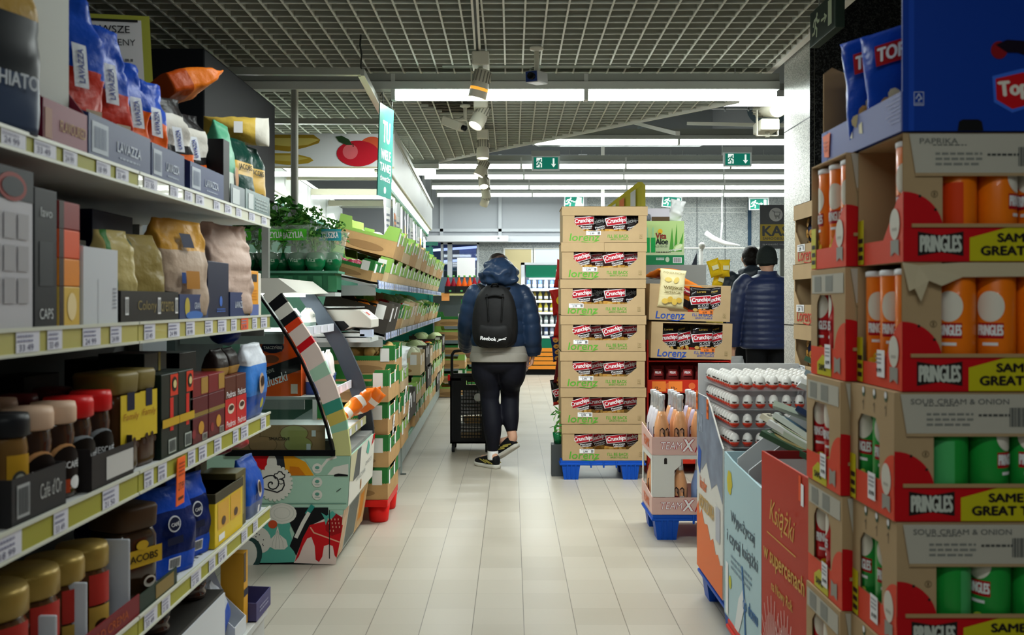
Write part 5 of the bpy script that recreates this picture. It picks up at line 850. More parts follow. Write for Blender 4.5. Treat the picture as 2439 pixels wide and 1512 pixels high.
# ================= HANGING CANOPY OVER THE PRODUCE =================
cp = thing('produce_canopy', 'hanging aluminium frame with white side panels and green lamp rails over the produce', 'canopy', (-.768, 4.88, 0), .0308); ALU = mat('B4B6AE', .3, .6); CW = mat('E2E6E8', .4)
L1, WD = 6.95, 1.12
for nm, a, b in (('frame_bar', (0, 0, 2.425), (0, L1, 2.425)), ('frame_bar', (-WD, 0, 2.425), (-WD, L1, 2.425)), ('cross_bar', (-WD, 0, 2.425), (0, 0, 2.425)), ('cross_bar', (-WD, 1.35, 2.425), (0, 1.35, 2.425)), ('cross_bar', (-WD, L1, 2.425), (0, L1, 2.425))): m = MB(); m.bar(a, b, .035, .035, ALU); ob(nm, m, cp)
for y in (2.6, 3.6, 4.8, 5.9): m = MB(); m.bar((-WD, y, 2.36), (0, y, 2.36), .05, .06, mat('C4C0AC', .5)); ob('cross_bar', m, cp)
m = MB(); m.box(-.02, 0, 1.5, L1, 2.14, 2.40, CW); m.box(-.002, .004, 1.5, L1, 2.395, 2.42, ALU); ob('side_panel', m, cp)
m = MB(); m.box(-WD, -WD+.02, 1.5, L1, 2.14, 2.40, CW); [m.quad(rside(-WD+.021), y, y+.03, 2.14, 2.40, mat('B4B8B6', .5)) for y in (2.4, 3.5, 4.6, 5.7)]; ob('side_panel', m, cp)
GRR = mat('3E8F78', .4)
for x in (-.06, -WD+.06):
    m = MB(); m.box(x-.012, x+.012, 1.5, L1, 2.06, 2.085, GRR); m.box(x-.04, x+.04, 1.5, L1, 2.125, 2.14, mat('C9CBB8', .5)); ob('lamp_rail', m, cp)
    for i in range(6): m = MB(); y = 1.55+i*.9; m.box(x-.018, x+.018, y, y+.84, 2.09, 2.125, TUBE); ob('tube', m, cp)
for y in (2.9, 4.6):
    m = MB(); m.box(-WD+.06, -.06, y-.018, y+.018, 2.27, 2.305, TUBE); ob('tube', m, cp)
m = MB(); m.tube([(0, 0, 2.44), (.004, 0, 2.52), (-.004, 0, 2.56), (0, 0, 2.62)], .005, mat('3A3D38', .5), 6); ob('chain', m, cp); m = MB(); m.tube([(-WD, 0, 2.44), (-WD, 0, 2.62)], .005, mat('3A3D38', .5), 6); ob('chain', m, cp)
for y in (3.2, L1-.2): m = MB(); m.tube([(0, y, 2.44), (0, y, 3.95 if y > 4 else 2.64)], .003, HOUSD, 5); ob('wire', m, cp)
# fruit banner across the near end
m = MB(); bn = thing('fruit_banner', 'white banner with printed bananas and red apples across the near end of the canopy', 'banner', (-.80, 6.36, 0), .0308); m.box(-1.15, .02, 0, .012, 2.15, 2.37, CW); ob('banner_board', m, bn); m = MB(); f = front(-.001); s_ = F/6.36
def bb(px, py): return (px-CX)/s_+.80, H-(py-CY)/s_
def bpoly(pts, c, o): m.poly(f, [(min(.02, bb(*p)[0]), max(2.15, min(2.37, bb(*p)[1]))) for p in pts], mat(c, .45), o)
bpoly([(650, 322), (748, 322), (764, 334), (760, 342), (730, 352), (690, 362), (650, 358)], 'A98A2A', .001); bpoly([(650, 330), (745, 330), (762, 334), (735, 346), (690, 350), (650, 346)], 'D6C46A', .0015); bpoly([(650, 366), (700, 366), (740, 376), (748, 383), (735, 390), (690, 394), (650, 390)], 'B79A34', .001); bpoly([(650, 371), (700, 371), (735, 378), (700, 386), (650, 383)], 'D2BE62', .0015)
a, b = bb(853, 366); m.disc(f, a, max(b, 2.235), .14, .085, mat('C42030', .35), .003, 30); m.disc(f, a-.05, 2.25, .05, .05, mat('DE6A70', .35), .0034, 20); a, b = bb(887, 358); m.disc(f, a-.0, 2.27, .09, .08, mat('E0603A', .4), .002, 30); bpoly([(800, 326), (815, 324), (832, 333), (840, 346), (825, 346), (808, 338)], '2E4A2C', .004); m.line(f, [bb(842, 350), bb(841, 342)], .006, mat('3A2A1A', .5), .004); m.quad(f, -1.15, .02, 2.14, 2.152, mat('C9C0A0', .5), .002); ob('banner_print', m, bn)
m = MB(); m.tube([(-.05, .006, 2.37), (-.05, .006, 2.43)], .004, HOUSD, 5); ob('hook', m, bn)
# mint hanging sign
sg = thing('hanging_sign', 'long mint green hanging sign with white lettering, hung end-on from the canopy frame', 'sign', (-.79, 5.53, 0), 0, None, (0, .03, -.2)); f_ = rside(.003); m = MB(); m.box(-.003, .003, -.12, .12, 1.86, 2.38, mat('2C7266', .5)); m_ = m
for tx, z, w_, h_ in (('TU', 2.23, .12, .12), ('WIELE', 2.10, .17, .055), ('TANIEJ', 2.02, .19, .06), ('ŚWIEŻE', 1.965, .17, .03)): m.txt(f_, tx, 0, z, w_, h_, mat('E4F0EC', .5), .001, .02)
m.disc(f_, 0, 1.90, .02, .02, mat('C4DCD4', .5), .001); ob('sign_board', m, sg)
for y in (-.08, .08): m = MB(); m.tube([(0, y, 2.37), (0, y+.02, 2.41), (0, y-.0, 2.445), (0, y-.03, 2.42)], .003, mat('3A3D3A', .4, .6), 6); ob('wire_hook', m, sg)
# clear sheets with price papers hanging from the lamp rail
r_ = random.Random(9)
for i in range(14):
    Y = 6.62+i*.36+r_.uniform(-.04, .04); x = -.768-.0308*(Y-4.88)-.06; h_ = r_.uniform(.26, .4); c = mat('F08A3C', .5) if i in (2, 5, 11) else PAPER
    m = MB(); m.box(-.001, .001, -.06, .06, -h_, 0, mat('D4DCE0', .25)); m.quad(rside(.0012), -.05, .05, -h_+.02, -h_*.35, c); m.quad(lside(-.0012), -.05, .05, -h_+.02, -h_*.35, c); m.smallprint(rside(.002), -.04, .04, -h_*.8, -h_*.45, 3, mat('8A8FA0', .6))
    tag(ob('price_sheet', m, None, (x, Y, 2.055), (0, r_.uniform(-.05, .05), .03+r_.uniform(-.25, .25))), '%s clear price sheet hanging from the green lamp rail, counting from the near end' % (ORD+['thirteenth', 'fourteenth'])[i].replace('topmost', 'first'), 'price sheet', 'price sheets on the lamp rail')
for i in range(6): area('canopy_light', (-.768-.0308*(6.4+i*.95-4.88)-.1, 6.85+i*.93, 2.07), .84, .05, 9, COOL, (0, -.25, PI/2)); 
for i in range(6): area('canopy_light', (-1.83-.0308*(6.4+i*.95-4.88), 6.85+i*.93, 2.07), .84, .05, 3, COOL, (0, .5, PI/2))
# ================= END OF THE PRODUCE AISLE =================
t = thing('end_board', 'teal green board with a hanging rail at the far end of the produce', 'board', (-1.5, 12.75, 0)); m = MB(); m.box(-.45, .45, 0, .02, 0, 1.98, mat('2F9080', .45)); ob('board', m, t); m = MB(); m.box(-.65, .52, -.06, -.03, 2.0, 2.05, mat('2E8070', .4)); ob('rail', m, t); m = MB(); m.box(.40, .43, -.03, 0, 1.2, 2.0, mat('2E8070', .4)); ob('rail_post', m, t)
m = MB(); m.box(-.12, .12, -.05, .1, 0, .08, mat('222428', .5)); m.quad(front(-.05), -.04, .04, .035, .05, mat('7A8084', .4)); tag(ob('printer', m, None, (-1.62, 12.7, 2.051), bev=.02), 'small black box device resting on the teal rail', 'printer')
for k, z in enumerate((0, .2, .4, .6, .8, 1.0)):
    o = dup(CR['n' if k % 2 else 'l'], (-.82, 12.62, .247+z*.93-.24), .0); tag(o, '%s crate of the stack facing the aisle at the far end of the produce' % ['bottom', 'second lowest', 'third lowest', 'fourth lowest', 'second highest', 'top'][k], 'crate', 'far end crate stack')
for k in range(7):
    o = dup(CR['n'], (-.52, 13.6, .185*k+.0), .0); tag(o, '%s crate of the stack seen past the shopping trolley handle' % ['bottom', 'second lowest', 'third lowest', 'middle', 'third highest', 'second highest', 'top'][k], 'crate', 'crate stack behind the trolley')
# juice shelf
js = thing('juice_shelf', 'low shelf of juice bottles with a yellow price strip near the far wall', 'shelf', (-.75, 14.6, 0)); m = MB(); m.box(-.5, .5, 0, .3, 1.36, 1.39, WHITE); m.box(-.5, .5, .28, .3, 0, 2.0 if False else 1.39, mat('6A7478', .5)); ob('shelf_board', m, js); m = MB(); m.box(-.5, .5, -.01, 0, 1.35, 1.395, mat('E4DC9A', .5)); m.quad(front(-.01), -.32, -.2, 1.27, 1.39, mat('F0A05A', .5)); ob('price_strip', m, js)
def bottle(name, label, cat, loc, r, h, body, cap, liq=None, lab=None, group=None, n=12, neck=.36):
    t = thing(name, label, cat, loc, 0, group); m = MB(); m.lathe([(r*.9, 0), (r, h*.03), (r, h*.42), (r*.96, h*.5), (r*neck, h*.78), (r*neck*.9, h*.9)], body, n); ob('bottle_body', m, t); m = MB(); m.lathe([(r*neck*1.05, h*.88), (r*neck*1.1, h*.98), (r*neck*.9, h)], cap, n); ob('cap', m, t)
    if lab: m = MB(); m.lathe([(r*1.01, h*.12), (r*1.015, h*.14), (r*1.015, h*.36), (r*1.01, h*.38)], lab, n); ob('bottle_label', m, t)
    return t
for i, (px, c) in enumerate(((1067, 'A8202A'), (1080, '8A1A2A'), (1093, 'E0561E'), (1106, 'E8641E'), (1119, 'E8641E'), (1130, '9A1E2A'), (1143, '9A1E2A'))):
    bottle('juice_bottle', '%s juice bottle with a green cap, %s from the left on the juice shelf' % ('orange' if c in ('E0561E', 'E8641E') else 'dark red', ORD[i].replace('topmost', 'first')), 'bottle', (PX(px, 14.65), 14.68, 1.391), .042, .27, mat(c, .2), mat('6FB85A', .4), None, mat('2A2426', .5), 'juice bottles')
for i, px in enumerate((1073, 1100, 1130)): m = MB(); m.box(-.085, .085, -.06, .0, 0, .1, mat('1B1C1E', .5)); m.disc(front(-.06), .0, .03, .02, .014, mat('5AA85A', .5)); tag(ob('bottle_tray', m, None, (PX(px, 14.65), 14.68-.045, 1.391)), 'black card tray in front of the juice bottles, %s of three' % ['left one', 'middle one', 'right one'][i], 'tray', 'black juice trays')
m = MB(); m.box(-.14, .14, 0, .01, 0, .3, PAPER); tag(ob('notice', m, None, (PX(1110, 14.9), 14.94, 1.641)), 'blank white sheet standing behind the juice bottles', 'notice')
m = MB(); m.box(-.5, .5, 0, .02, 0, 1.64, mat('5A6A78', .5)); tag(ob('back_board', m, None, (-.75, 14.97, 0)), 'grey board closing the back of the juice shelf', 'board')
# ================= PEOPLE =================
SKIN = mat('D9A88E', .5, name='skin')
def limb(mb, pts, rads, m, n=16, side=(1, 0, 0), puff=0, pw=.09, sub=6):
    P = [Vector(p) for p in pts]; out = []; R = []
    for i in range(len(P)-1):
        p0, p1, p2, p3 = P[max(0, i-1)], P[i], P[i+1], P[min(len(P)-1, i+2)]
        for k in range(sub):
            t = k/sub; out.append(.5*((2*p1)+(p2-p0)*t+(2*p0-5*p1+4*p2-p3)*t*t+(3*p1-p0-3*p2+p3)*t**3)); a, b = rads[i], rads[i+1]; s_ = t*t*(3-2*t); R.append((a[0]+(b[0]-a[0])*s_, a[1]+(b[1]-a[1])*s_))
    out.append(P[-1]); R.append(rads[-1]); rs = []; L = 0
    for i, p in enumerate(out):
        d = (out[min(i+1, len(out)-1)]-out[max(i-1, 0)]).normalized(); s = Vector(side); s = (s-d*s.dot(d)).normalized(); u = d.cross(s); L += (p-out[i-1]).length if i else 0
        q = 1+(puff*(abs(math.sin(PI*L/pw))**.6-.5) if puff else 0)
        rs.append([p+s*math.cos(2*PI*k/n)*R[i][0]*q+u*math.sin(2*PI*k/n)*R[i][1]*q for k in range(n)])
    mb.rings(rs, m); return mb
def blob(mb, c, r, m, n=16, seed=0, amp=0):
    c = Vector(c); rs = []
    for i in range(n//2+1):
        a = PI*i/(n//2); ring = []
        for k in range(n):
            b = 2*PI*k/n; d = Vector((math.sin(a)*math.cos(b), math.sin(a)*math.sin(b), -math.cos(a))); p = Vector((d.x*r[0], d.y*r[1], d.z*r[2])); ring.append(c+p*(1+amp*noise.noise(p*16+Vector((seed, 0, 0)))))
        rs.append(ring)
    mb.rings(rs, m); return mb
def hand(mb, w, d, m, curl=.6, thumb=(1, 0, 0), s=1.0, flip=1):
    """palm and five fingers from the wrist w along d; fingers curl towards the palm side"""
    w, d = Vector(w), Vector(d).normalized(); t = Vector(thumb); t = (t-d*t.dot(d)).normalized(); pn = d.cross(t)*flip
    limb(mb, [w-d*.02, w+d*.03, w+d*.085], [(.024*s, .019*s), (.034*s, .018*s), (.038*s, .015*s)], m, 12, t)
    for i, (off, L) in enumerate(((.03, .068), (.011, .076), (-.009, .07), (-.028, .055))):
        p = w+d*.08+t*off*s; a = d; pts = [p]
        for k in range(3): a = (a*math.cos(curl*.7)+pn*math.sin(curl*.7)).normalized(); pts.append(pts[-1]+a*L*s*(.45, .32, .25)[k])
        limb(mb, pts, [(.0095*s, .009*s), (.009*s, .0085*s), (.008*s, .008*s), (.006*s, .006*s)], m, 8, t, sub=3)
    p = w+d*.03+t*.026*s; limb(mb, [p, p+(t*.8+d*.6)*.03*s, p+(t*.5+d+pn*.5)*.055*s], [(.013*s, .012*s), (.011*s, .01*s), (.008*s, .008*s)], m, 8, pn, sub=3)
def shoe(parent, label, M, up, sole, stripe):
    sh = []; so = []
    for t, wd, hh in ((0, .024, .055), (.06, .034, .085), (.25, .036, .085), (.45, .036, .07), (.65, .043, .055), (.85, .042, .042), (1, .02, .025)):
        y = -.06+.255*t; sh.append([M@Vector((wd*supe(2*PI*k/16, .7)[0], y, .022+max(0, hh*.5+hh*.5*supe(2*PI*k/16, .7)[1]))) for k in range(16)])
        so.append([M@Vector((wd*1.16*supe(2*PI*k/16, .5)[0], y+(.008 if t == 1 else -.008 if t == 0 else 0), .014+.017*supe(2*PI*k/16, .5)[1]+(.012*(t-.7) if t > .7 else 0))) for k in range(16)])
    m = MB(); m.rings(sh, up); o = ob('shoe', m, parent, sub=1); m = MB(); m.rings(so, sole); ob('sole', m, o, sub=1); m = MB()
    for sx in (-1, 1):
        for a, b in ((.0, .055), (.03, .03), (.07, .05)): fr = plane(M@Vector((sx*.041, 0, 0)), M.to_3x3()@Vector((0, sx, 0)), M.to_3x3()@Vector((0, 0, 1))); m.line(fr, [(sx*(a-.04), .04), (sx*(a+.03), .062)], .009, stripe, .004)
    ob('stripe', m, o); return o
def face(parent, c, r, m):
    for sx in (-1, 1):
        q_ = MB(); blob(q_, Vector(c)+Vector((sx*.032, r-.004, .005)), (.012, .006, .008), PAPER, 10); blob(q_, Vector(c)+Vector((sx*.032, r+.001, .005)), (.005, .003, .005), INK, 8); ob('eye', q_, parent)
    q_ = MB(); blob(q_, Vector(c)+Vector((0, r-.003, -.055)), (.024, .007, .007), mat('A8605A', .5), 10); ob('mouth', q_, parent)
def head_on(m, c):
    c = Vector(c); blob(m, c, (.075, .095, .115), SKIN, 18); limb(m, [c+Vector((0, .088, .02)), c+Vector((0, .112, -.02)), c+Vector((0, .092, -.032))], [(.008, .008), (.014, .012), (.012, .008)], SKIN, 8, sub=3)
    for sx in (-1, 1): blob(m, c+Vector((sx*.078, -.005, -.01)), (.012, .02, .032), SKIN, 10)
    limb(m, [c+Vector((0, -.02, -.07)), c+Vector((0, -.03, -.16)), c+Vector((0, -.02, -.24))], [(.055, .058), (.055, .058), (.08, .07)], SKIN)
# ---- woman with the backpack
W = thing('person', 'person in a navy puffer jacket and black leggings walking away with a trolley', 'person', (-.1, 7.3, 0))
m = MB(); head_on(m, (-.005, .03, 1.515))
limb(m, [(0, 0, 1.32), (0, .0, 1.1), (0, 0, .9), (0, 0, .80)], [(.16, .1), (.15, .1), (.17, .11), (.17, .12)], SKIN)
HL, HR = Vector((-.268, .50, .872)), Vector((.262, .03, .862))
limb(m, [(-.16, 0, 1.33), (-.24, .1, 1.1), (-.26, .35, .93), HL], [(.05, .05), (.042, .042), (.034, .032), (.025, .022)], SKIN); limb(m, [(.16, 0, 1.33), (.245, -.02, 1.06), (.255, .03, .9), HR], [(.05, .05), (.042, .042), (.034, .032), (.025, .022)], SKIN)
hand(m, HL, (.15, .9, -.25), SKIN, .9, (1, -.1, .3)); hand(m, HR, (-.16, .05, -1), SKIN, 1.1, (0, 1, 0), .85, -1)
LL = [(-.095, 0, .84), (-.07, .02, .5), (-.048, -.03, .3), (-.045, -.02, .1)]; LR = [(.095, .0, .84), (.085, .10, .52), (.085, .02, .38), (.10, -.03, .245)]
for L_ in (LL, LR): limb(m, L_, [(.1, .1), (.06, .06), (.055, .055), (.034, .036)], SKIN)
for L_, d in ((LL, (-.08, .12, -.05)), (LR, (-.09, .08, -.06))): e = Vector(L_[-1]); limb(m, [e+Vector((0, 0, .03)), e-Vector((0, 0, .03)), e+Vector(d)], [(.034, .036), (.036, .04), (.034, .03)], SKIN, 12)
body = ob('body', m, W, remesh=.0065, smooth=3); face(W, (-.005, .03, 1.515), .095, SKIN)
LEG = mat('14151F', .65, bump=.15, bs=25, name='leggings'); m = MB()
limb(m, [(0, .0, .95), (0, 0, .88), (0, -.015, .80), (0, -.01, .74)], [(.185, .13), (.2, .145), (.205, .155), (.17, .12)], LEG, 24)
for L_, top in ((LL, -.1), (LR, .1)): limb(m, [(top, 0, .83), (top*.95, .0, .72)]+[Vector(L_[1])+Vector((0, 0, .08)), L_[1], Vector(L_[2])+Vector((0, 0, .02)), Vector(L_[3])+Vector((0, 0, .03))], [(.11, .13), (.112, .125), (.078, .082), (.072, .075), (.07, .072), (.043, .046)], LEG, 20)
ob('leggings', m, W, remesh=.01, smooth=6)
for e, nm in ((LL[3], 0),): m = MB(); e = Vector(e); limb(m, [e+Vector((0, 0, .03)), e-Vector((0, 0, .035))], [(.041, .043), (.042, .046)], PAPER, 14); ob('sock', m, W)
SB, SW, SG = mat('15161A', .6), mat('C9C6BC', .5), mat('A89A4A', .45)
shoe(W, '', Matrix.Translation((-.045, -.02, .0))@Matrix.Rotation(.75, 4, 'Z')@Matrix.Rotation(-.0, 4, 'X'), SB, SW, SG); shoe(W, '', Matrix.Translation((.105, -.04, .135))@Matrix.Rotation(.95, 4, 'Z')@Matrix.Rotation(-.55, 4, 'X'), SB, SW, SG)
HEA = mat('9A968E', .8, bump=.2, bs=60, name='sweatshirt'); m = MB(); limb(m, [(0, 0, 1.1), (0, 0, .95), (0, -.005, .87), (0, -.008, .845), (0, -.01, .80)], [(.19, .14), (.205, .15), (.216, .172), (.224, .18), (.222, .178)], HEA, 28); ob('sweatshirt', m, W, sub=1)
NV = mat('22344F', .36, bump=.25, bs=9, name='navy_puffer', coat=.1); m = MB()
limb(m, [(0, .0, .915), (0, 0, 1.0), (0, 0, 1.15), (0, -.01, 1.28), (0, .0, 1.37), (0, .01, 1.43)], [(.205, .16), (.21, .165), (.205, .165), (.21, .155), (.17, .125), (.1, .1)], NV, 32, puff=.07, pw=.1, sub=8)
limb(m, [(-.14, 0, 1.36), (-.19, .0, 1.29), (-.235, .03, 1.12), (-.25, .18, 1.0), (-.262, .36, .93), (-.268, .46, .885)], [(.06, .07), (.078, .085), (.075, .082), (.07, .078), (.066, .07), (.05, .05)], NV, 20, puff=.09, pw=.075, sub=8)
limb(m, [(.14, 0, 1.36), (.19, .0, 1.29), (.235, -.02, 1.14), (.25, -.02, 1.0), (.258, .02, .9), (.262, .03, .85)], [(.06, .07), (.078, .085), (.075, .082), (.072, .08), (.068, .07), (.055, .055)], NV, 20, puff=.09, pw=.075, sub=8)
ob('jacket', m, W, remesh=.009, smooth=2)
m = MB(); blob(m, (.0, -.07, 1.475), (.142, .135, .09), NV, 28, 3, .28); blob(m, (0, -.06, 1.535), (.105, .11, .055), NV, 24, 5, .25); blob(m, (.005, -.09, 1.425), (.135, .1, .05), NV, 24, 8, .3)
ob('hood', m, W, remesh=.009, smooth=1); m = MB(); blob(m, (.09, -.05, 1.425), (.06, .09, .035), mat('6E6A66', .7), 14); ob('collar', m, W)
HAIR = mat('1A1412', .4, bump=.5, bs=60, name='dark_hair'); m = MB(); blob(m, (-.005, .01, 1.535), (.086, .105, .1), HAIR, 22, 2, .06); limb(m, [(-.08, -.02, 1.53), (-.03, -.07, 1.575), (.04, -.05, 1.6)], [(.01, .03), (.016, .03), (.01, .02)], mat('4A3A34', .4), 8, sub=4); ob('hair', m, W, smooth=1)
# backpack
BK = mat('1B1B1C', .55, bump=.3, bs=14, name='backpack_cloth'); BKL = mat('0F0F10', .5)
bp = thing('backpack', 'black backpack with white lettering worn over the navy jacket', 'backpack', (-.127, 7.13, .915)); m = MB(); rs = []
for t, wd, dp in ((0, .10, .05), (.04, .145, .075), (.15, .165, .095), (.4, .172, .10), (.65, .16, .092), (.82, .135, .078), (.93, .10, .06), (1, .06, .035)):
    rs.append([Vector((wd*supe(2*PI*k/36, .75)[0], dp*supe(2*PI*k/36, .75)[1]*(1 if math.sin(2*PI*k/36) < 0 else .5), .47*t))+noise.noise_vector(Vector((k*.55, t*11, 1)))*.011 for k in range(36)])
m.rings(rs, BK); ob('main_compartment', m, bp, sub=1)
m = MB(); rs = []
for t, wd, dp in ((0, .09, .06), (.05, .13, .088), (.3, .145, .118), (.6, .143, .122), (.85, .135, .112), (1, .12, .085)): rs.append([Vector((wd*supe(2*PI*k/32, .7)[0], min(0, dp*supe(2*PI*k/32, .7)[1]), .005+.2*t-(.035*math.cos(supe(2*PI*k/32, .7)[0]*1.5) if t == 1 else 0)))+noise.noise_vector(Vector((k*.7, t*8, 4)))*.012 for k in range(32)])
m.rings(rs, BK); ob('front_pocket', m, bp, sub=1)
m = MB(); fb = lambda x, z, o=0: Vector((x, -.098-o, z)); limb(m, [(-.06, -.082, .40), (-.05, -.098, .3), (-.045, -.108, .2)], [(.006, .004)]*3, BKL, 8); limb(m, [(.06, -.082, .40), (.055, -.098, .3), (.05, -.108, .2)], [(.006, .004)]*3, BKL, 8); limb(m, [(-.07, -.085, .375), (0, -.09, .39), (.07, -.085, .375)], [(.005, .012)]*3, BKL, 8, (0, 0, 1)); ob('piping', m, bp)
m = MB(); m.tube([(-.025, -.05, .455), (-.015, -.07, .475), (.015, -.07, .475), (.025, -.05, .455)], .007, BKL, 8); ob('grab_loop', m, bp)
for sx in (-1, 1): m = MB(); limb(m, [(sx*.075, .02, .43), (sx*.11, .12, .475), (sx*.125, .22, .44), (sx*.12, .30, .34)], [(.03, .008)]*4, BKL, 10); ob('shoulder_strap', m, bp)
m = MB(); ft = lambda x, z, o=0: Vector((x, -.1255-o+.3*x*x, z)); m.txt(ft, 'Reebok', -.045, .075, .115, .026, PAPER, .003, .03, 0, -.1); m.line(ft, [(.02, .055), (.085, .082)], .005, PAPER, .003); m.line(ft, [(.03, .07), (.08, .069)], .005, PAPER, .003); ob('lettering', m, bp)
m = MB(); m.box(-.036, .036, -.004, .004, -.075, .075, mat('1A1A1E', .25)); m.box(-.037, .037, -.0045, .0035, -.076, .076, mat('C9B8C4', .4)); tag(ob('phone', m, None, (.118, 7.345, .795), (.25, -.25, 1.2), bev=.004), 'smartphone with a pale case held in the right hand of the person with the backpack', 'phone')
# trolley
TB = mat('1A1B1D', .5, name='trolley_plastic'); tr = thing('shopping_trolley', 'black wheeled shopping basket with a tall loop handle pushed by the person with the backpack', 'shopping trolley', (-.352, 8.02, 0), .0)
m = MB(); f = front(0)
for x0, x1 in ((-.165, -.075), (.095, .165)): m.box(x0, x1, 0, .025, .075, .62, TB)
m.box(-.075, .095, 0, .025, .075, .12, TB); m.box(-.075, .095, 0, .025, .52, .565, TB); m.box(-.075, -.03, 0, .025, .565, .60, TB); m.box(.09, .095, 0, .025, .565, .6, TB); m.box(-.165, .165, 0, .025, .60, .635, TB)
for i in range(7): x = -.055+i*.024; m.box(x-.003, x+.003, .005, .015, .11, .53, TB)
for i in range(13): z = .14+i*.03; m.box(-.075, .095, .005, .015, z-.003, z+.003, TB)
m.box(-.12, -.112, -.006, 0, .1, .6, TB); m.box(-.145, -.135, -.006, 0, .1, .6, TB); ob('near_wall', m, tr)
for sx in (-1, 1):
    m = MB(); a = sx*.165; m.add([(a, 0, .075), (a, .34, .11), (a, .42, .62), (a, 0, .62), (a-sx*.012, 0, .075), (a-sx*.012, .34, .11), (a-sx*.012, .42, .62), (a-sx*.012, 0, .62)], [(0, 1, 2, 3), (7, 6, 5, 4), (0, 4, 5, 1), (1, 5, 6, 2), (2, 6, 7, 3), (3, 7, 4, 0)], TB); ob('side_wall', m, tr)
m = MB(); m.box(-.165, .165, .0, .34, .075, .09, TB); ob('floor_panel', m, tr)
for i in range(9):
    x = -.15+i*.037; m = MB(); m.bar((x, .34, .1), (x, .42, .62), .008, .008, TB); ob('far_bar', m, tr)
m = MB(); m.box(-.165, .165, .41, .425, .60, .63, TB); ob('far_rim', m, tr)
m = MB(); limb(m, [(-.15, .01, .62), (-.15, .01, .78), (-.14, .01, .83), (-.1, .01, .848), (.1, .01, .848), (.14, .01, .83), (.15, .01, .78), (.15, .01, .62)], [(.016, .012)]*8, TB, 10, (0, 1, 0)); m.box(-.15, .15, .004, .016, .63, .66, TB); ob('handle', m, tr)
for sx in (-1, 1):
    for y in (.02, .3): m = MB(); m.lathe([(.02, -.012), (.028, -.01), (.028, .01), (.02, .012)], mat('2A2B2D', .5), 14, M=Matrix.Translation((sx*.14, y, .028))@Matrix.Rotation(PI/2, 4, 'Y')); m.box(sx*.14-.012, sx*.14+.012, y-.012, y+.012, .03, .08, TB); ob('wheel', m, tr)
m = MB(); m.box(-.185, -.165, -.01, .02, .60, .65, mat('E0241E', .4)); m.box(-.18, -.165, -.008, .015, .56, .60, mat('26262A', .5)); ob('latch', m, tr, bev=.004)
for i, (x, y, z, a, c, lb) in enumerate(((0.02, .12, .09, (.2, .14, .06), 'B59A72', 'flat kraft pack at the bottom of the shopping trolley'), (0.0, .14, .155, (.2, .12, .07), 'D9D6CC', 'cream carton inside the shopping trolley'), (.03, .12, .23, (.15, .1, .05), 'E0B878', 'bright bread loaf pack inside the shopping trolley'), (-.01, .2, .29, (.22, .12, .16), 'E9EAEC', 'white paper bag inside the shopping trolley'), (.03, .12, .455, (.13, .1, .06), 'E6E6E8', 'small white pack near the top of the shopping trolley'))):
    carton('grocery_pack', lb, 'grocery', (-.352+x, 8.02+y, z), .1*i, *a, mat(c, .6), lambda m, f, w, h, d: m.smallprint(f, -w*.3, w*.3, h*.3, h*.7, 2, mat('8A8070', .6)), None, .006)
m = MB(); m.disc(front(0), 0, 0, .034, .034, mat('C9CCCE', .4), .002, 24); m.quad(front(0), -.034, .034, -.003, .003, TB, .003); m.quad(front(0), -.003, .003, -.034, .034, TB, .003); m.lathe([(.034, 0), (.034, .004)], mat('C9CCCE', .4), 20, M=Matrix.Rotation(PI/2, 4, 'X')); m.box(-.045, .02, .0, .006, -.006, .006, TB); b_ = ob('badge', m, tr, (.068, .004, .46))
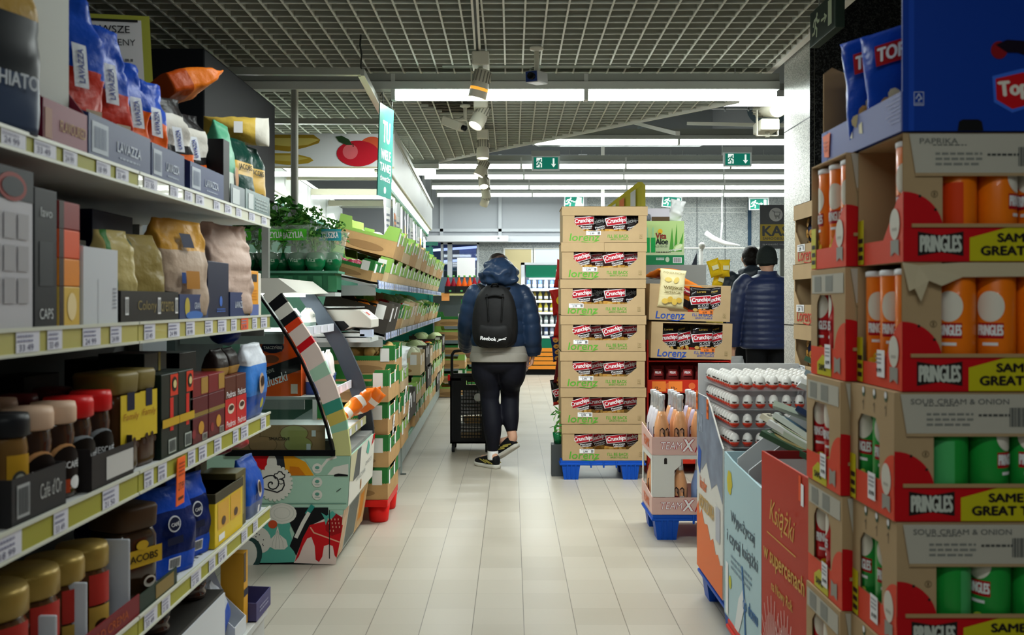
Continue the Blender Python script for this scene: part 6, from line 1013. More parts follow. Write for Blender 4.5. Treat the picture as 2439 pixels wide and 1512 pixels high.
# ---- men by the pillar
def man(label, X, Y, ht, coat, trousers, cap=None, hood=None, bag=False, lines=True, s=1.0):
    t = thing('person', label, 'person', (X, Y, 0)); k = ht/1.75; t.scale = (k*s, k*s, k); m = MB(); c = (0, .02, 1.635)
    head_on(m, c); limb(m, [(0, 0, 1.42), (0, 0, 1.1), (0, 0, .92)], [(.18, .11), (.16, .11), (.17, .12)], SKIN); hl, hr = Vector((-.30, .04, .82)), Vector((.30, .04, .82))
    for sx, hh in ((-1, hl), (1, hr)): limb(m, [(sx*.18, 0, 1.42), (sx*.28, -.01, 1.15), (sx*.295, .03, .95), hh], [(.05, .05), (.045, .045), (.035, .033), (.026, .022)], SKIN); hand(m, hh, (0, .1, -1), SKIN, .8, (0, 1, 0), 1, -sx); limb(m, [(sx*.1, 0, .9), (sx*.1, .01, .5), (sx*.1, -.01, .08)], [(.1, .1), (.06, .06), (.04, .04)], SKIN); limb(m, [(sx*.1, -.05, .05), (sx*.11, .08, .035)], [(.035, .035), (.04, .025)], SKIN)
    ob('body', m, t, remesh=.008, smooth=3); face(t, c, .095, SKIN); m = MB(); limb(m, [(0, 0, .98), (0, 0, .84)], [(.185, .135), (.19, .14)], trousers, 20)
    for sx in (-1, 1): limb(m, [(sx*.09, 0, .86), (sx*.1, .01, .5), (sx*.1, -.01, .06)], [(.105, .115), (.085, .09), (.075, .085)], trousers, 18)
    ob('trousers', m, t, remesh=.012, smooth=3)
    for sx in (-1, 1): shoe(t, '', Matrix.Translation((sx*.1, -.03, 0)), SB, SB, SB)
    m = MB(); limb(m, [(0, 0, .83), (0, 0, .95), (0, 0, 1.2), (0, -.01, 1.36), (0, 0, 1.46), (0, .0, 1.51)], [(.235, .17), (.235, .175), (.245, .175), (.245, .16), (.17, .12), (.09, .09)], coat, 30, puff=.06 if lines else 0, pw=.055, sub=16)
    for sx in (-1, 1): limb(m, [(sx*.15, 0, 1.47), (sx*.225, 0, 1.39), (sx*.285, -.01, 1.18), (sx*.30, .02, 1.0), (sx*.30, .04, .85)], [(.07, .08), (.088, .09), (.08, .085), (.07, .075), (.058, .06)], coat, 18, puff=.09 if lines else 0, pw=.075, sub=12)
    ob('coat', m, t, remesh=.009, smooth=1); m = MB(); limb(m, [(0, .0, 1.46), (0, -.005, 1.5), (0, -.01, 1.54)], [(.1, .1), (.088, .09), (.085, .088)], coat, 20); ob('collar', m, t)
    if hood: m = MB(); blob(m, (0, -.09, 1.475), (.15, .1, .085), coat, 24, 4, .15); ob('hood', m, t, remesh=.01, smooth=2)
    m = MB()
    if cap: blob(m, (0, .015, 1.665), (.092, .112, .115), cap, 24, 6, .05); limb(m, [(0, .015, 1.60), (0, .015, 1.655)], [(.094, .113), (.096, .115)], cap, 24); ob('beanie', m, t, smooth=1)
    else: blob(m, (0, .0, 1.66), (.085, .104, .1), HAIR, 22, 2, .05); blob(m, (0, -.018, 1.615), (.08, .088, .075), HAIR, 20, 4, .04); ob('hair', m, t)
    return t
NVQ = mat('26325A', .42, spec=.5, bump=.2, bs=14, name='navy_quilt'); man('person in a navy quilted jacket and dark knitted beanie, seen from behind beside the pillar', 2.33, 8.77, 1.75, NVQ, mat('16171A', .8), mat('2A302F', .9, bump=.6, bs=90, name='knit'))
man('bare-headed person in a dark hooded puffer jacket, half hidden by the one in the beanie', 2.46, 9.9, 1.83, mat('2E3844', .42, spec=.5, name='slate_puffer'), mat('16171A', .8), None, True)
mb, fr = pouch_mesh(.26, .1, .36, lambda q_, a: film('E2E6EA', .7), 400, crink=.014); tag(ob('carrier_bag', mb, None, (2.02, 8.70, .40), (0, 0, .4)), 'white plastic bag hanging from the hand of the person in the beanie', 'plastic bag')
# ================= CRISP STACKS =================
CARD = mat('B79C76', .75, var=.05, vsz=10, name='card'); CARDE = mat('B08F64', .8); LGRN = mat('5FA83A', .6); LBLU = mat('2A4FA8', .6); BRW = mat('3A1B18', .35, coat=.2); CRED = mat('B01E2C', .35, coat=.2); CHIP = mat('D9A24E', .45); BPAL = mat('1450B8', .4, name='blue_pallet')
def pallet(label, x, y, w=.6, d=.4, c=BPAL, h=.134, cat='pallet'):
    t = thing('pallet', label, cat, (x, y, 0)); m = MB(); m.box(-w/2, w/2, 0, d, h-.03, h, c); m.box(-w/2-.006, w/2+.006, -.006, d+.006, h-.034, h-.02, c); [m.box(-w*.15+i*w*.15, -w*.13+i*w*.15, -.008, 0, h-.05, h, c) for i in range(3)]; ob('deck', m, t, bev=.004)
    for i, fx in enumerate((-w/2+.075, w/2-.105)):
        for fy in (.05, d-.05): m = MB(); m.add([(fx-.05, fy-.05, 0), (fx+.05, fy-.05, 0), (fx+.05, fy+.05, 0), (fx-.05, fy+.05, 0), (fx-.065, fy-.05, h-.03), (fx+.065, fy-.05, h-.03), (fx+.065, fy+.05, h-.03), (fx-.065, fy+.05, h-.03)], [(0, 3, 2, 1), (4, 5, 6, 7), (0, 1, 5, 4), (1, 2, 6, 5), (2, 3, 7, 6), (3, 0, 4, 7)], c); [m.box(fx-.03+j*.03, fx-.022+j*.03, fy-.056, fy-.05, .01, h-.03, c) for j in range(3)]; ob('foot', m, t)
    return t
def fsc(m, f, x, y, s, c): m.line(f, [(x-s, y-s*1.4), (x+s, y-s*1.4), (x+s, y+s*1.4), (x-s, y+s*1.4), (x-s, y-s*1.4)], s*.12, c, .001); m.line(f, [(x-s*.6, y+.0), (x, y+s), (x+s*.6, y), (x, y-s*.2), (x, y-s*.6)], s*.2, c, .001); m.smallprint(f, x-s*.8, x+s*.8, y-s*1.3, y-s*.8, 2, c, .001)
def script(m, f, t_, x, y, w, h, c, o=.0012): m.txt(f, t_, x, y, w, h, c, o, .012, .14); m.line(f, [(x-w*.1, y-h*.62), (x+w*.25, y-h*.75), (x+w*.42, y-h*.5)], h*.09, c, o)
def crisp_box(label, loc, rz, w, d, h, brand, slogan, win=(-.36, .40, .31, .74), split=False, group=None, price=None, flap=True, roll=0):
    """kraft box open at a window in the front; the window's lower corners are cut off"""
    t = thing('crisp_box', label, 'cardboard box', loc, rz, group, (0, roll, rz)); a, b, c0, c1 = win[0]*w, win[1]*w, win[2]*h, win[3]*h; th = .004; m = MB(); f = front(0)
    for pts in ([(-w/2, 0), (w/2, 0), (w/2, c0), (-w/2, c0)], [(-w/2, c0), (a, c1), (a, c1), (-w/2, c1)] if 0 else [(-w/2, c0), (a+.07, c0), (a, c0+.06), (a, c1), (-w/2, c1)], [(b-.07, c0), (w/2, c0), (w/2, c1), (b, c1), (b, c0+.06)], [(-w/2, c1), (w/2, c1), (w/2, h), (-w/2, h)]): m.poly(f, pts, CARD, 0); m.poly(f, pts[::-1], CARDE, -th)
    m.box(-w/2, -w/2+th, 0, d, 0, h, CARD); m.box(w/2-th, w/2, 0, d, 0, h, CARD); m.box(-w/2, w/2, d-th, d, 0, h, CARD); m.box(-w/2, w/2, 0, d, 0, th, CARD)
    script(m, f, 'lorenz' if brand is LGRN else 'Lorenz', -w*.24, h*.145, w*.36, h*.2, brand); m.txt(f, slogan, w*.16, h*.175, w*.25, h*.085, brand, .0012, .012); m.txt(f, '#RECYCLABLE', w*.175, h*.085, w*.21, h*.05, brand, .0012, .006); fsc(m, f, w*.43, h*.16, w*.018, mat('8A7A50', .7))
    ob('box_shell', m, t)
    m = MB(); m.box(-w/2-.006, w/2+.006, -.004, .0, h*.745, h, CARD) if not split else (m.box(-w/2-.006, .0, -.006, 0, h*.745, h, CARD), m.box(.003, w/2+.006, -.004, .0, h*.745, h, CARD)); m.box(-w/2-.006, w/2+.006, -.004, d, h-.002, h, CARD)
    if flap: ob('lid', m, t)
    if price is not None: m = MB(); x, oc = price; m.box(x-.052, x+.052, -.003, -.0015, h*.2, h*.32, PAPER if not oc else mat('F0813A', .5)); g_ = front(-.003); m.txt(g_, '5.99' if not oc else '6.99', x-.01, h*.245, .03, .014, INK, .001, .01); m.smallprint(g_, x-.04, x+.03, h*.285, h*.315, 1, mat('6A6A70', .6)); m.barcode(g_, x+.028, x+.048, h*.21, h*.31, INK); ob('price_label', m, t)
    return t
_bag = {}
def crisp_bag(kind, label, loc, rot, group, w=.17, h=.2, d=.08):
    key = (kind, w, h, d)
    if key in _bag: o = dup(_bag[key], loc, rot=rot); tag(o, label, 'crisp bag', group); return o
    bg = {'brown': BRW, 'dark': mat('1C1414', .35, coat=.2), 'black': mat('161314', .3, coat=.3), 'cream': foil('E2D6A8', .35), 'orange': foil('E07A24', .3), 'redfoil': foil('A8241E', .25), 'silver': foil('C8C8C8', .15), 'smile': foil('1E2C5A', .25), 'blue': foil('1546B8', .22), 'nut': foil('5A1A1A', .3), 'gold': foil('F0C624', .15, .8)}[kind]
    mb, fr = pouch_mesh(w, d, h, lambda q_, a: CHIP if kind in ('brown', 'dark') and q_ < .22 else (foil('B8342A', .3) if kind == 'black' and q_ < .16 else bg), len(_bag)+500, kind='pillow', crink=.008, nz=14, n=28)
    if kind in ('brown', 'dark', 'black'):
        rc = .18; c, s_ = math.cos(rc), math.sin(rc)
        def R(pts): return [(x*c-y*s_, .52*h+x*s_+y*c) for x, y in pts]
        if kind != 'dark': mb.poly(fr, R([(-w*.44, -h*.14), (w*.44, -h*.14), (w*.47, h*.16), (-w*.47, h*.16)]), PAPER, .009); mb.poly(fr, R([(-w*.41, -h*.12), (w*.41, -h*.12), (w*.44, h*.14), (-w*.44, h*.14)]), CRED, .0105)
        mb.txt(fr, 'Crunchips', 0, h*.525, w*.80, h*.2, PAPER if kind != 'dark' else mat('8A8A8A', .5), .012, .015, .15, rc); mb.txt(fr, 'Pieczone' if kind != 'black' else 'X-CUT', w*.12, h*.335, w*.5, h*.07, PAPER, .009, .02, 0, rc); mb.txt(fr, 'ziemniaki', w*.12, h*.26, w*.46, h*.065, PAPER, .009, .02, 0, rc)
        if kind == 'black': mb.txt(fr, 'Lorenz', 0, h*.84, w*.4, h*.08, mat('C9A84A', .4), .007, .0, .2, .15)
        for i in range(3): mb.disc(fr, -w*.2+i*w*.2, h*(.15+.03*(i % 2)), w*.11, h*.06, mat(('E4B968', 'C98A34', 'DDAE5A')[i], .5), .007+.001*i, 10, i)
    elif kind == 'cream':
        mb.txt(fr, 'WIEJSKIE', 0, h*.5, w*.7, h*.1, mat('6A5A28', .5), .008, .015); mb.txt(fr, 'ZIEMNIACZKI', 0, h*.4, w*.62, h*.055, mat('6A5A28', .5), .008, .01); mb.txt(fr, 'WIĘKSZA PACZKA', 0, h*.9, w*.8, h*.06, mat('7A6A38', .5), .006); [mb.disc(fr, -w*.25+i*w*.17, h*(.16+.05*(i % 2)), w*.12, h*.07, mat(('E4C05A', 'D9B04A')[i % 2], .5), .008, 10, i) for i in range(4)]; [mb.disc(fr, -w*.2+i*w*.3, h*.72, w*.13, h*.06, mat('D9BE6A', .5), .007, 10, i) for i in range(2)]
    elif kind == 'smile':
        r = random.Random(3)
        for i in range(3):
            for j in range(4): mb.disc(fr, -w*.28+i*w*.28+r.uniform(-.01, .01), h*(.14+.23*j), w*.13, h*.09, mat('B8863A', .45), .007, 12); mb.disc(fr, -w*.28+i*w*.28, h*(.13+.23*j), w*.06, h*.02, mat('7A501E', .45), .0085, 8)
        mb.patch(fr, -w*.4, w*.1, h*.8, h*.95, mat('C8342A', .4), .006, 4, 2)
    elif kind == 'blue':
        mb.poly(fr, [(-w*.2, h*.62), (w*.2, h*.62), (w*.22, h*.82), (-w*.22, h*.82)], mat('B01E26', .4), .009); mb.txt(fr, 'TOP', 0, h*.72, w*.34, h*.13, PAPER, .011, .03); [mb.disc(fr, -w*.25+i*w*.12, h*(.2+.06*(i % 3)), w*.09, h*.06, mat(('E0CFA0', 'C99A5A', 'EADCB8')[i % 3], .6), .008+.0005*i, 9, i) for i in range(5)]
    elif kind == 'nut': mb.patch(fr, -w*.3, w*.3, h*.5, h*.8, mat('8A2A2A', .4), .005, 4, 3); mb.txt(fr, 'FELIX', 0, h*.65, w*.4, h*.09, PAPER, .007, .02); [mb.disc(fr, -w*.3+(i % 4)*w*.2, h*(.12+.1*(i//4)), w*.09, h*.05, mat(('C98A3A', 'E0B25A')[i % 2], .5), .006, 9, i) for i in range(8)]
    elif kind == 'orange': mb.poly(fr, [(-w*.35, h*.45), (w*.35, h*.5), (w*.37, h*.72), (-w*.37, h*.68)], CRED, .008); mb.txt(fr, 'Crunchips', 0, h*.59, w*.6, h*.12, PAPER, .01, .02, 0, .06); mb.patch(fr, -w*.4, w*.4, h*.05, h*.3, mat('2A2224', .4), .006, 5, 2)
    elif kind == 'gold': mb.patch(fr, -w*.25, w*.25, h*.4, h*.65, mat('F4ECC0', .4), .006, 4, 3)
    elif kind == 'redfoil': mb.disc(fr, 0, h*.55, w*.3, h*.2, mat('E2C12A', .4), .006); mb.txt(fr, 'CHIPS', 0, h*.55, w*.4, h*.1, mat('8A1A1A', .4), .008, .02)
    o = ob('crisp_bag', mb, None, loc, rot); _bag[key] = o; return tag(o, label, 'crisp bag', group)
# front stack of seven
YS7 = 6.80; pallet('blue plastic pallet under the tall stack of seven crisp boxes', .643, YS7, .6, .4)
kinds = [('brown', 'brown', 'brown', 'brown')]*4+[('brown', 'dark', 'brown', 'dark'), ('brown', 'brown', 'brown', 'brown'), ('brown', 'dark', 'brown', 'dark')]
PRX = (-.125, -.13, -.12, -.16, -.19, -.1, -.08)
for k in range(7):
    z = .1355+.2572*k; x = .643+(.012, .004, .0, .004, .002, .008, .014)[k]; nm = ['bottom', 'second lowest', 'third lowest', 'middle', 'third highest', 'second highest', 'top'][k]
    crisp_box('%s kraft crisp box of the tall stack on the blue pallet' % nm, (x, YS7+(0, .006, 0, .004, .008, 0, .004)[k], z), 0, .595, .395, .256, LGRN, "I'LL BE BACK", split=k == 5, group='kraft crisp boxes on the tall stack', price=(PRX[k], False))
    for j in range(4):
        bxx = x-.155+.117*j; kd = kinds[k][j]; crisp_bag(kd, '%s crisp bag, %s from left, %s box of the tall stack' % ('brown and red' if kd == 'brown' else 'dark brown', ['first', 'second', 'third', 'fourth'][j], nm), (bxx, YS7+.016+.058*(j % 2), z+.052), (-.0, (.05, -.1, .08, -.05)[(j+k) % 4], (.1, -.12, .05, -.08)[(j+k*2) % 4]), 'crisp bags in the tall stack', .165, .19, .055)
# goods hanging at the left side of the stack, seen past its corner
for i, (z, c, h_) in enumerate(((1.36, 'redfoil', .22), (1.16, 'redfoil', .2), (.98, 'redfoil', .2), (.80, 'smile', .2), (.62, 'nut', .2), (.46, 'black', .2))):
    crisp_bag(c, '%s snack bag hanging left of the tall crisp stack, %s from the top' % ({'redfoil': 'red foil', 'smile': 'blue', 'nut': 'dark red', 'black': 'black'}[c], ['first', 'second', 'third', 'fourth', 'fifth', 'sixth'][i]), (.40, 7.45+.03*(i % 2), z), (.0, .15*(-1)**i, .3), 'hanging snack bags', .15, h_, .06)
t = thing('clip_strip', 'orange display strip standing behind the left edge of the tall crisp stack', 'display strip', (.44, 7.5, 0)); m = MB(); m.box(-.07, .06, .0, .02, 0, 1.62, mat('E0561E', .5)); m.box(-.05, .06, -.003, 0, 1.45, 1.62, PAPER); m.line(front(-.003), [(-.02, 1.5), (.03, 1.57)], .02, mat('C0301E', .5)); ob('strip_board', m, t)
m = MB(); r = random.Random(5)
for i in range(40): a = r.uniform(0, 6.28); c = Vector((.05*math.cos(a)*r.random(), .05*math.sin(a), .02+.17*r.random())); L = .06; R_ = Euler((r.uniform(-1, 1), r.uniform(-1, 1), a)).to_matrix(); m.add([c+R_@Vector(p) for p in ((0, 0, 0), (.012, L*.5, 0), (0, L, -.005), (-.012, L*.5, 0))], [(0, 1, 2, 3)], LEAF[i % 4])
m.lathe([(.03, -.05), (.04, .03)], GPOT, 12); tag(ob('leafy_plant', m, None, (.335, 6.98, .28)), 'small green leafy bunch poking out low behind the tall crisp stack', 'plant'); m = MB(); m.box(-.06, .06, -.06, .06, 0, .228, mat('4A4E50', .5)); tag(ob('plant_stand', m, None, (.345, 6.98, 0)), 'small grey block carrying the leafy bunch', 'stand')
# second stack
t = thing('snack_display', 'red cardboard snack display behind the bottles, carrying two tilted crisp boxes', 'display stand', (1.29, 7.0, 0)); RC = mat('B4261E', .5, name='red_card'); m = MB(); m.box(-.3, .3, .38, .4, 0, .98, RC); ob('back_panel', m, t)
for sx in (-1, 1): m = MB(); m.box(sx*.3-.005, sx*.3+.005, 0, .4, 0, .98, RC); ob('side_panel', m, t)
for i, z in enumerate((.12, .40, .635, .83)):
    m = MB(); m.box(-.3, .3, 0, .38, z-.01, z, RC); s_ = ob('shelf', m, t)
    if z < .8: m = MB(); m.box(-.3, .3, -.006, 0, z-.04, z+.055, mat('C2301F', .5)); f = front(-.006); [m.disc(f, x, z+.01, .025, .025, mat('E06A3A', .5), .001, 12) for x in (-.15, .02, .2)]; [(m.quad(f, x, x+.1, z-.03, z+.045, mat('F0843A', .5), .002), m.txt(f, tx, x+.04, z-.005, .04, .022, INK, .003, .01)) for x, tx in ((-.27, '12.-'), (-.15, '10.-'), (.13, '4.-'))] if i == 2 else None; ob('shelf_front', m, s_)
m = MB(); m.box(-.005, .005, .0, .38, .40, .625, mat('C9BEB4', .5)); ob('divider', m, t)
for i in range(5): crisp_bag('nut', 'dark red nut bag, %s from the left on the upper shelf of the red display' % NTH[i].replace('nearest', 'first'), (1.07+.108*i, 7.03, .637), (-.12, 0, 0), 'nut bags', .105, .16, .05)
for i in range(4): crisp_bag(('nut', 'dark', 'nut', 'redfoil')[i], '%s bag, %s from the left on the lower shelf of the red display' % (('dark red nut', 'dark nut', 'dark red nut', 'bright red snack')[i], NTH[i].replace('nearest', 'first')), (1.07+.14*i, 7.03, .402), (-.12, 0, 0), 'lower nut bags', .125, .18, .05)
for k in range(2):
    z = .845+.275*k; b_ = crisp_box('%s tilted kraft crisp box with blue lettering on the red display' % ['lower', 'upper'][k], (1.30-.012*k, 6.97, z), .09, .6, .38, .262, LBLU, "I'LL BE BACK", (-.36, .38, .25, .97), False, 'tilted crisp boxes', (.12, True), False, .03)
    for j in range(4):
        kd = 'black'
        if k == 1 and j == 0: kd = 'cream'
        if k == 1 and j == 1: kd = 'orange'
        crisp_bag(kd, '%s in the %s tilted crisp box, %s from left' % ({'black': 'black and red crisp bag', 'cream': 'cream crisp bag sticking up', 'orange': 'orange crisp bag lying askew'}[kd], ['lower', 'upper'][k], ['first', 'second', 'third', 'fourth'][j]), (1.13+.125*j-.012*k+(.0 if kd != 'cream' else .03), (7.012+.05*(j % 2) if kd != 'cream' else 6.925), z+.045+(.05 if kd == 'cream' else .06 if kd == 'orange' else 0)), (-.05, (.1, -.1, .12, -.08)[j] if kd != 'orange' else .5, (.1, -.1)[j % 2]), 'bags in the tilted crisp boxes', .17 if kd != 'cream' else .2, .20 if kd != 'cream' else .28, .055)
crisp_bag('orange', 'red and black crisp bag lying flat behind the cream bag', (1.08, 7.25, 1.42), (PI/2-.2, 0, .4), None, .19, .22, .06)
# green juice carton on top
def d_aloe(m, f, w, h, d):
    m.quad(f, -w/2, w/2, 0, h*.22, mat('1E7A4A', .45)); m.quad(f, -w/2, w/2, h*.22, h*.5, mat('B9CBA0', .45), .0008); m.poly(f, [(w*.12, h*.3), (w*.2, h*.85), (w*.24, h*.35), (w*.32, h*.95), (w*.33, h*.36), (w*.48, h*.75), (w*.44, h*.3)], mat('4E9A3A', .45), .0016); m.disc(f, w*.35, h*.4, w*.13, h*.07, mat('B8D88A', .45), .002, 16, .5); m.disc(f, w*.36, h*.41, w*.1, h*.04, mat('DCEBC0', .45), .0024, 16, .5)
    for x in (-w*.47, -w*.33): m.quad(f, x, x+w*.11, h*.28, h*.62, mat('1FA04E', .3), .002); m.quad(f, x+.01, x+w*.07, h*.62, h*.85, mat('9AD0A0', .3), .002)
    m.disc(f, -w*.1, h*.76, w*.06, h*.06, mat('E0B22A', .4), .002); m.txt(f, 'Vita', -w*.08, h*.66, w*.26, h*.13, mat('8A2A2A', .4), .003, .03); m.txt(f, 'Aloe', -w*.06, h*.53, w*.3, h*.13, mat('1E2A24', .4), .003, .03); m.txt(f, 'ALOE VERA 30%', -w*.08, h*.42, w*.32, h*.045, mat('3A5A3A', .4), .003); m.txt(f, 'original', w*.28, h*.34, w*.3, h*.06, PAPER, .003, .02, 0, .1); m.smallprint(f, -w*.2, w*.16, h*.27, h*.31, 1, INK, .003); m.barcode(f, w*.22, w*.44, h*.04, h*.17, INK, PAPER, .002); m.smallprint(f, -w*.2, w*.0, h*.1, h*.17, 2, PAPER, .002); m.disc(f, w*.08, h*.12, w*.05, h*.06, mat('B8C8B0', .5), .002)
carton('juice_carton', 'pale green juice carton with an aloe plant picture behind the crisp stacks', 'carton', (1.18, 7.45, 1.545), 0, .31, .25, .34, mat('B4D08A', .45), d_aloe)
t = thing('back_stand', 'grey back stand behind the red snack display', 'stand', (1.2, 7.42, 0)); m = MB(); m.box(-.35, .3, 0, .35, 0, 1.543, mat('8A8A86', .6)); ob('stand_body', m, t)
m = MB(); m.box(-.10, .1, 0, .16, 0, .1, mat('CFCAD6', .5)); m.box(-.04, .1, -.002, .0, 0, .035, mat('5A4632', .6)); tag(ob('carton', m, None, (1.13, 7.5, 1.887), bev=.012), 'pale lilac box with a brown cut-out on top of the green juice carton', 'box')
mb, fr = pouch_mesh(.12, .06, .17, lambda q_, a: film('F2F4F4', .85), 420, kind='pillow', crink=.02); tag(ob('carrier_bag', mb, None, (1.27, 7.5, 1.887), (0, .2, 0)), 'crumpled white plastic wrap beside the lilac box', 'plastic bag')
m = MB(); m.lathe([(.03, 0), (.034, .02), (.03, .05), (.02, .055)], mat('6A7078', .3), 16); tag(ob('jar', m, None, (1.05, 7.49, 1.887)), 'small grey round jar left of the lilac box', 'jar')
# yellow price boards fanned behind the tall stack, white card on top
m = MB(); pts = [(0, 0), (.02, 0), (.02, .22), (0, .26)]; 
for i, (x0, x1, c) in enumerate(((.30, .235, 'D9C83A'), )):
    pass
t = thing('price_rail_box', 'slanted yellow price rail with white and orange tickets rising behind the tall crisp stack', 'price rail', (1.0, 8.6, 1.90)); m = MB(); YL = mat('D8CC48', .45); P = [(0.16, 0, .16), (.16, 0, .40), (.13, 0, .43), (-.32, .9, .1), (-.32, .9, -.12)]; m.add(P+[(x+.035, y, z) for x, y, z in P], [(0, 1, 2, 3, 4), (9, 8, 7, 6, 5)]+[(i, 5+i, 5+(i+1) % 5, (i+1) % 5) for i in range(5)], YL); ob('rail_board', m, t); m = MB()
for i, tt in enumerate((.06, .24, .38, .5, .62, .74)):
    c = mat('F08A5A', .5) if i == 1 else PAPER; a, b = tt, tt+.08; L_ = lambda s_, v: Vector((.145-.465*s_-.004, .9*s_-.001, (.16-.28*s_)+v*(.25-.03*s_))); m.add([L_(a, .08), L_(b, .08), L_(b, .92), L_(a, .92)], [(0, 1, 2, 3)], c)
ob('ticket', m, t); m = MB(); m.tube([(-.3, .85, -.1), (-.3, .85, -1.9)], .012, HOUSD, 8); m.tube([(.1, .1, .2), (.1, .1, -1.9)], .012, HOUSD, 8); ob('stand_pole', m, t)
m = MB(); m.add([(0, 0, 0), (.07, 0, 0), (.025, 0, .1), (0, .004, 0), (.07, .004, 0), (.025, .004, .1)], [(0, 1, 2), (5, 4, 3), (0, 3, 4, 1), (1, 4, 5, 2), (2, 5, 3, 0)], PAPER); tag(ob('card', m, None, (PX(1368, 6.95), 6.95, .1355+7*.2572+.003)), 'pointed white card standing on top of the tall crisp stack', 'card')
# ================= FAR GOODS =================
YF_ = 16.5; cl = thing('drinks_cooler', 'tall drinks cooler with a green header and lit shelves at the far wall', 'cooler', (PX(1330, YF_), YF_, 0)); m = MB(); wd = .64; m.box(-wd, -wd+.06, 0, .6, .1, 1.93, mat('CDD0D8', .4)); m.box(-wd, wd, .55, .6, .1, 1.93, mat('AEB6C2', .4)); m.box(wd-.06, wd, 0, .6, .1, 1.93, mat('CDD0D8', .4)); m.box(-wd, wd, 0, .6, 1.89, 1.93, mat('CDD0D8', .4)); m.box(-wd+.03, wd-.03, .05, .55, 0, .1, BLACK); ob('cabinet', m, cl)
m = MB(); m.box(-wd+.08, wd-.08, -.01, .1, 1.68, 1.88, mat('12694E', .4)); m.line(front(-.01), [(.02, 1.83), (-.03, 1.8), (-.03, 1.74), (.02, 1.71), (.02, 1.77), (-.01, 1.77)], .02, PAPER, .002); ob('header', m, cl)
m = MB(); m.box(-wd+.06, wd-.06, -.005, .1, .1, .62, mat('12694E', .4)); ob('lower_panel', m, cl); m = MB(); OR = mat('E08A2E', .5); [m.box(-wd+.02, wd, -.03, 0, .1+.075*i, .16+.075*i, OR) for i in range(5)]; ob('slat_front', m, cl)
for k, z in enumerate((.66, .86, 1.07, 1.27, 1.47)):
    m = MB(); m.box(-wd+.06, wd-.06, .0, .55, z-.02, z, mat('E4E8EE', .4)); m.box(-wd+.06, wd-.06, -.01, 0, z-.03, z+.015, PAPER); s_ = ob('shelf', m, cl)
CT = [('C6CCDC', 'cans'), ('B8C4C8', 'bottles'), ('C9C24A', 'bottles'), ('A89A3A', 'bottles'), ('6A80B8', 'cans')]; cols5 = [('9AA2B8', '5A6A98'), ('C4CCC8', '8A9A9A'), ('D0BC2E', 'E0D46A'), ('A8A04A', '7A6A2A'), ('4E68A8', '8E9CC8')]
proto = {}
for k, z in enumerate((.66, .86, 1.07, 1.27, 1.47)):
    for i in range(9):
        key = (k, i % 2)
        loc = (PX(1330, YF_)-.51+.1*i, YF_+.06, z+.001); lb = '%s drink in the far cooler, %s from the left on the %s shelf' % (['silver-blue', 'clear', 'yellow', 'olive', 'dark blue'][k], NTH[i].replace('nearest', 'first'), ['lowest', 'second', 'middle', 'fourth', 'top'][k])
        if key in proto: o = proto[key].copy(); COL.objects.link(o); o.location = loc; tag(o, lb, 'drink', 'drinks in the far cooler'); continue
        m = MB(); c = mat(cols5[k][i % 2], .3); m.lathe([(.032, 0), (.034, .01), (.034, .11), (.03, .12), (.018, .15), (.016, .165)] if k in (1, 2, 3) else [(.03, 0), (.033, .008), (.033, .15), (.028, .16)], c, 12); m.lathe([(.0345, .03), (.0345, .085)], PAPER if k != 4 else mat('C9D2E6', .4), 12); proto[key] = tag(ob('drink', m, None, loc), lb, 'drink', 'drinks in the far cooler')
area('cooler_light', (PX(1330, YF_), YF_-.05, 1.66), 1.1, .05, 6, COOL, (.5, 0, 0)); m = MB(); m.box(-.5, .5, -.02, .02, 1.64, 1.66, TUBE); ob('tube', m, cl)
# checkout banner, lamps, goods near the pillar
t = thing('checkout_banner', 'grey and yellow self-checkout banner with a cart symbol behind the two people', 'banner', (2.98, 10.55, 0)); s_ = F/10.55; m = MB(); x0, x1 = PX(1810, 10.55)-2.98, PX(1900, 10.55)-2.98; zz = lambda py: PZ(py, 10.55); m.box(x0, x1, 0, .02, zz(592), zz(488), mat('76787E', .5)); ob('banner_board', m, t); m = MB(); f = front(-.001); xx = lambda px: PX(px, 10.55)-2.98
m.quad(f, x0+.003, x1, zz(574), zz(534), mat('E8CB62', .45)); m.disc(f, xx(1848), zz(511), .075, .075, PAPER, .002, 26); c = mat('77797F', .5); m.line(f, [(xx(1839), zz(502)), (xx(1843), zz(503)), (xx(1846), zz(516)), (xx(1856), zz(516))], .006, c, .003); m.line(f, [(xx(1844), zz(505)), (xx(1858), zz(505)), (xx(1856), zz(513)), (xx(1846), zz(513))], .006, c, .003); [m.disc(f, xx(p), zz(519), .007, .007, c, .003, 10) for p in (1848, 1855)]
m.txt(f, 'KASA', xx(1860), zz(550), .40, .108, mat('707277', .5), .002, .03); m.txt(f, 'SAMOOBSŁUGOWA', xx(1860), zz(568), .40, .026, mat('707277', .5), .002, .01); m.txt(f, 'PŁATNOŚĆ TYLKO KARTĄ', xx(1860), zz(582), .40, .022, PAPER, .002, .01); ob('banner_print', m, t); m = MB(); m.box(-.03, .03, .02, .05, 0, zz(500), HOUSD); ob('pole', m, t)
m = MB(); m.tube([(0, 0, 0), (-.005, 0, -.2), (.0, 0, -.5)], .012, PAPER, 6); m.tube([(-.28, 0, -.62), (-.15, 0, -.72), (.05, 0, -.80), (.3, 0, -.84)], [.04, .045, .035, .012], PAPER, 8); m.tube([(0, 0, -.45), (-.02, 0, -.75)], .015, PAPER, 6); m.tube([(0, 0, 0), (0, 0, .91)], .006, PAPER, 5); tag(ob('arched_lamp', m, None, (PX(1720, 16.2), 16.2, PZ(466, 16.2)), None), 'white curved bar hanging over the far granite wall', 'lamp')
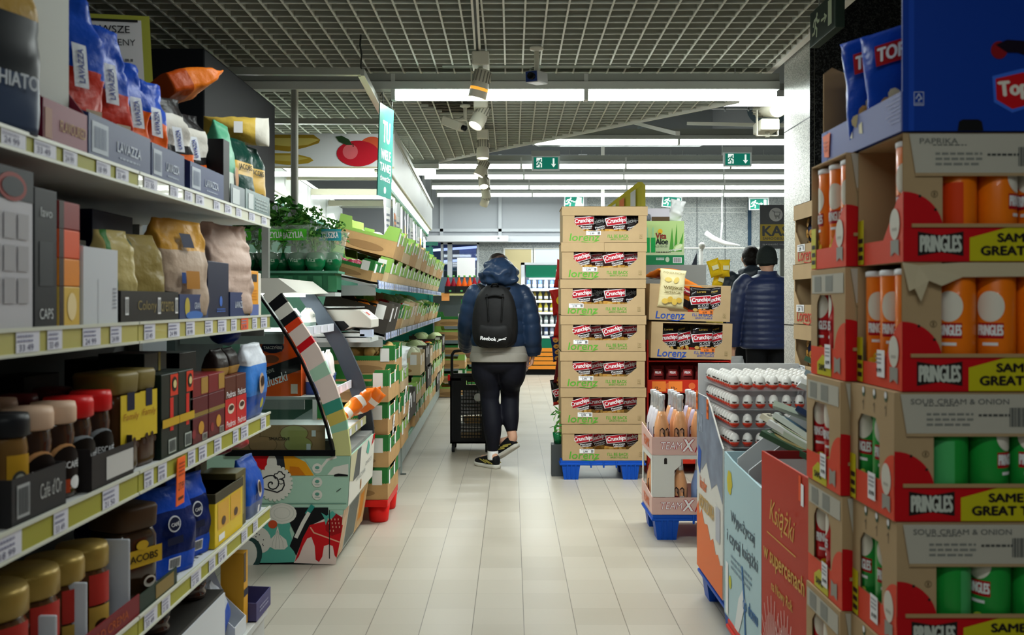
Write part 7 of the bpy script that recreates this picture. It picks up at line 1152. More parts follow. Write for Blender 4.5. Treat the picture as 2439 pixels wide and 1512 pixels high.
t = thing('flag_post', 'white curved arm with a grey and yellow flag beyond the crisp boxes', 'post', (PX(1670, 11), 11, 0)); m = MB(); m.tube([(0, 0, 0), (0, 0, .9), (-.02, 0, 1.3), (.0, 0, 1.5), (.0, 0, 1.86)], .022, WHITE, 8); blob(m, (0.01, 0, 1.9), (.04, .04, .04), WHITE, 10); ob('post_tube', m, t); m = MB(); m.add([(-.05, 0, 1.82), (-.12, .0, 1.65), (-.12, .0, 1.35), (-.05, .0, 1.35)], [(0, 1, 2, 3)], mat('5A6070', .5)); m.quad(front(-.002, 0, 0), -.115, -.055, 1.42, 1.62, mat('E0BE3A', .5)); ob('flag', m, t, solid=.01)
for i in range(3):
    crisp_bag('gold', 'shiny yellow snack bag in a heap beyond the upper crisp box, %s' % ['left one', 'right one', 'lower one'][i], (PX((1710, 1731, 1716)[i], 8.3), 8.3+.04*i, (1.48, 1.475, 1.375)[i]), (0, .3*(i-1), .2*i), 'yellow snack bags', .11, .15, .06)
m = MB(); m.box(-.09, .06, 0, .2, 0, 1.37, mat('C9B04A', .6)); tag(ob('plinth_stand', m, None, (PX(1702, 8.3), 8.24, 0)), 'yellow display plinth under the shiny yellow snack bags', 'stand')
# ================= CRISP TUBES (right) =================
PRED = mat('C4141C', .45, name='red_print'); PORG = mat('E2472A', .5); YEL = mat('C6BE1E', .45); CARDW = mat('BDB9AC', .6); DKB = mat('26201E', .5)
def arcpts(cx, cz, r, a0, a1, n=10): return [(cx+r*math.cos(a0+(a1-a0)*i/n), cz+r*math.sin(a0+(a1-a0)*i/n)) for i in range(n+1)]
def bowtie(m, f, x0, x1, z0, z1, c, o): xm = (x0+x1)/2; d = (z1-z0)*.16; m.poly(f, [(x0, z0), (xm, z0+d), (x1, z0), (x1, z1), (xm, z1-d), (x0, z1)], c, o)
TUBEC = {}
def tube_of_crisps(col, label, loc, rz, group):
    if col not in TUBEC:
        c1, c2, c3 = {'orange': ('F87C0A', 'DC3E0C', 'E8B42A'), 'green': ('1E9A3A', '4FB46A', 'C9D84A'), 'red': ('D01A1E', 'B8141C', 'E8C02A')}[col]; R = .0372; t = thing('crisp_tube', label, 'crisp tube', loc, rz, group)
        m = MB(); m.lathe([(R-.001, .004), (R, .006), (R, .222), (R-.001, .224)], mat(c1, .35, coat=.2, spec=.3), 28); f = cyl(R, 0)
        m.patch(f, R*2.0, R*3.9, .02, .15, mat(c2, .4), .0006, 8, 2); m.patch(f, -.024, .024, .098, .128, mat('B81420', .4), .0008, 6, 1); m.txt(f, 'PRINGLES', 0, .114, .044, .02, PAPER, .0018, .03); m.disc(f, 0, .16, .026, .03, mat('E6E0D2', .5), .0008, 24)
        m.patch(f, -.014, .014, .084, .090, PAPER, .0008, 5, 1); [m.disc(f, -.012+.012*i, .045+.013*(i % 2), .011, .007, mat(c3, .5), .0012+.0002*i, 10, .5*i) for i in range(3)]; m.disc(f, .004, .03, .014, .016, mat('B8741E' if col != 'green' else 'D9C23A', .5), .001, 12); ob('tube_body', m, t)
        m = MB(); m.lathe([(R+.001, .222), (R+.0015, .224), (R+.0015, .232), (R-.002, .234)], PAPER, 28); ob('lid', m, t); m = MB(); m.lathe([(R, 0), (R+.0006, .002), (R, .006)], mat('B9BBBB', .35, .6), 28); ob('base_ring', m, t); TUBEC[col] = t; return t
    return dup(TUBEC[col], loc, rz, label, group)
def tube_box(label, loc, w, d, h, flavour, flap, side, price, group):
    t = thing('tube_box', label, 'cardboard box', loc, 0, group); th = .003; f = front(0); fs = lside(0, 0, 0)          # origin: near left bottom corner; side runs along -u
    def two(m, fr, pts, c): m.poly(fr, pts, c, 0); m.poly(fr, pts[::-1], CARDE, -th)
    hb, xw = .067, .076; m = MB()
    m.box(0, w, 0, d, 0, th, CARD); m.box(0, w, d-th, d, 0, h, CARD); m.box(w-th, w, 0, d, 0, h, CARD)
    two(m, f, [(0, hb), (xw, hb), (xw, h), (0, h)], CARD); two(m, f, [(w-xw, hb), (w, hb), (w, h), (w-xw, h)], CARD); m.box(0, w, 0, d, h-th, h, CARD) if flap else None
    m.box(.016, w-.016, -.004, .0, hb-.001, hb+.006, mat('B59468', .8)); ob('box_shell', m, t)
    m = MB(); two(m, f, [(0, 0), (w, 0), (w, hb), (0, hb)], PRED); m.poly(f, [(0, hb)]+arcpts(0, hb-.01, .078, .13, PI/2), PRED, .0006); [m.disc(f, *p, .003, .003, DKB, .001, 8) for p in ((.032, .126), (.062, .1))]
    bowtie(m, f, .028, .116, .011, .058, DKB, .001); m.txt(f, 'PRINGLES', .072, .0345, .078, .031, mat('C9CFC4', .5), .0016, .03)
    m.poly(f, [(.128, .001), (w, .001), (w, .05), (.30, .058), (.22, hb+.004), (.128, .046)], YEL, .001); m.txt(f, 'SAME', .215, .046, .066, .016, DKB, .0016, .05); m.txt(f, 'GREAT TASTE', .235, .021, .17, .017, DKB, .0016, .05)
    m.line(f, arcpts(.06, .13, .006, 0, 2*PI, 14), .0012, mat('6A5A3E', .6), .001); m.txt(f, '1', .06, .13, .003, .007, mat('6A5A3E', .6), .001); ob('front_print', m, t)
    if flap:
        m = MB(); m.poly(f, [(.010, h-.003), (w-.01, h-.003), (w-.022, h-.078), (.022, h-.078)], CARDW, .005); m.poly(f, [(.010, h-.003), (.022, h-.078), (w-.022, h-.078), (w-.01, h-.003)], CARD, .001); m.poly(f, [(.022, h-.078), (w-.022, h-.078), (w-.022, h-.084), (.022, h-.084)], CARD, .0045)
        g = mat('6E706C', .6); m.txt(f, flavour, .03+.0058*len(flavour)*.9, h-.017, .0105*len(flavour), .0105, g, .0056, .006); m.smallprint(f, .055, .12, h-.027, h-.022, 1, g, .0056); m.smallprint(f, .06, .15, h-.066, h-.036, 3, mat('83857F', .6), .0056); m.smallprint(f, .16, .22, h-.048, h-.038, 1, mat('4A4C4A', .6), .0056); m.barcode(f, .215, .27, h-.07, h-.024, mat('3A4246', .6), None, .0056); ob('top_flap', m, t)
    m = MB()                                                # aisle side; u = 0 is the near corner, going to -d
    if side == 'open':
        two(m, fs, [(-d, 0), (0, 0), (0, hb+.07), (-.03, hb+.055), (-.06, hb+.02), (-.10, hb-.02), (-d, hb-.02)], PORG)
    else:
        a, b, c0, c1 = -d+.045, -.075, .07, h-.06; two(m, fs, [(-d, hb), (a, hb), (a, h), (-d, h)], CARD); two(m, fs, [(b, hb), (0, hb), (0, h), (b, h)], CARD); two(m, fs, [(a, c1), (b, c1), (b, h), (a, h)], CARD); two(m, fs, [(-d, 0), (0, 0), (0, hb), (-d, hb)], PORG); [two(m, fs, p, CARD) for p in ([(a, c1), (a, c1-.02), (a+.02, c1)], [(b, c1), (b-.02, c1), (b, c1-.03)])]; m.poly(fs, [(0, hb-.02)]+[(-x, z) for x, z in arcpts(0, hb-.01, .07, PI/2, .2)]+[(-.08, hb-.02)], PORG, .0006)
        m.quad(fs, -d+.01, -.01, h-.056, h-.012, CARDW, .001) if side == 'label' else [(m.line(fs, [(x, h-.05), (x, h-.03), (x-.005, h-.036)], .002, DKB, .001), m.disc(fs, x, h-.012, .008, .011, mat('3A5A44', .5), .001, 10), m.disc(fs, x, h-.009, .006, .007, PAPER, .0015, 10)) for x in (-.04, -.1, -.16)]
        if side == 'label': [m.quad(fs, x, x+.05, h-.052, h-.016, mat('8E8F88', .6), .0015) for x in (-d+.03, -d+.11)]
    m.quad(fs, -d+.002, -d+.035, .002, hb+.03, YEL, .0012) if side != 'label' else m.poly(fs, [(-d+.05, .002), (-.09, .002), (-.09, .03), (-d+.09, .05), (-d+.05, .03)], YEL, .0012)
    [m.quad(fs, -d+.006, -d+.031, .012+.018*i, .022+.018*i, DKB, .0018) for i in range(3)] if side != 'label' else m.txt(fs, 'SAME', -d+.09, .02, .05, .014, DKB, .002, .03)
    if side == 'label': bowtie(m, fs, -.07, -.03, .012, .05, mat('9A968C', .5), .0015)
    else: m.disc(fs, -.038, .075, .024, .031, mat('D9D4C8', .5), .0015, 24); m.quad(fs, -.05, -.026, .062, .068, mat('B4AEA2', .5), .002); m.poly(fs, [(-.058, .044), (-.058, .012), (-.038, .02), (-.018, .012), (-.018, .044)], mat('9C9A92', .5), .0014)
    ob('side_print', m, t)
    if price: m = MB(); m.quad(lside(-.003), -.13 if side != 'open' else -.12, -.09 if side != 'open' else -.08, .02, .075, PAPER, 0); m.smallprint(lside(-.0032), -.125, -.095, .045, .07, 3, mat('9A9AA0', .6), .0004); m.txt(lside(-.0032), '8.99', -.108, .034, .025, .008, INK, .0005, .01); ob('price_label', m, t)
    return t
TW, TD, TH = .405, .2395, .2485
NM = ['bottom', 'second lowest', 'third lowest', 'third highest', 'second highest', 'top']
SPEC = [('green', 'SOUR CREAM & ONION', True, 'win', True, .74, 'red'), ('green', 'SOUR CREAM & ONION', True, 'win', True, .738, 'red'), ('green', 'SOUR CREAM & ONION', True, 'win', True, .742, 'red'), ('green', 'SOUR CREAM & ONION', True, 'win', True, .737, 'red'), ('orange', 'PAPRIKA', False, 'open', True, .752, 'red'), ('orange', 'PAPRIKA', True, 'open', False, .754, 'orange')]
pallet('blue pallet under the tower of crisp tube boxes', .965, 1.86, .46, .47, BPAL, .083)
for k, (col, fl, flap, side, price, X, fcol) in enumerate(SPEC):
    z = .0845+.2505*k; Y = 1.852; bx_ = 'red and kraft box of %s tubes, near column, %s of the tower' % (col, NM[k])
    tube_box(bx_, (X, Y, z), TW, TD, TH, fl, flap, side, price, 'near column of tube boxes')
    r = random.Random(k+50)
    for i in range(5):
        tube_of_crisps(col, '%s crisp tube, %s from left in the front of the %s near box' % (col, NTH[i].replace('nearest', 'first'), NM[k]), (X+.043+.0785*i, Y+.0415, z+.004), (r.uniform(-1.2, .9) if k != 4 else (.0, -.75, -.7, -.1, .5)[i]) if i != 1 or k == 4 else (2.3 if k in (0, 3, 5) else -1.9), 'front tubes in near boxes')
    if k != 5:
        for j in range(2): tube_of_crisps(col, '%s crisp tube, aisle side of the %s near box, %s' % (col, NM[k], ['behind the corner one', 'farther one'][j]), (X+.043, Y+.1198+.0778*j, z+.004), -PI/2+(r.uniform(-.4, .9) if k < 4 else .85), 'aisle side tubes in near boxes')
    Yf, Xf = 2.095+.002*(k % 2), (.718, .716, .72, .717, .727, .729)[k]
    tube_box('red and kraft box of %s tubes, far column, %s of the tower' % (fcol, NM[k]), (Xf, Yf, z), TW, TD, TH, 'PAPRIKA' if fcol == 'orange' else 'ORIGINAL', True, 'open' if k == 5 else 'label', k < 5, 'far column of tube boxes')
    for j in range(3): tube_of_crisps(fcol, '%s crisp tube on the aisle side of the %s far box, %s' % (fcol, NM[k], ['nearest', 'middle', 'farthest'][j]), (Xf+.043, Yf+.042+.0778*j, z+.004), -PI/2+r.uniform(-.6, .8), 'aisle side tubes in far boxes')
# torn card on the second highest box
m = MB(); z = .0845+.2505*4+.2485; pts = [(.0, 0), (.03, .005), (.11, .0), (TW, 0), (TW, .025), (.115, .028), (.07, .045), (.045, .035), (.03, .075), (.018, .05), (.008, .055)]
m.add([(.752+x, 1.848-.012*(v > .03), z-v) for x, v in pts]+[(.752+x, 1.851-.012*(v > .03), z-v) for x, v in pts], [tuple(range(len(pts)))[::-1], tuple(range(len(pts), 2*len(pts)))]+[(i, (i+1) % len(pts), len(pts)+(i+1) % len(pts), len(pts)+i) for i in range(len(pts))], mat('C9BB9C', .8)); tag(ob('torn_flap', m), 'torn kraft card hanging over the orange tubes of the tower', 'card')
# ---- blue crisp carton on top
BL = mat('0E3A9C', .45, name='blue_card'); BLL = mat('6C74AC', .5); z = .0845+.2505*6+.0; DX = .75
dc = thing('display_carton', 'big blue crisp display carton on top of the tube tower, open towards the aisle', 'display carton', (DX, 1.845, z)); m = MB(); m.box(0, .46, 0, .004, 0, .36, BL); m.box(0, .46, .004, .47, 0, .004, BL); m.box(.45, .46, .004, .47, 0, .36, BL); ob('carton_body', m, dc)
m = MB(); f = front(0); m.poly(f, [(.175, .055), (.21, .035), (.26, .05), (.275, .11), (.23, .12), (.172, .105)], mat('3A6AD8', .45), .001); m.poly(f, [(.18, .06), (.21, .042), (.26, .055), (.27, .105), (.23, .112), (.178, .10)], PRED, .0015); m.txt(f, 'Top', .213, .078, .056, .036, mat('E8E2D6', .5), .002, .035, 0, .1); m.txt(f, 'chips', .29, .08, .07, .03, mat('E8E2D6', .5), .002, .03)
fsc(m, f, .031, .062, .009, mat('C9D2E8', .5)); m.disc(f, .185, .155, .016, .017, mat('8A1A22', .35), .0015); m.poly(f, [(.178, .165), (.2, .175), (.24, .172), (.26, .155), (.25, .14), (.22, .15), (.2, .15)], mat('1A1220', .35), .002); m.poly(f, [(.105, .0), (.155, .0), (.152, .018), (.145, .022), (.115, .022), (.108, .018)], BLACK, .0012); m.quad(f, .012, .022, 0, .36, mat('1A48B4', .45), .0006); ob('front_print', m, dc)
m = MB(); m.box(-.003, 0, 0, .47, 0, .076, BLL); fs = lside(-.003); [m.quad(fs, -.05-.012*(i % 3), -.005, .02+.008*i, .022+.008*i, mat('9298C4', .5), .0008) for i in range(7)]; [m.poly(fs, [(-x, .03), (-x-.02, .034), (-x-.022, .052), (-x-.004, .056)], mat(c, .5), .001) for x, c in ((.2, 'D8CFA8'), (.26, 'E6E2D4'))]; m.quad(fs, -.47, -.43, .0, .076, BL, .0006); ob('aisle_rail', m, dc)
m = MB(); P = [(0, 0), (.1, 0), (.1, .2), (.02, .235), (-.0, .22)]; m.add([(x, .466, zz_) for x, zz_ in P]+[(x, .47, zz_) for x, zz_ in P], [(0, 1, 2, 3, 4), (9, 8, 7, 6, 5)]+[(i, 5+i, 5+(i+1) % 5, (i+1) % 5) for i in range(5)], CARDE); m.box(.1, .46, .466, .47, 0, .3, CARDE); ob('end_flap', m, dc)
for i in (2, 3): crisp_bag('blue', 'shiny blue snack bag in the big blue carton, %s' % ['', '', 'farther one', 'one nearest its front'][i], (DX+.03+.01*(i % 2), 1.845+.39-.095*i, z+.02), (.0, -.1, -PI/2+.75), 'blue snack bags', .17, .235-.01*(i % 2), .07)
m = MB(); m.add([(0, 0, 0), (0, -.05, .002), (0, -.042, -.055), (0, -.012, -.05), (-.002, 0, 0), (-.002, -.05, .002), (-.002, -.042, -.055), (-.002, -.012, -.05)], [(0, 1, 2, 3), (7, 6, 5, 4)], mat('F26A2A', .5)); m.smallprint(lside(-.0022), .01, .035, -.04, -.012, 3, mat('B8481C', .5)); tag(ob('price_tag', m, None, (DX-.004, 1.845+.455, z+.066)), 'bright orange price tag on the aisle rail of the big blue carton', 'price tag')
# ---- kraft boxes before the pillar
pallet('blue pallet under the kraft boxes before the pillar', 1.43, 3.6, .4, .6)
LRED = mat('C23A30', .6)
for k in range(6):
    zb = .1355+.2572*k; nm = ['bottom', 'second lowest', 'third lowest', 'third highest', 'second highest', 'top'][k]; crisp_box('%s kraft snack box of the stack standing before the pillar' % nm, (1.232+.004*(k % 2), 3.9, zb), -PI/2, .59, .39, .256, LRED, "I'LL BE BACK", (-.478, .45, .32, .75), False, 'kraft snack boxes before the pillar', (-.2, False))
    for j in range(4):
        if k == 4 and j < 2: continue
        crisp_bag('smile', 'dark blue biscuit bag, %s from far end in the %s box before the pillar' % (['first', 'second', 'third', 'fourth'][j], nm), (1.27, 3.9+.21-.135*j, zb+.05), (-.05, .06*(-1)**j, -PI/2), 'biscuit bags before the pillar', .14, .21, .08)
# ================= EGGS, BOOKS, BOTTLES =================
XA = .80
pallet('blue pallet under the chocolate egg display', 1.015, 3.615, .42, .52)
ed = thing('egg_display', 'tall cardboard display of chocolate eggs with an orange and white side panel', 'display stand', (XA, 3.62, .1345)); EW_ = mat('E2E0DA', .5); m = MB(); m.box(0, .43, .50, .51, 0, .86, mat('C9CBCC', .55)); m.box(.42, .43, 0, .5, 0, .84, mat('C9CBCC', .55)); m.box(0, .43, 0, .5, 0, .01, EW_); ob('display_body', m, ed)
m = MB(); P = [(0, 0), (.5, 0), (.5, .735), (.3, .735), (.22, .70), (.06, .60), (0, .57)]; m.add([(0, y, z) for y, z in P]+[(-.006, y, z) for y, z in P], [tuple(range(7)), tuple(range(13, 6, -1))]+[(i, (i+1) % 7, 7+(i+1) % 7, 7+i) for i in range(7)], EW_); fs = lside(-.006)
m.poly(fs, [(-.5, 0), (0, 0), (0, .13), (-.04, .12), (-.08, .15), (-.12, .14), (-.17, .19), (-.22, .17), (-.28, .22), (-.34, .21), (-.4, .26), (-.44, .23), (-.47, .28), (-.5, .25)], mat('E8743A', .5), .001)
m.poly(fs, [(-.5, .5), (-.4, .42), (-.3, .47), (-.2, .38), (-.1, .42), (0, .36), (0, .57), (-.06, .6), (-.22, .70), (-.3, .735), (-.5, .735)], mat('8A94A8', .5, var=.3, vsz=9), .001); m.poly(fs, [(-.48, .44), (-.43, .40), (-.4, .5), (-.46, .52)], mat('2E5AB4', .5), .002); m.txt(fs, 'kinder', -.36, .37, .14, .05, mat('E8743A', .5), .002, .02); m.txt(fs, 'NIESPODZIANKA', -.3, .29, .3, .055, mat('D8B06A', .5), .002, .02); m.quad(fs, -.12, -.04, .2, .33, mat('B9BCC8', .5), .002); m.txt(fs, 'MAX', -.42, .62, .1, .08, mat('B9C4D8', .5), .002, .02); ob('side_panel', m, ed)
for i, (y, z) in enumerate(((.49, .735), (.27, .72))): m = MB(); m.quad(lside(-.008), -y-.02, -y+.02, z-.07, z+.01, mat('F0702A', .5), .001); m.smallprint(lside(-.009), -y-.01, -y+.015, z-.05, z, 2, mat('A84A1A', .5), .0008); ob('price_tag', m, ed)
for k in range(5): m = MB(); m.box(.02, .41, .008, .49, .505+.072*k-.006, .505+.072*k-.003, film('E6ECEE', .22)); ob('egg_tray', m, ed)
m = MB(); m.box(.02, .41, .01, .49, .011, .495, mat('D6D8DA', .5)); ob('inner_block', m, ed)
def egg():
    m = MB(); W_ = mat('E9E7E2', .3, coat=.3); R_ = mat('C8361E', .3, coat=.3); pr = [(0, 0), (.010, .002), (.016, .008), (.0195, .018), (.0195, .022), (.0185, .032), (.015, .043), (.009, .050), (.0, .053)]; m.lathe(pr[:4], R_, 12); m.lathe(pr[3:], W_, 12); f = cyl(.0195)
    for a in range(4): x = (a-1.5)*.03; m.poly(f, [(x-.012, .0165), (x, .026), (x+.012, .0165)], R_, .0006) if 0 else None
    for a in (-.8, .8, 2.4, 4.0): g_ = cyl(.0195, a); m.patch(g_, -.008, .008, .023, .028, mat('3A2A24', .4), .0006, 3, 1); m.poly(g_, [(-.012, .017), (.012, .017), (0, .023)], R_, .0008)
    return m
EG0 = None
def put_egg(x, y, z, label, group):
    global EG0
    loc = (XA+x, 3.62+y, .1345+z)
    if EG0 is None: EG0 = ob('chocolate_egg', egg(), None, loc); o = EG0
    else: o = EG0.copy(); COL.objects.link(o); o.location = loc
    o.rotation_euler = (0, 0, random.Random(int(x*900+y*500+z*70)).uniform(0, 6)); return tag(o, label, 'chocolate egg', group)
for k in range(5):
    zz_ = .502+.072*k; rn = ['lowest', 'second', 'middle', 'fourth', 'top'][k]
    for i in range(8): put_egg(.045+.0495*i, .03, zz_+.001, 'white and red chocolate egg, %s from the aisle in the near face, %s tray' % (NTH[i].replace('nearest', 'first'), rn), 'eggs in the near face')
    for j in range(10): put_egg(.045, .074+.0435*j, zz_+.001, 'white and red chocolate egg, aisle edge of the %s tray, %s from near corner' % (rn, (NTH+['eleventh'])[j].replace('nearest', 'first')), 'eggs on the aisle edge')
for i in range(1, 8):
    for j in range(8): put_egg(.045+.0495*i, .08+.054*j, .503+.072*4, 'white and red chocolate egg inside the top tray, row %s back, %s from the aisle' % (NTH[j].replace('nearest', 'first'), NTH[i].replace('nearest', 'first')), 'eggs inside the top tray')
# book bins on a red pallet
pallet('red pallet under the two book bins', 1.05, 2.56, .52, .96, mat('C8281E', .4), .10)
LB = mat('B4D2DA', .5, name='light_blue_card'); BW = mat('CFD2D4', .55)
bb_ = thing('book_bin', 'light blue cardboard book bin with dark lettering, between the eggs and the red bin', 'bin', (XA, 3.06, .101)); m = MB(); P = [(0, 0), (.53, 0), (.53, .60), (.40, .585), (0, .565)]
m.add([(0, y, z) for y, z in P]+[(-.006, y, z) for y, z in P], [(0, 1, 2, 3, 4), (9, 8, 7, 6, 5)]+[(i, (i+1) % 5, 5+(i+1) % 5, 5+i) for i in range(5)], LB); m.quad(rside(0), 0, .53, 0, .57, BW, .001); ma = m
m = MB(); m.box(0, .5, .52, .53, 0, .60, LB); m.box(.49, .5, 0, .53, 0, .8, LB); m.box(0, .5, 0, .01, 0, .55, BW); m.box(0, .49, 0, .52, .3, .31, BW); [m.add([(x, yy+e, zz) for e in (0, .006) for x, zz in pts], [tuple(range(5)), tuple(range(9, 4, -1))]+[((i+1) % 5, i, 5+i, 5+(i+1) % 5) for i in range(5)], c) for yy, c, pts in ((.2, BW, ((.004, .3), (.004, .585), (.15, .70), (.488, .70), (.488, .3))), (.36, BW, ((.004, .3), (.004, .60), (.2, .76), (.488, .83), (.488, .3))))]; m.add([(.33, .12, .62), (.488, .12, .74), (.488, .5, .8), (.33, .5, .68)], [(3, 2, 1, 0), (0, 1, 2, 3)], LB); ob('bin_body', m, bb_)
m = ma; fs = lside(-.006); m.txt(fs, 'Wypożyczaj', -.25, .38, .34, .055, mat('5A6A78', .5), .0015, .01); m.txt(fs, 'i czytaj książki', -.26, .30, .44, .06, mat('5A6A78', .5), .0015, .01); m.smallprint(fs, -.42, -.12, .19, .25, 3, mat('7A94A4', .5), .0015); m.txt(fs, 'do domu', -.14, .13, .2, .045, mat('2A6AA8', .5), .0015, .02); [m.disc(fs, -.44+.02*math.cos(i), .50+.025*math.sin(i), .022, .02, mat('D8C83A', .5), .0015+.0001*i, 10) for i in range(6)]; m.poly(fs, [(-.36, .0), (-.3, .12), (-.24, .17), (-.2, .14), (-.26, .05), (-.3, -.0)], mat('E8ECEE', .5), .0018); m.line(fs, [(-.2, .0), (-.22, .14), (-.25, .24)], .02, mat('2A6AA8', .5), .0018); m.disc(fs, -.43, .14, .02, .024, mat('C9C83A', .5), .002); m.quad(fs, -.5, -.46, .01, .2, PAPER, .002); ob('aisle_panel', m, bb_)
rb = thing('book_bin', 'red cardboard book bin with gold lettering next to the tube tower', 'bin', (XA, 2.565, .101)); RB = mat('B8301E', .5, name='red_bin_card'); m = MB(); m.box(-.006, 0, 0, .49, 0, .685, RB); m.quad(rside(0), 0, .49, 0, .685, BW, .001); ma = m
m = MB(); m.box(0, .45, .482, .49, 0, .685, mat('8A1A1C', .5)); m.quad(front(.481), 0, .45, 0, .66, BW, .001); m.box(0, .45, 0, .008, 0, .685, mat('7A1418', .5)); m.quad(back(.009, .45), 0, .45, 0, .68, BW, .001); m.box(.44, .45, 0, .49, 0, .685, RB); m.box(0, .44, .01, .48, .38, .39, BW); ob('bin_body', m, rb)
m = ma; fs = lside(-.006); GO = mat('D8A44A', .45); m.txt(fs, 'Książki', -.26, .51, .26, .09, GO, .0015, .0, .25, -.05); m.line(fs, [(-.42, .445), (-.12, .445)], .004, GO, .0015); m.txt(fs, 'w supercenach', -.25, .375, .42, .065, GO, .0015, .015); m.txt(fs, 'na Nowy Rok', -.26, .29, .22, .04, GO, .0015, .01)
for cx_, cz_, r_0 in ((-.36, .05, .14), (-.22, .08, .12), (-.08, .03, .1)):
    for i in range(22): a = PI*i/21; m.line(fs, [(cx_+r_0*.25*math.cos(a), cz_+r_0*.25*math.sin(a)), (cx_+r_0*math.cos(a)*(1 if i % 2 else .75), cz_+r_0*1.5*math.sin(a)*(1 if i % 2 else .75))], .004, mat('E2C8C4', .5), .0015+.0001*i)
m.quad(fs, -.07, -.045, .60, .66, PAPER, .002); m.quad(fs, -.09, -.07, .61, .68, mat('E8541E', .5), .0022); ob('aisle_panel', m, rb)
BKC = ['E8EAE8', 'CDD6D0', '3E5A44', '2A3A5A', 'D9D2BC', 'B8C4B4', '8A9AA0', 'E4DCC8']
for i, (x, y, z, rx, ry, rz) in enumerate(((.10, .14, .585, .5, .1, 1.1), (.13, .2, .60, .55, .12, 1.15), (.07, .08, .565, .4, .05, 1.0), (.2, .16, .625, .5, .2, 1.2), (.25, .1, .655, .55, .1, 1.0), (.16, .32, .64, .35, .2, 1.3), (.3, .3, .75, .6, .2, .9), (.34, .24, .80, .5, .15, 1.1), (.28, .42, .80, .35, .2, 1.4), (.38, .36, .865, .5, .1, 1.2), (.33, .48, .87, .4, .2, 1.0), (.40, .16, .74, .6, .15, .8), (.09, .2, .60, .5, .1, 1.1), (.12, .12, .57, .45, .12, 1.0), (.3, .4, .83, .4, .15, 1.2), (.36, .28, .85, .5, .12, 1.1))):
    m = MB(); cv = mat(BKC[i % 8], .4); m.box(-.06, .06, -.085, .085, -.007, .007, PAPER); m.box(-.063, .063, -.087, .087, .007, .009, cv); m.box(-.063, .063, -.087, .087, -.009, -.007, cv); m.box(-.0645, -.0625, -.087, .087, -.009, .009, cv); m.disc(topf(.0091), .0, .0, .05, .06, mat(('6A8A5A', '4A6A80', '9A8A5A')[i % 3], .5, var=.4, vsz=20), .0006); m.txt(topf(.0091), 'ATLAS', 0, .07, .08, .016, mat('F0EEE4', .5) if i % 8 in (2, 3) else INK, .001, .01)
    tag(ob('book', m, None, (XA+x*.95+.04, 3.06+y*.85, .101+z+(.13 if i < 6 or i in (12, 13) else .04)), (rx, ry, rz)), '%s book, %s of the heap in the light blue bin counting from the aisle' % (('white', 'pale grey-green', 'dark green', 'navy', 'cream', 'sage', 'grey', 'ivory')[i % 8], (ORD+['thirteenth', 'fourteenth', 'fifteenth', 'sixteenth'])[i].replace('topmost', 'first')), 'book', 'heaped books in the bin')
# bottles
PNK = mat('D9B4AC', .5, name='pink_card'); PKD = mat('B8303E', .5); YB_ = 5.08; X0_ = .744
pallet('blue pallet under the sparkling bottle trays', X0_+.3, YB_, .6, .40)
def btray(label, z, hh):
    t = thing('bottle_tray', label, 'tray', (X0_, YB_, z), 0, 'pink bottle trays'); m = MB(); m.box(0, .6, 0, .4, 0, .006, PNK); m.box(0, .6, -.004, 0, 0, hh, PNK); m.box(0, .6, .396, .4, 0, hh, PNK); m.box(.596, .6, 0, .4, 0, hh, PNK); m.add([(0, 0, 0), (0, .4, 0), (0, .4, hh+.03), (0, .2, hh+.015), (0, 0, hh), (-.004, 0, 0), (-.004, .4, 0), (-.004, .4, hh+.03), (-.004, .2, hh+.015), (-.004, 0, hh)], [(0, 1, 2, 3, 4), (9, 8, 7, 6, 5)]+[(i, (i+1) % 5, 5+(i+1) % 5, 5+i) for i in range(5)], PNK); f = front(-.004); [(m.txt(f, 'TEAM', .10, hh*.52, .115, hh*.4, c, o, b, .2), m.txt(f, 'X', .187, hh*.54, .06, hh*.66, c, o, b+.02, .15)) for c, o, b in ((PKD, .001, .04), (PAPER, .0025, .0))]; m.txt(f, 'P', .245, hh*.5, .05, hh*.7, PKD, .001, .0, .5); m.txt(f, 'remium', .33, hh*.45, .12, hh*.35, PKD, .001, 0, .4); fs = lside(-.004); m.txt(fs, 'TEAMX', -.2, hh*.5, .22, hh*.5, mat('E8784A', .5), .001, .03); ob('tray_body', m, t); return t
btray('upper pink bottle tray with red outlined lettering', .449, .095); btray('lower pink bottle tray with red outlined lettering, on the blue pallet', .1345, .09)
t = thing('bottle_carton', 'white carton wall with window openings between the two pink bottle trays', 'carton', (X0_, YB_, .226)); m = MB(); f = front(-.001)
def two2(fr, pts, c): m.poly(fr, pts, c, 0); m.poly(fr, pts[::-1], c, -.003)
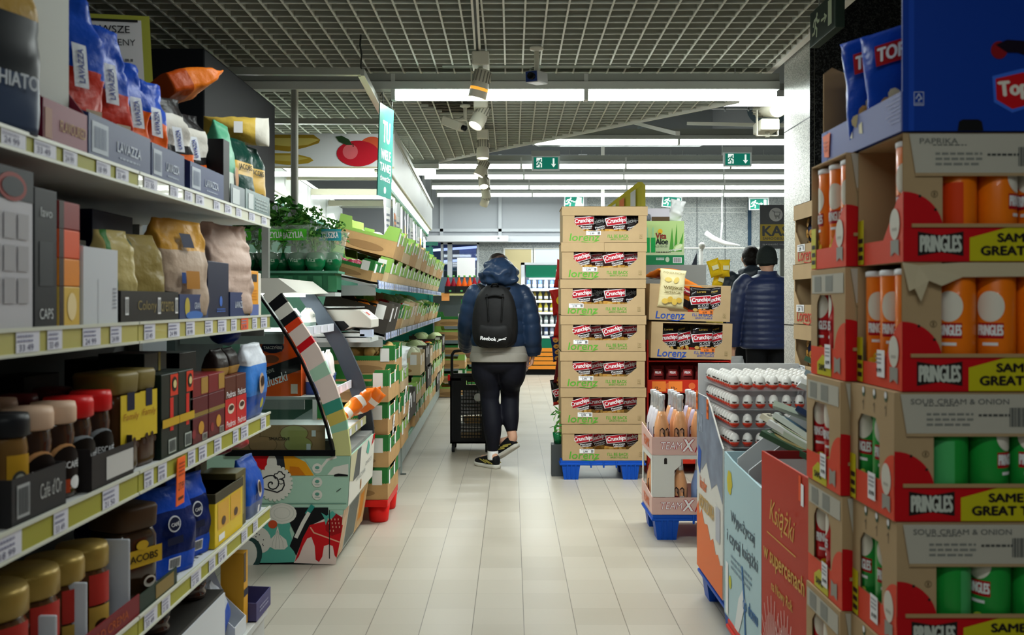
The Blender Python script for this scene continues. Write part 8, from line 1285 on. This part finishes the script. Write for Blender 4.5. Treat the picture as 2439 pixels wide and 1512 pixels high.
BC = mat('D8D8D4', .55); two2(f, [(0, 0), (.115, 0), (.115, .14), (.15, .17), (.15, .222), (0, .222)], BC); two2(f, [(.15, .20), (.6, .20), (.6, .222), (.15, .222)], BC); two2(f, [(.36, 0), (.44, 0), (.44, .2), (.36, .2)], BC); fs = lside(-.001); two2(fs, [(-.06, 0), (0, 0), (0, .222), (-.06, .222)], BC); two2(fs, [(-.4, 0), (-.34, 0), (-.34, .222), (-.4, .222)], BC); two2(fs, [(-.34, .19), (-.06, .19), (-.06, .222), (-.34, .222)], BC); m.poly(f, arcpts(.068, .2, .008, 0, PI, 8)+[(.06, .175), (.076, .175)], DKB, .001); ob('carton_wall', m, t)
BTC = {}
def fizz(kind, label, loc, rz, group):
    if kind in BTC: return dup(BTC[kind], loc, rz, label, group)
    c = {'peach': 'E8A878', 'white': 'DCD6DE', 'blue': '8AA4D8', 'lilac': 'C8C0DC'}[kind]; t = thing('sparkling_bottle', label, 'bottle', loc, rz, group); R = .039; H_ = .31
    m = MB(); m.lathe([(R*.92, 0), (R, .006), (R, .13), (R*.94, .155), (R*.66, .195), (R*.46, .22)], mat(c, .15, coat=.5), 18); ob('bottle_body', m, t); m = MB(); m.lathe([(R*.47, .216), (R*.40, .25), (R*.38, .278), (R*.48, .285), (R*.48, .305), (R*.36, .31)], mat('D4D6DA', .22, .5, .4, 60), 16); ob('foil_neck', m, t)
    m = MB(); fc = cyl(R)
    for dx in (-.014, .016, .08, .11): m.poly(fc, [(dx-.014, .06), (dx+.014, .06), (dx+.013, .124), (dx, .136), (dx-.013, .124)], mat('2A2226', .5), .0007); m.disc(fc, dx, .116, .007, .011, mat('B88A70', .5), .0012, 10); m.quad(fc, dx-.011, dx+.011, .06, .088, mat('8A2A32' if dx < 0 or dx > .09 else 'D0CDD0', .5), .0012)
    ob('bottle_print', m, t); BTC[kind] = t; return t
for lv, z in enumerate((.1415, .456)):
    for i in range(6):
        for j in range(4):
            if lv == 0 and not (j == 0 or i == 0): continue
            kd = ('peach' if j == 0 else ('white' if i < 1 else 'lilac' if (i+j) % 2 else 'peach')) if lv else ('blue' if (i, j) == (2, 0) else 'peach')
            fizz(kd, '%s sparkling bottle in the %s pink tray, column %s from the left, row %s back' % (kd, ['lower', 'upper'][lv], NTH[i].replace('nearest', 'first'), NTH[j].replace('nearest', 'first')), (X0_+.055+.098*i, YB_+.05+.098*j, z), (.3*(-1)**(i+j)), 'bottles in the %s tray' % ['lower', 'upper'][lv])
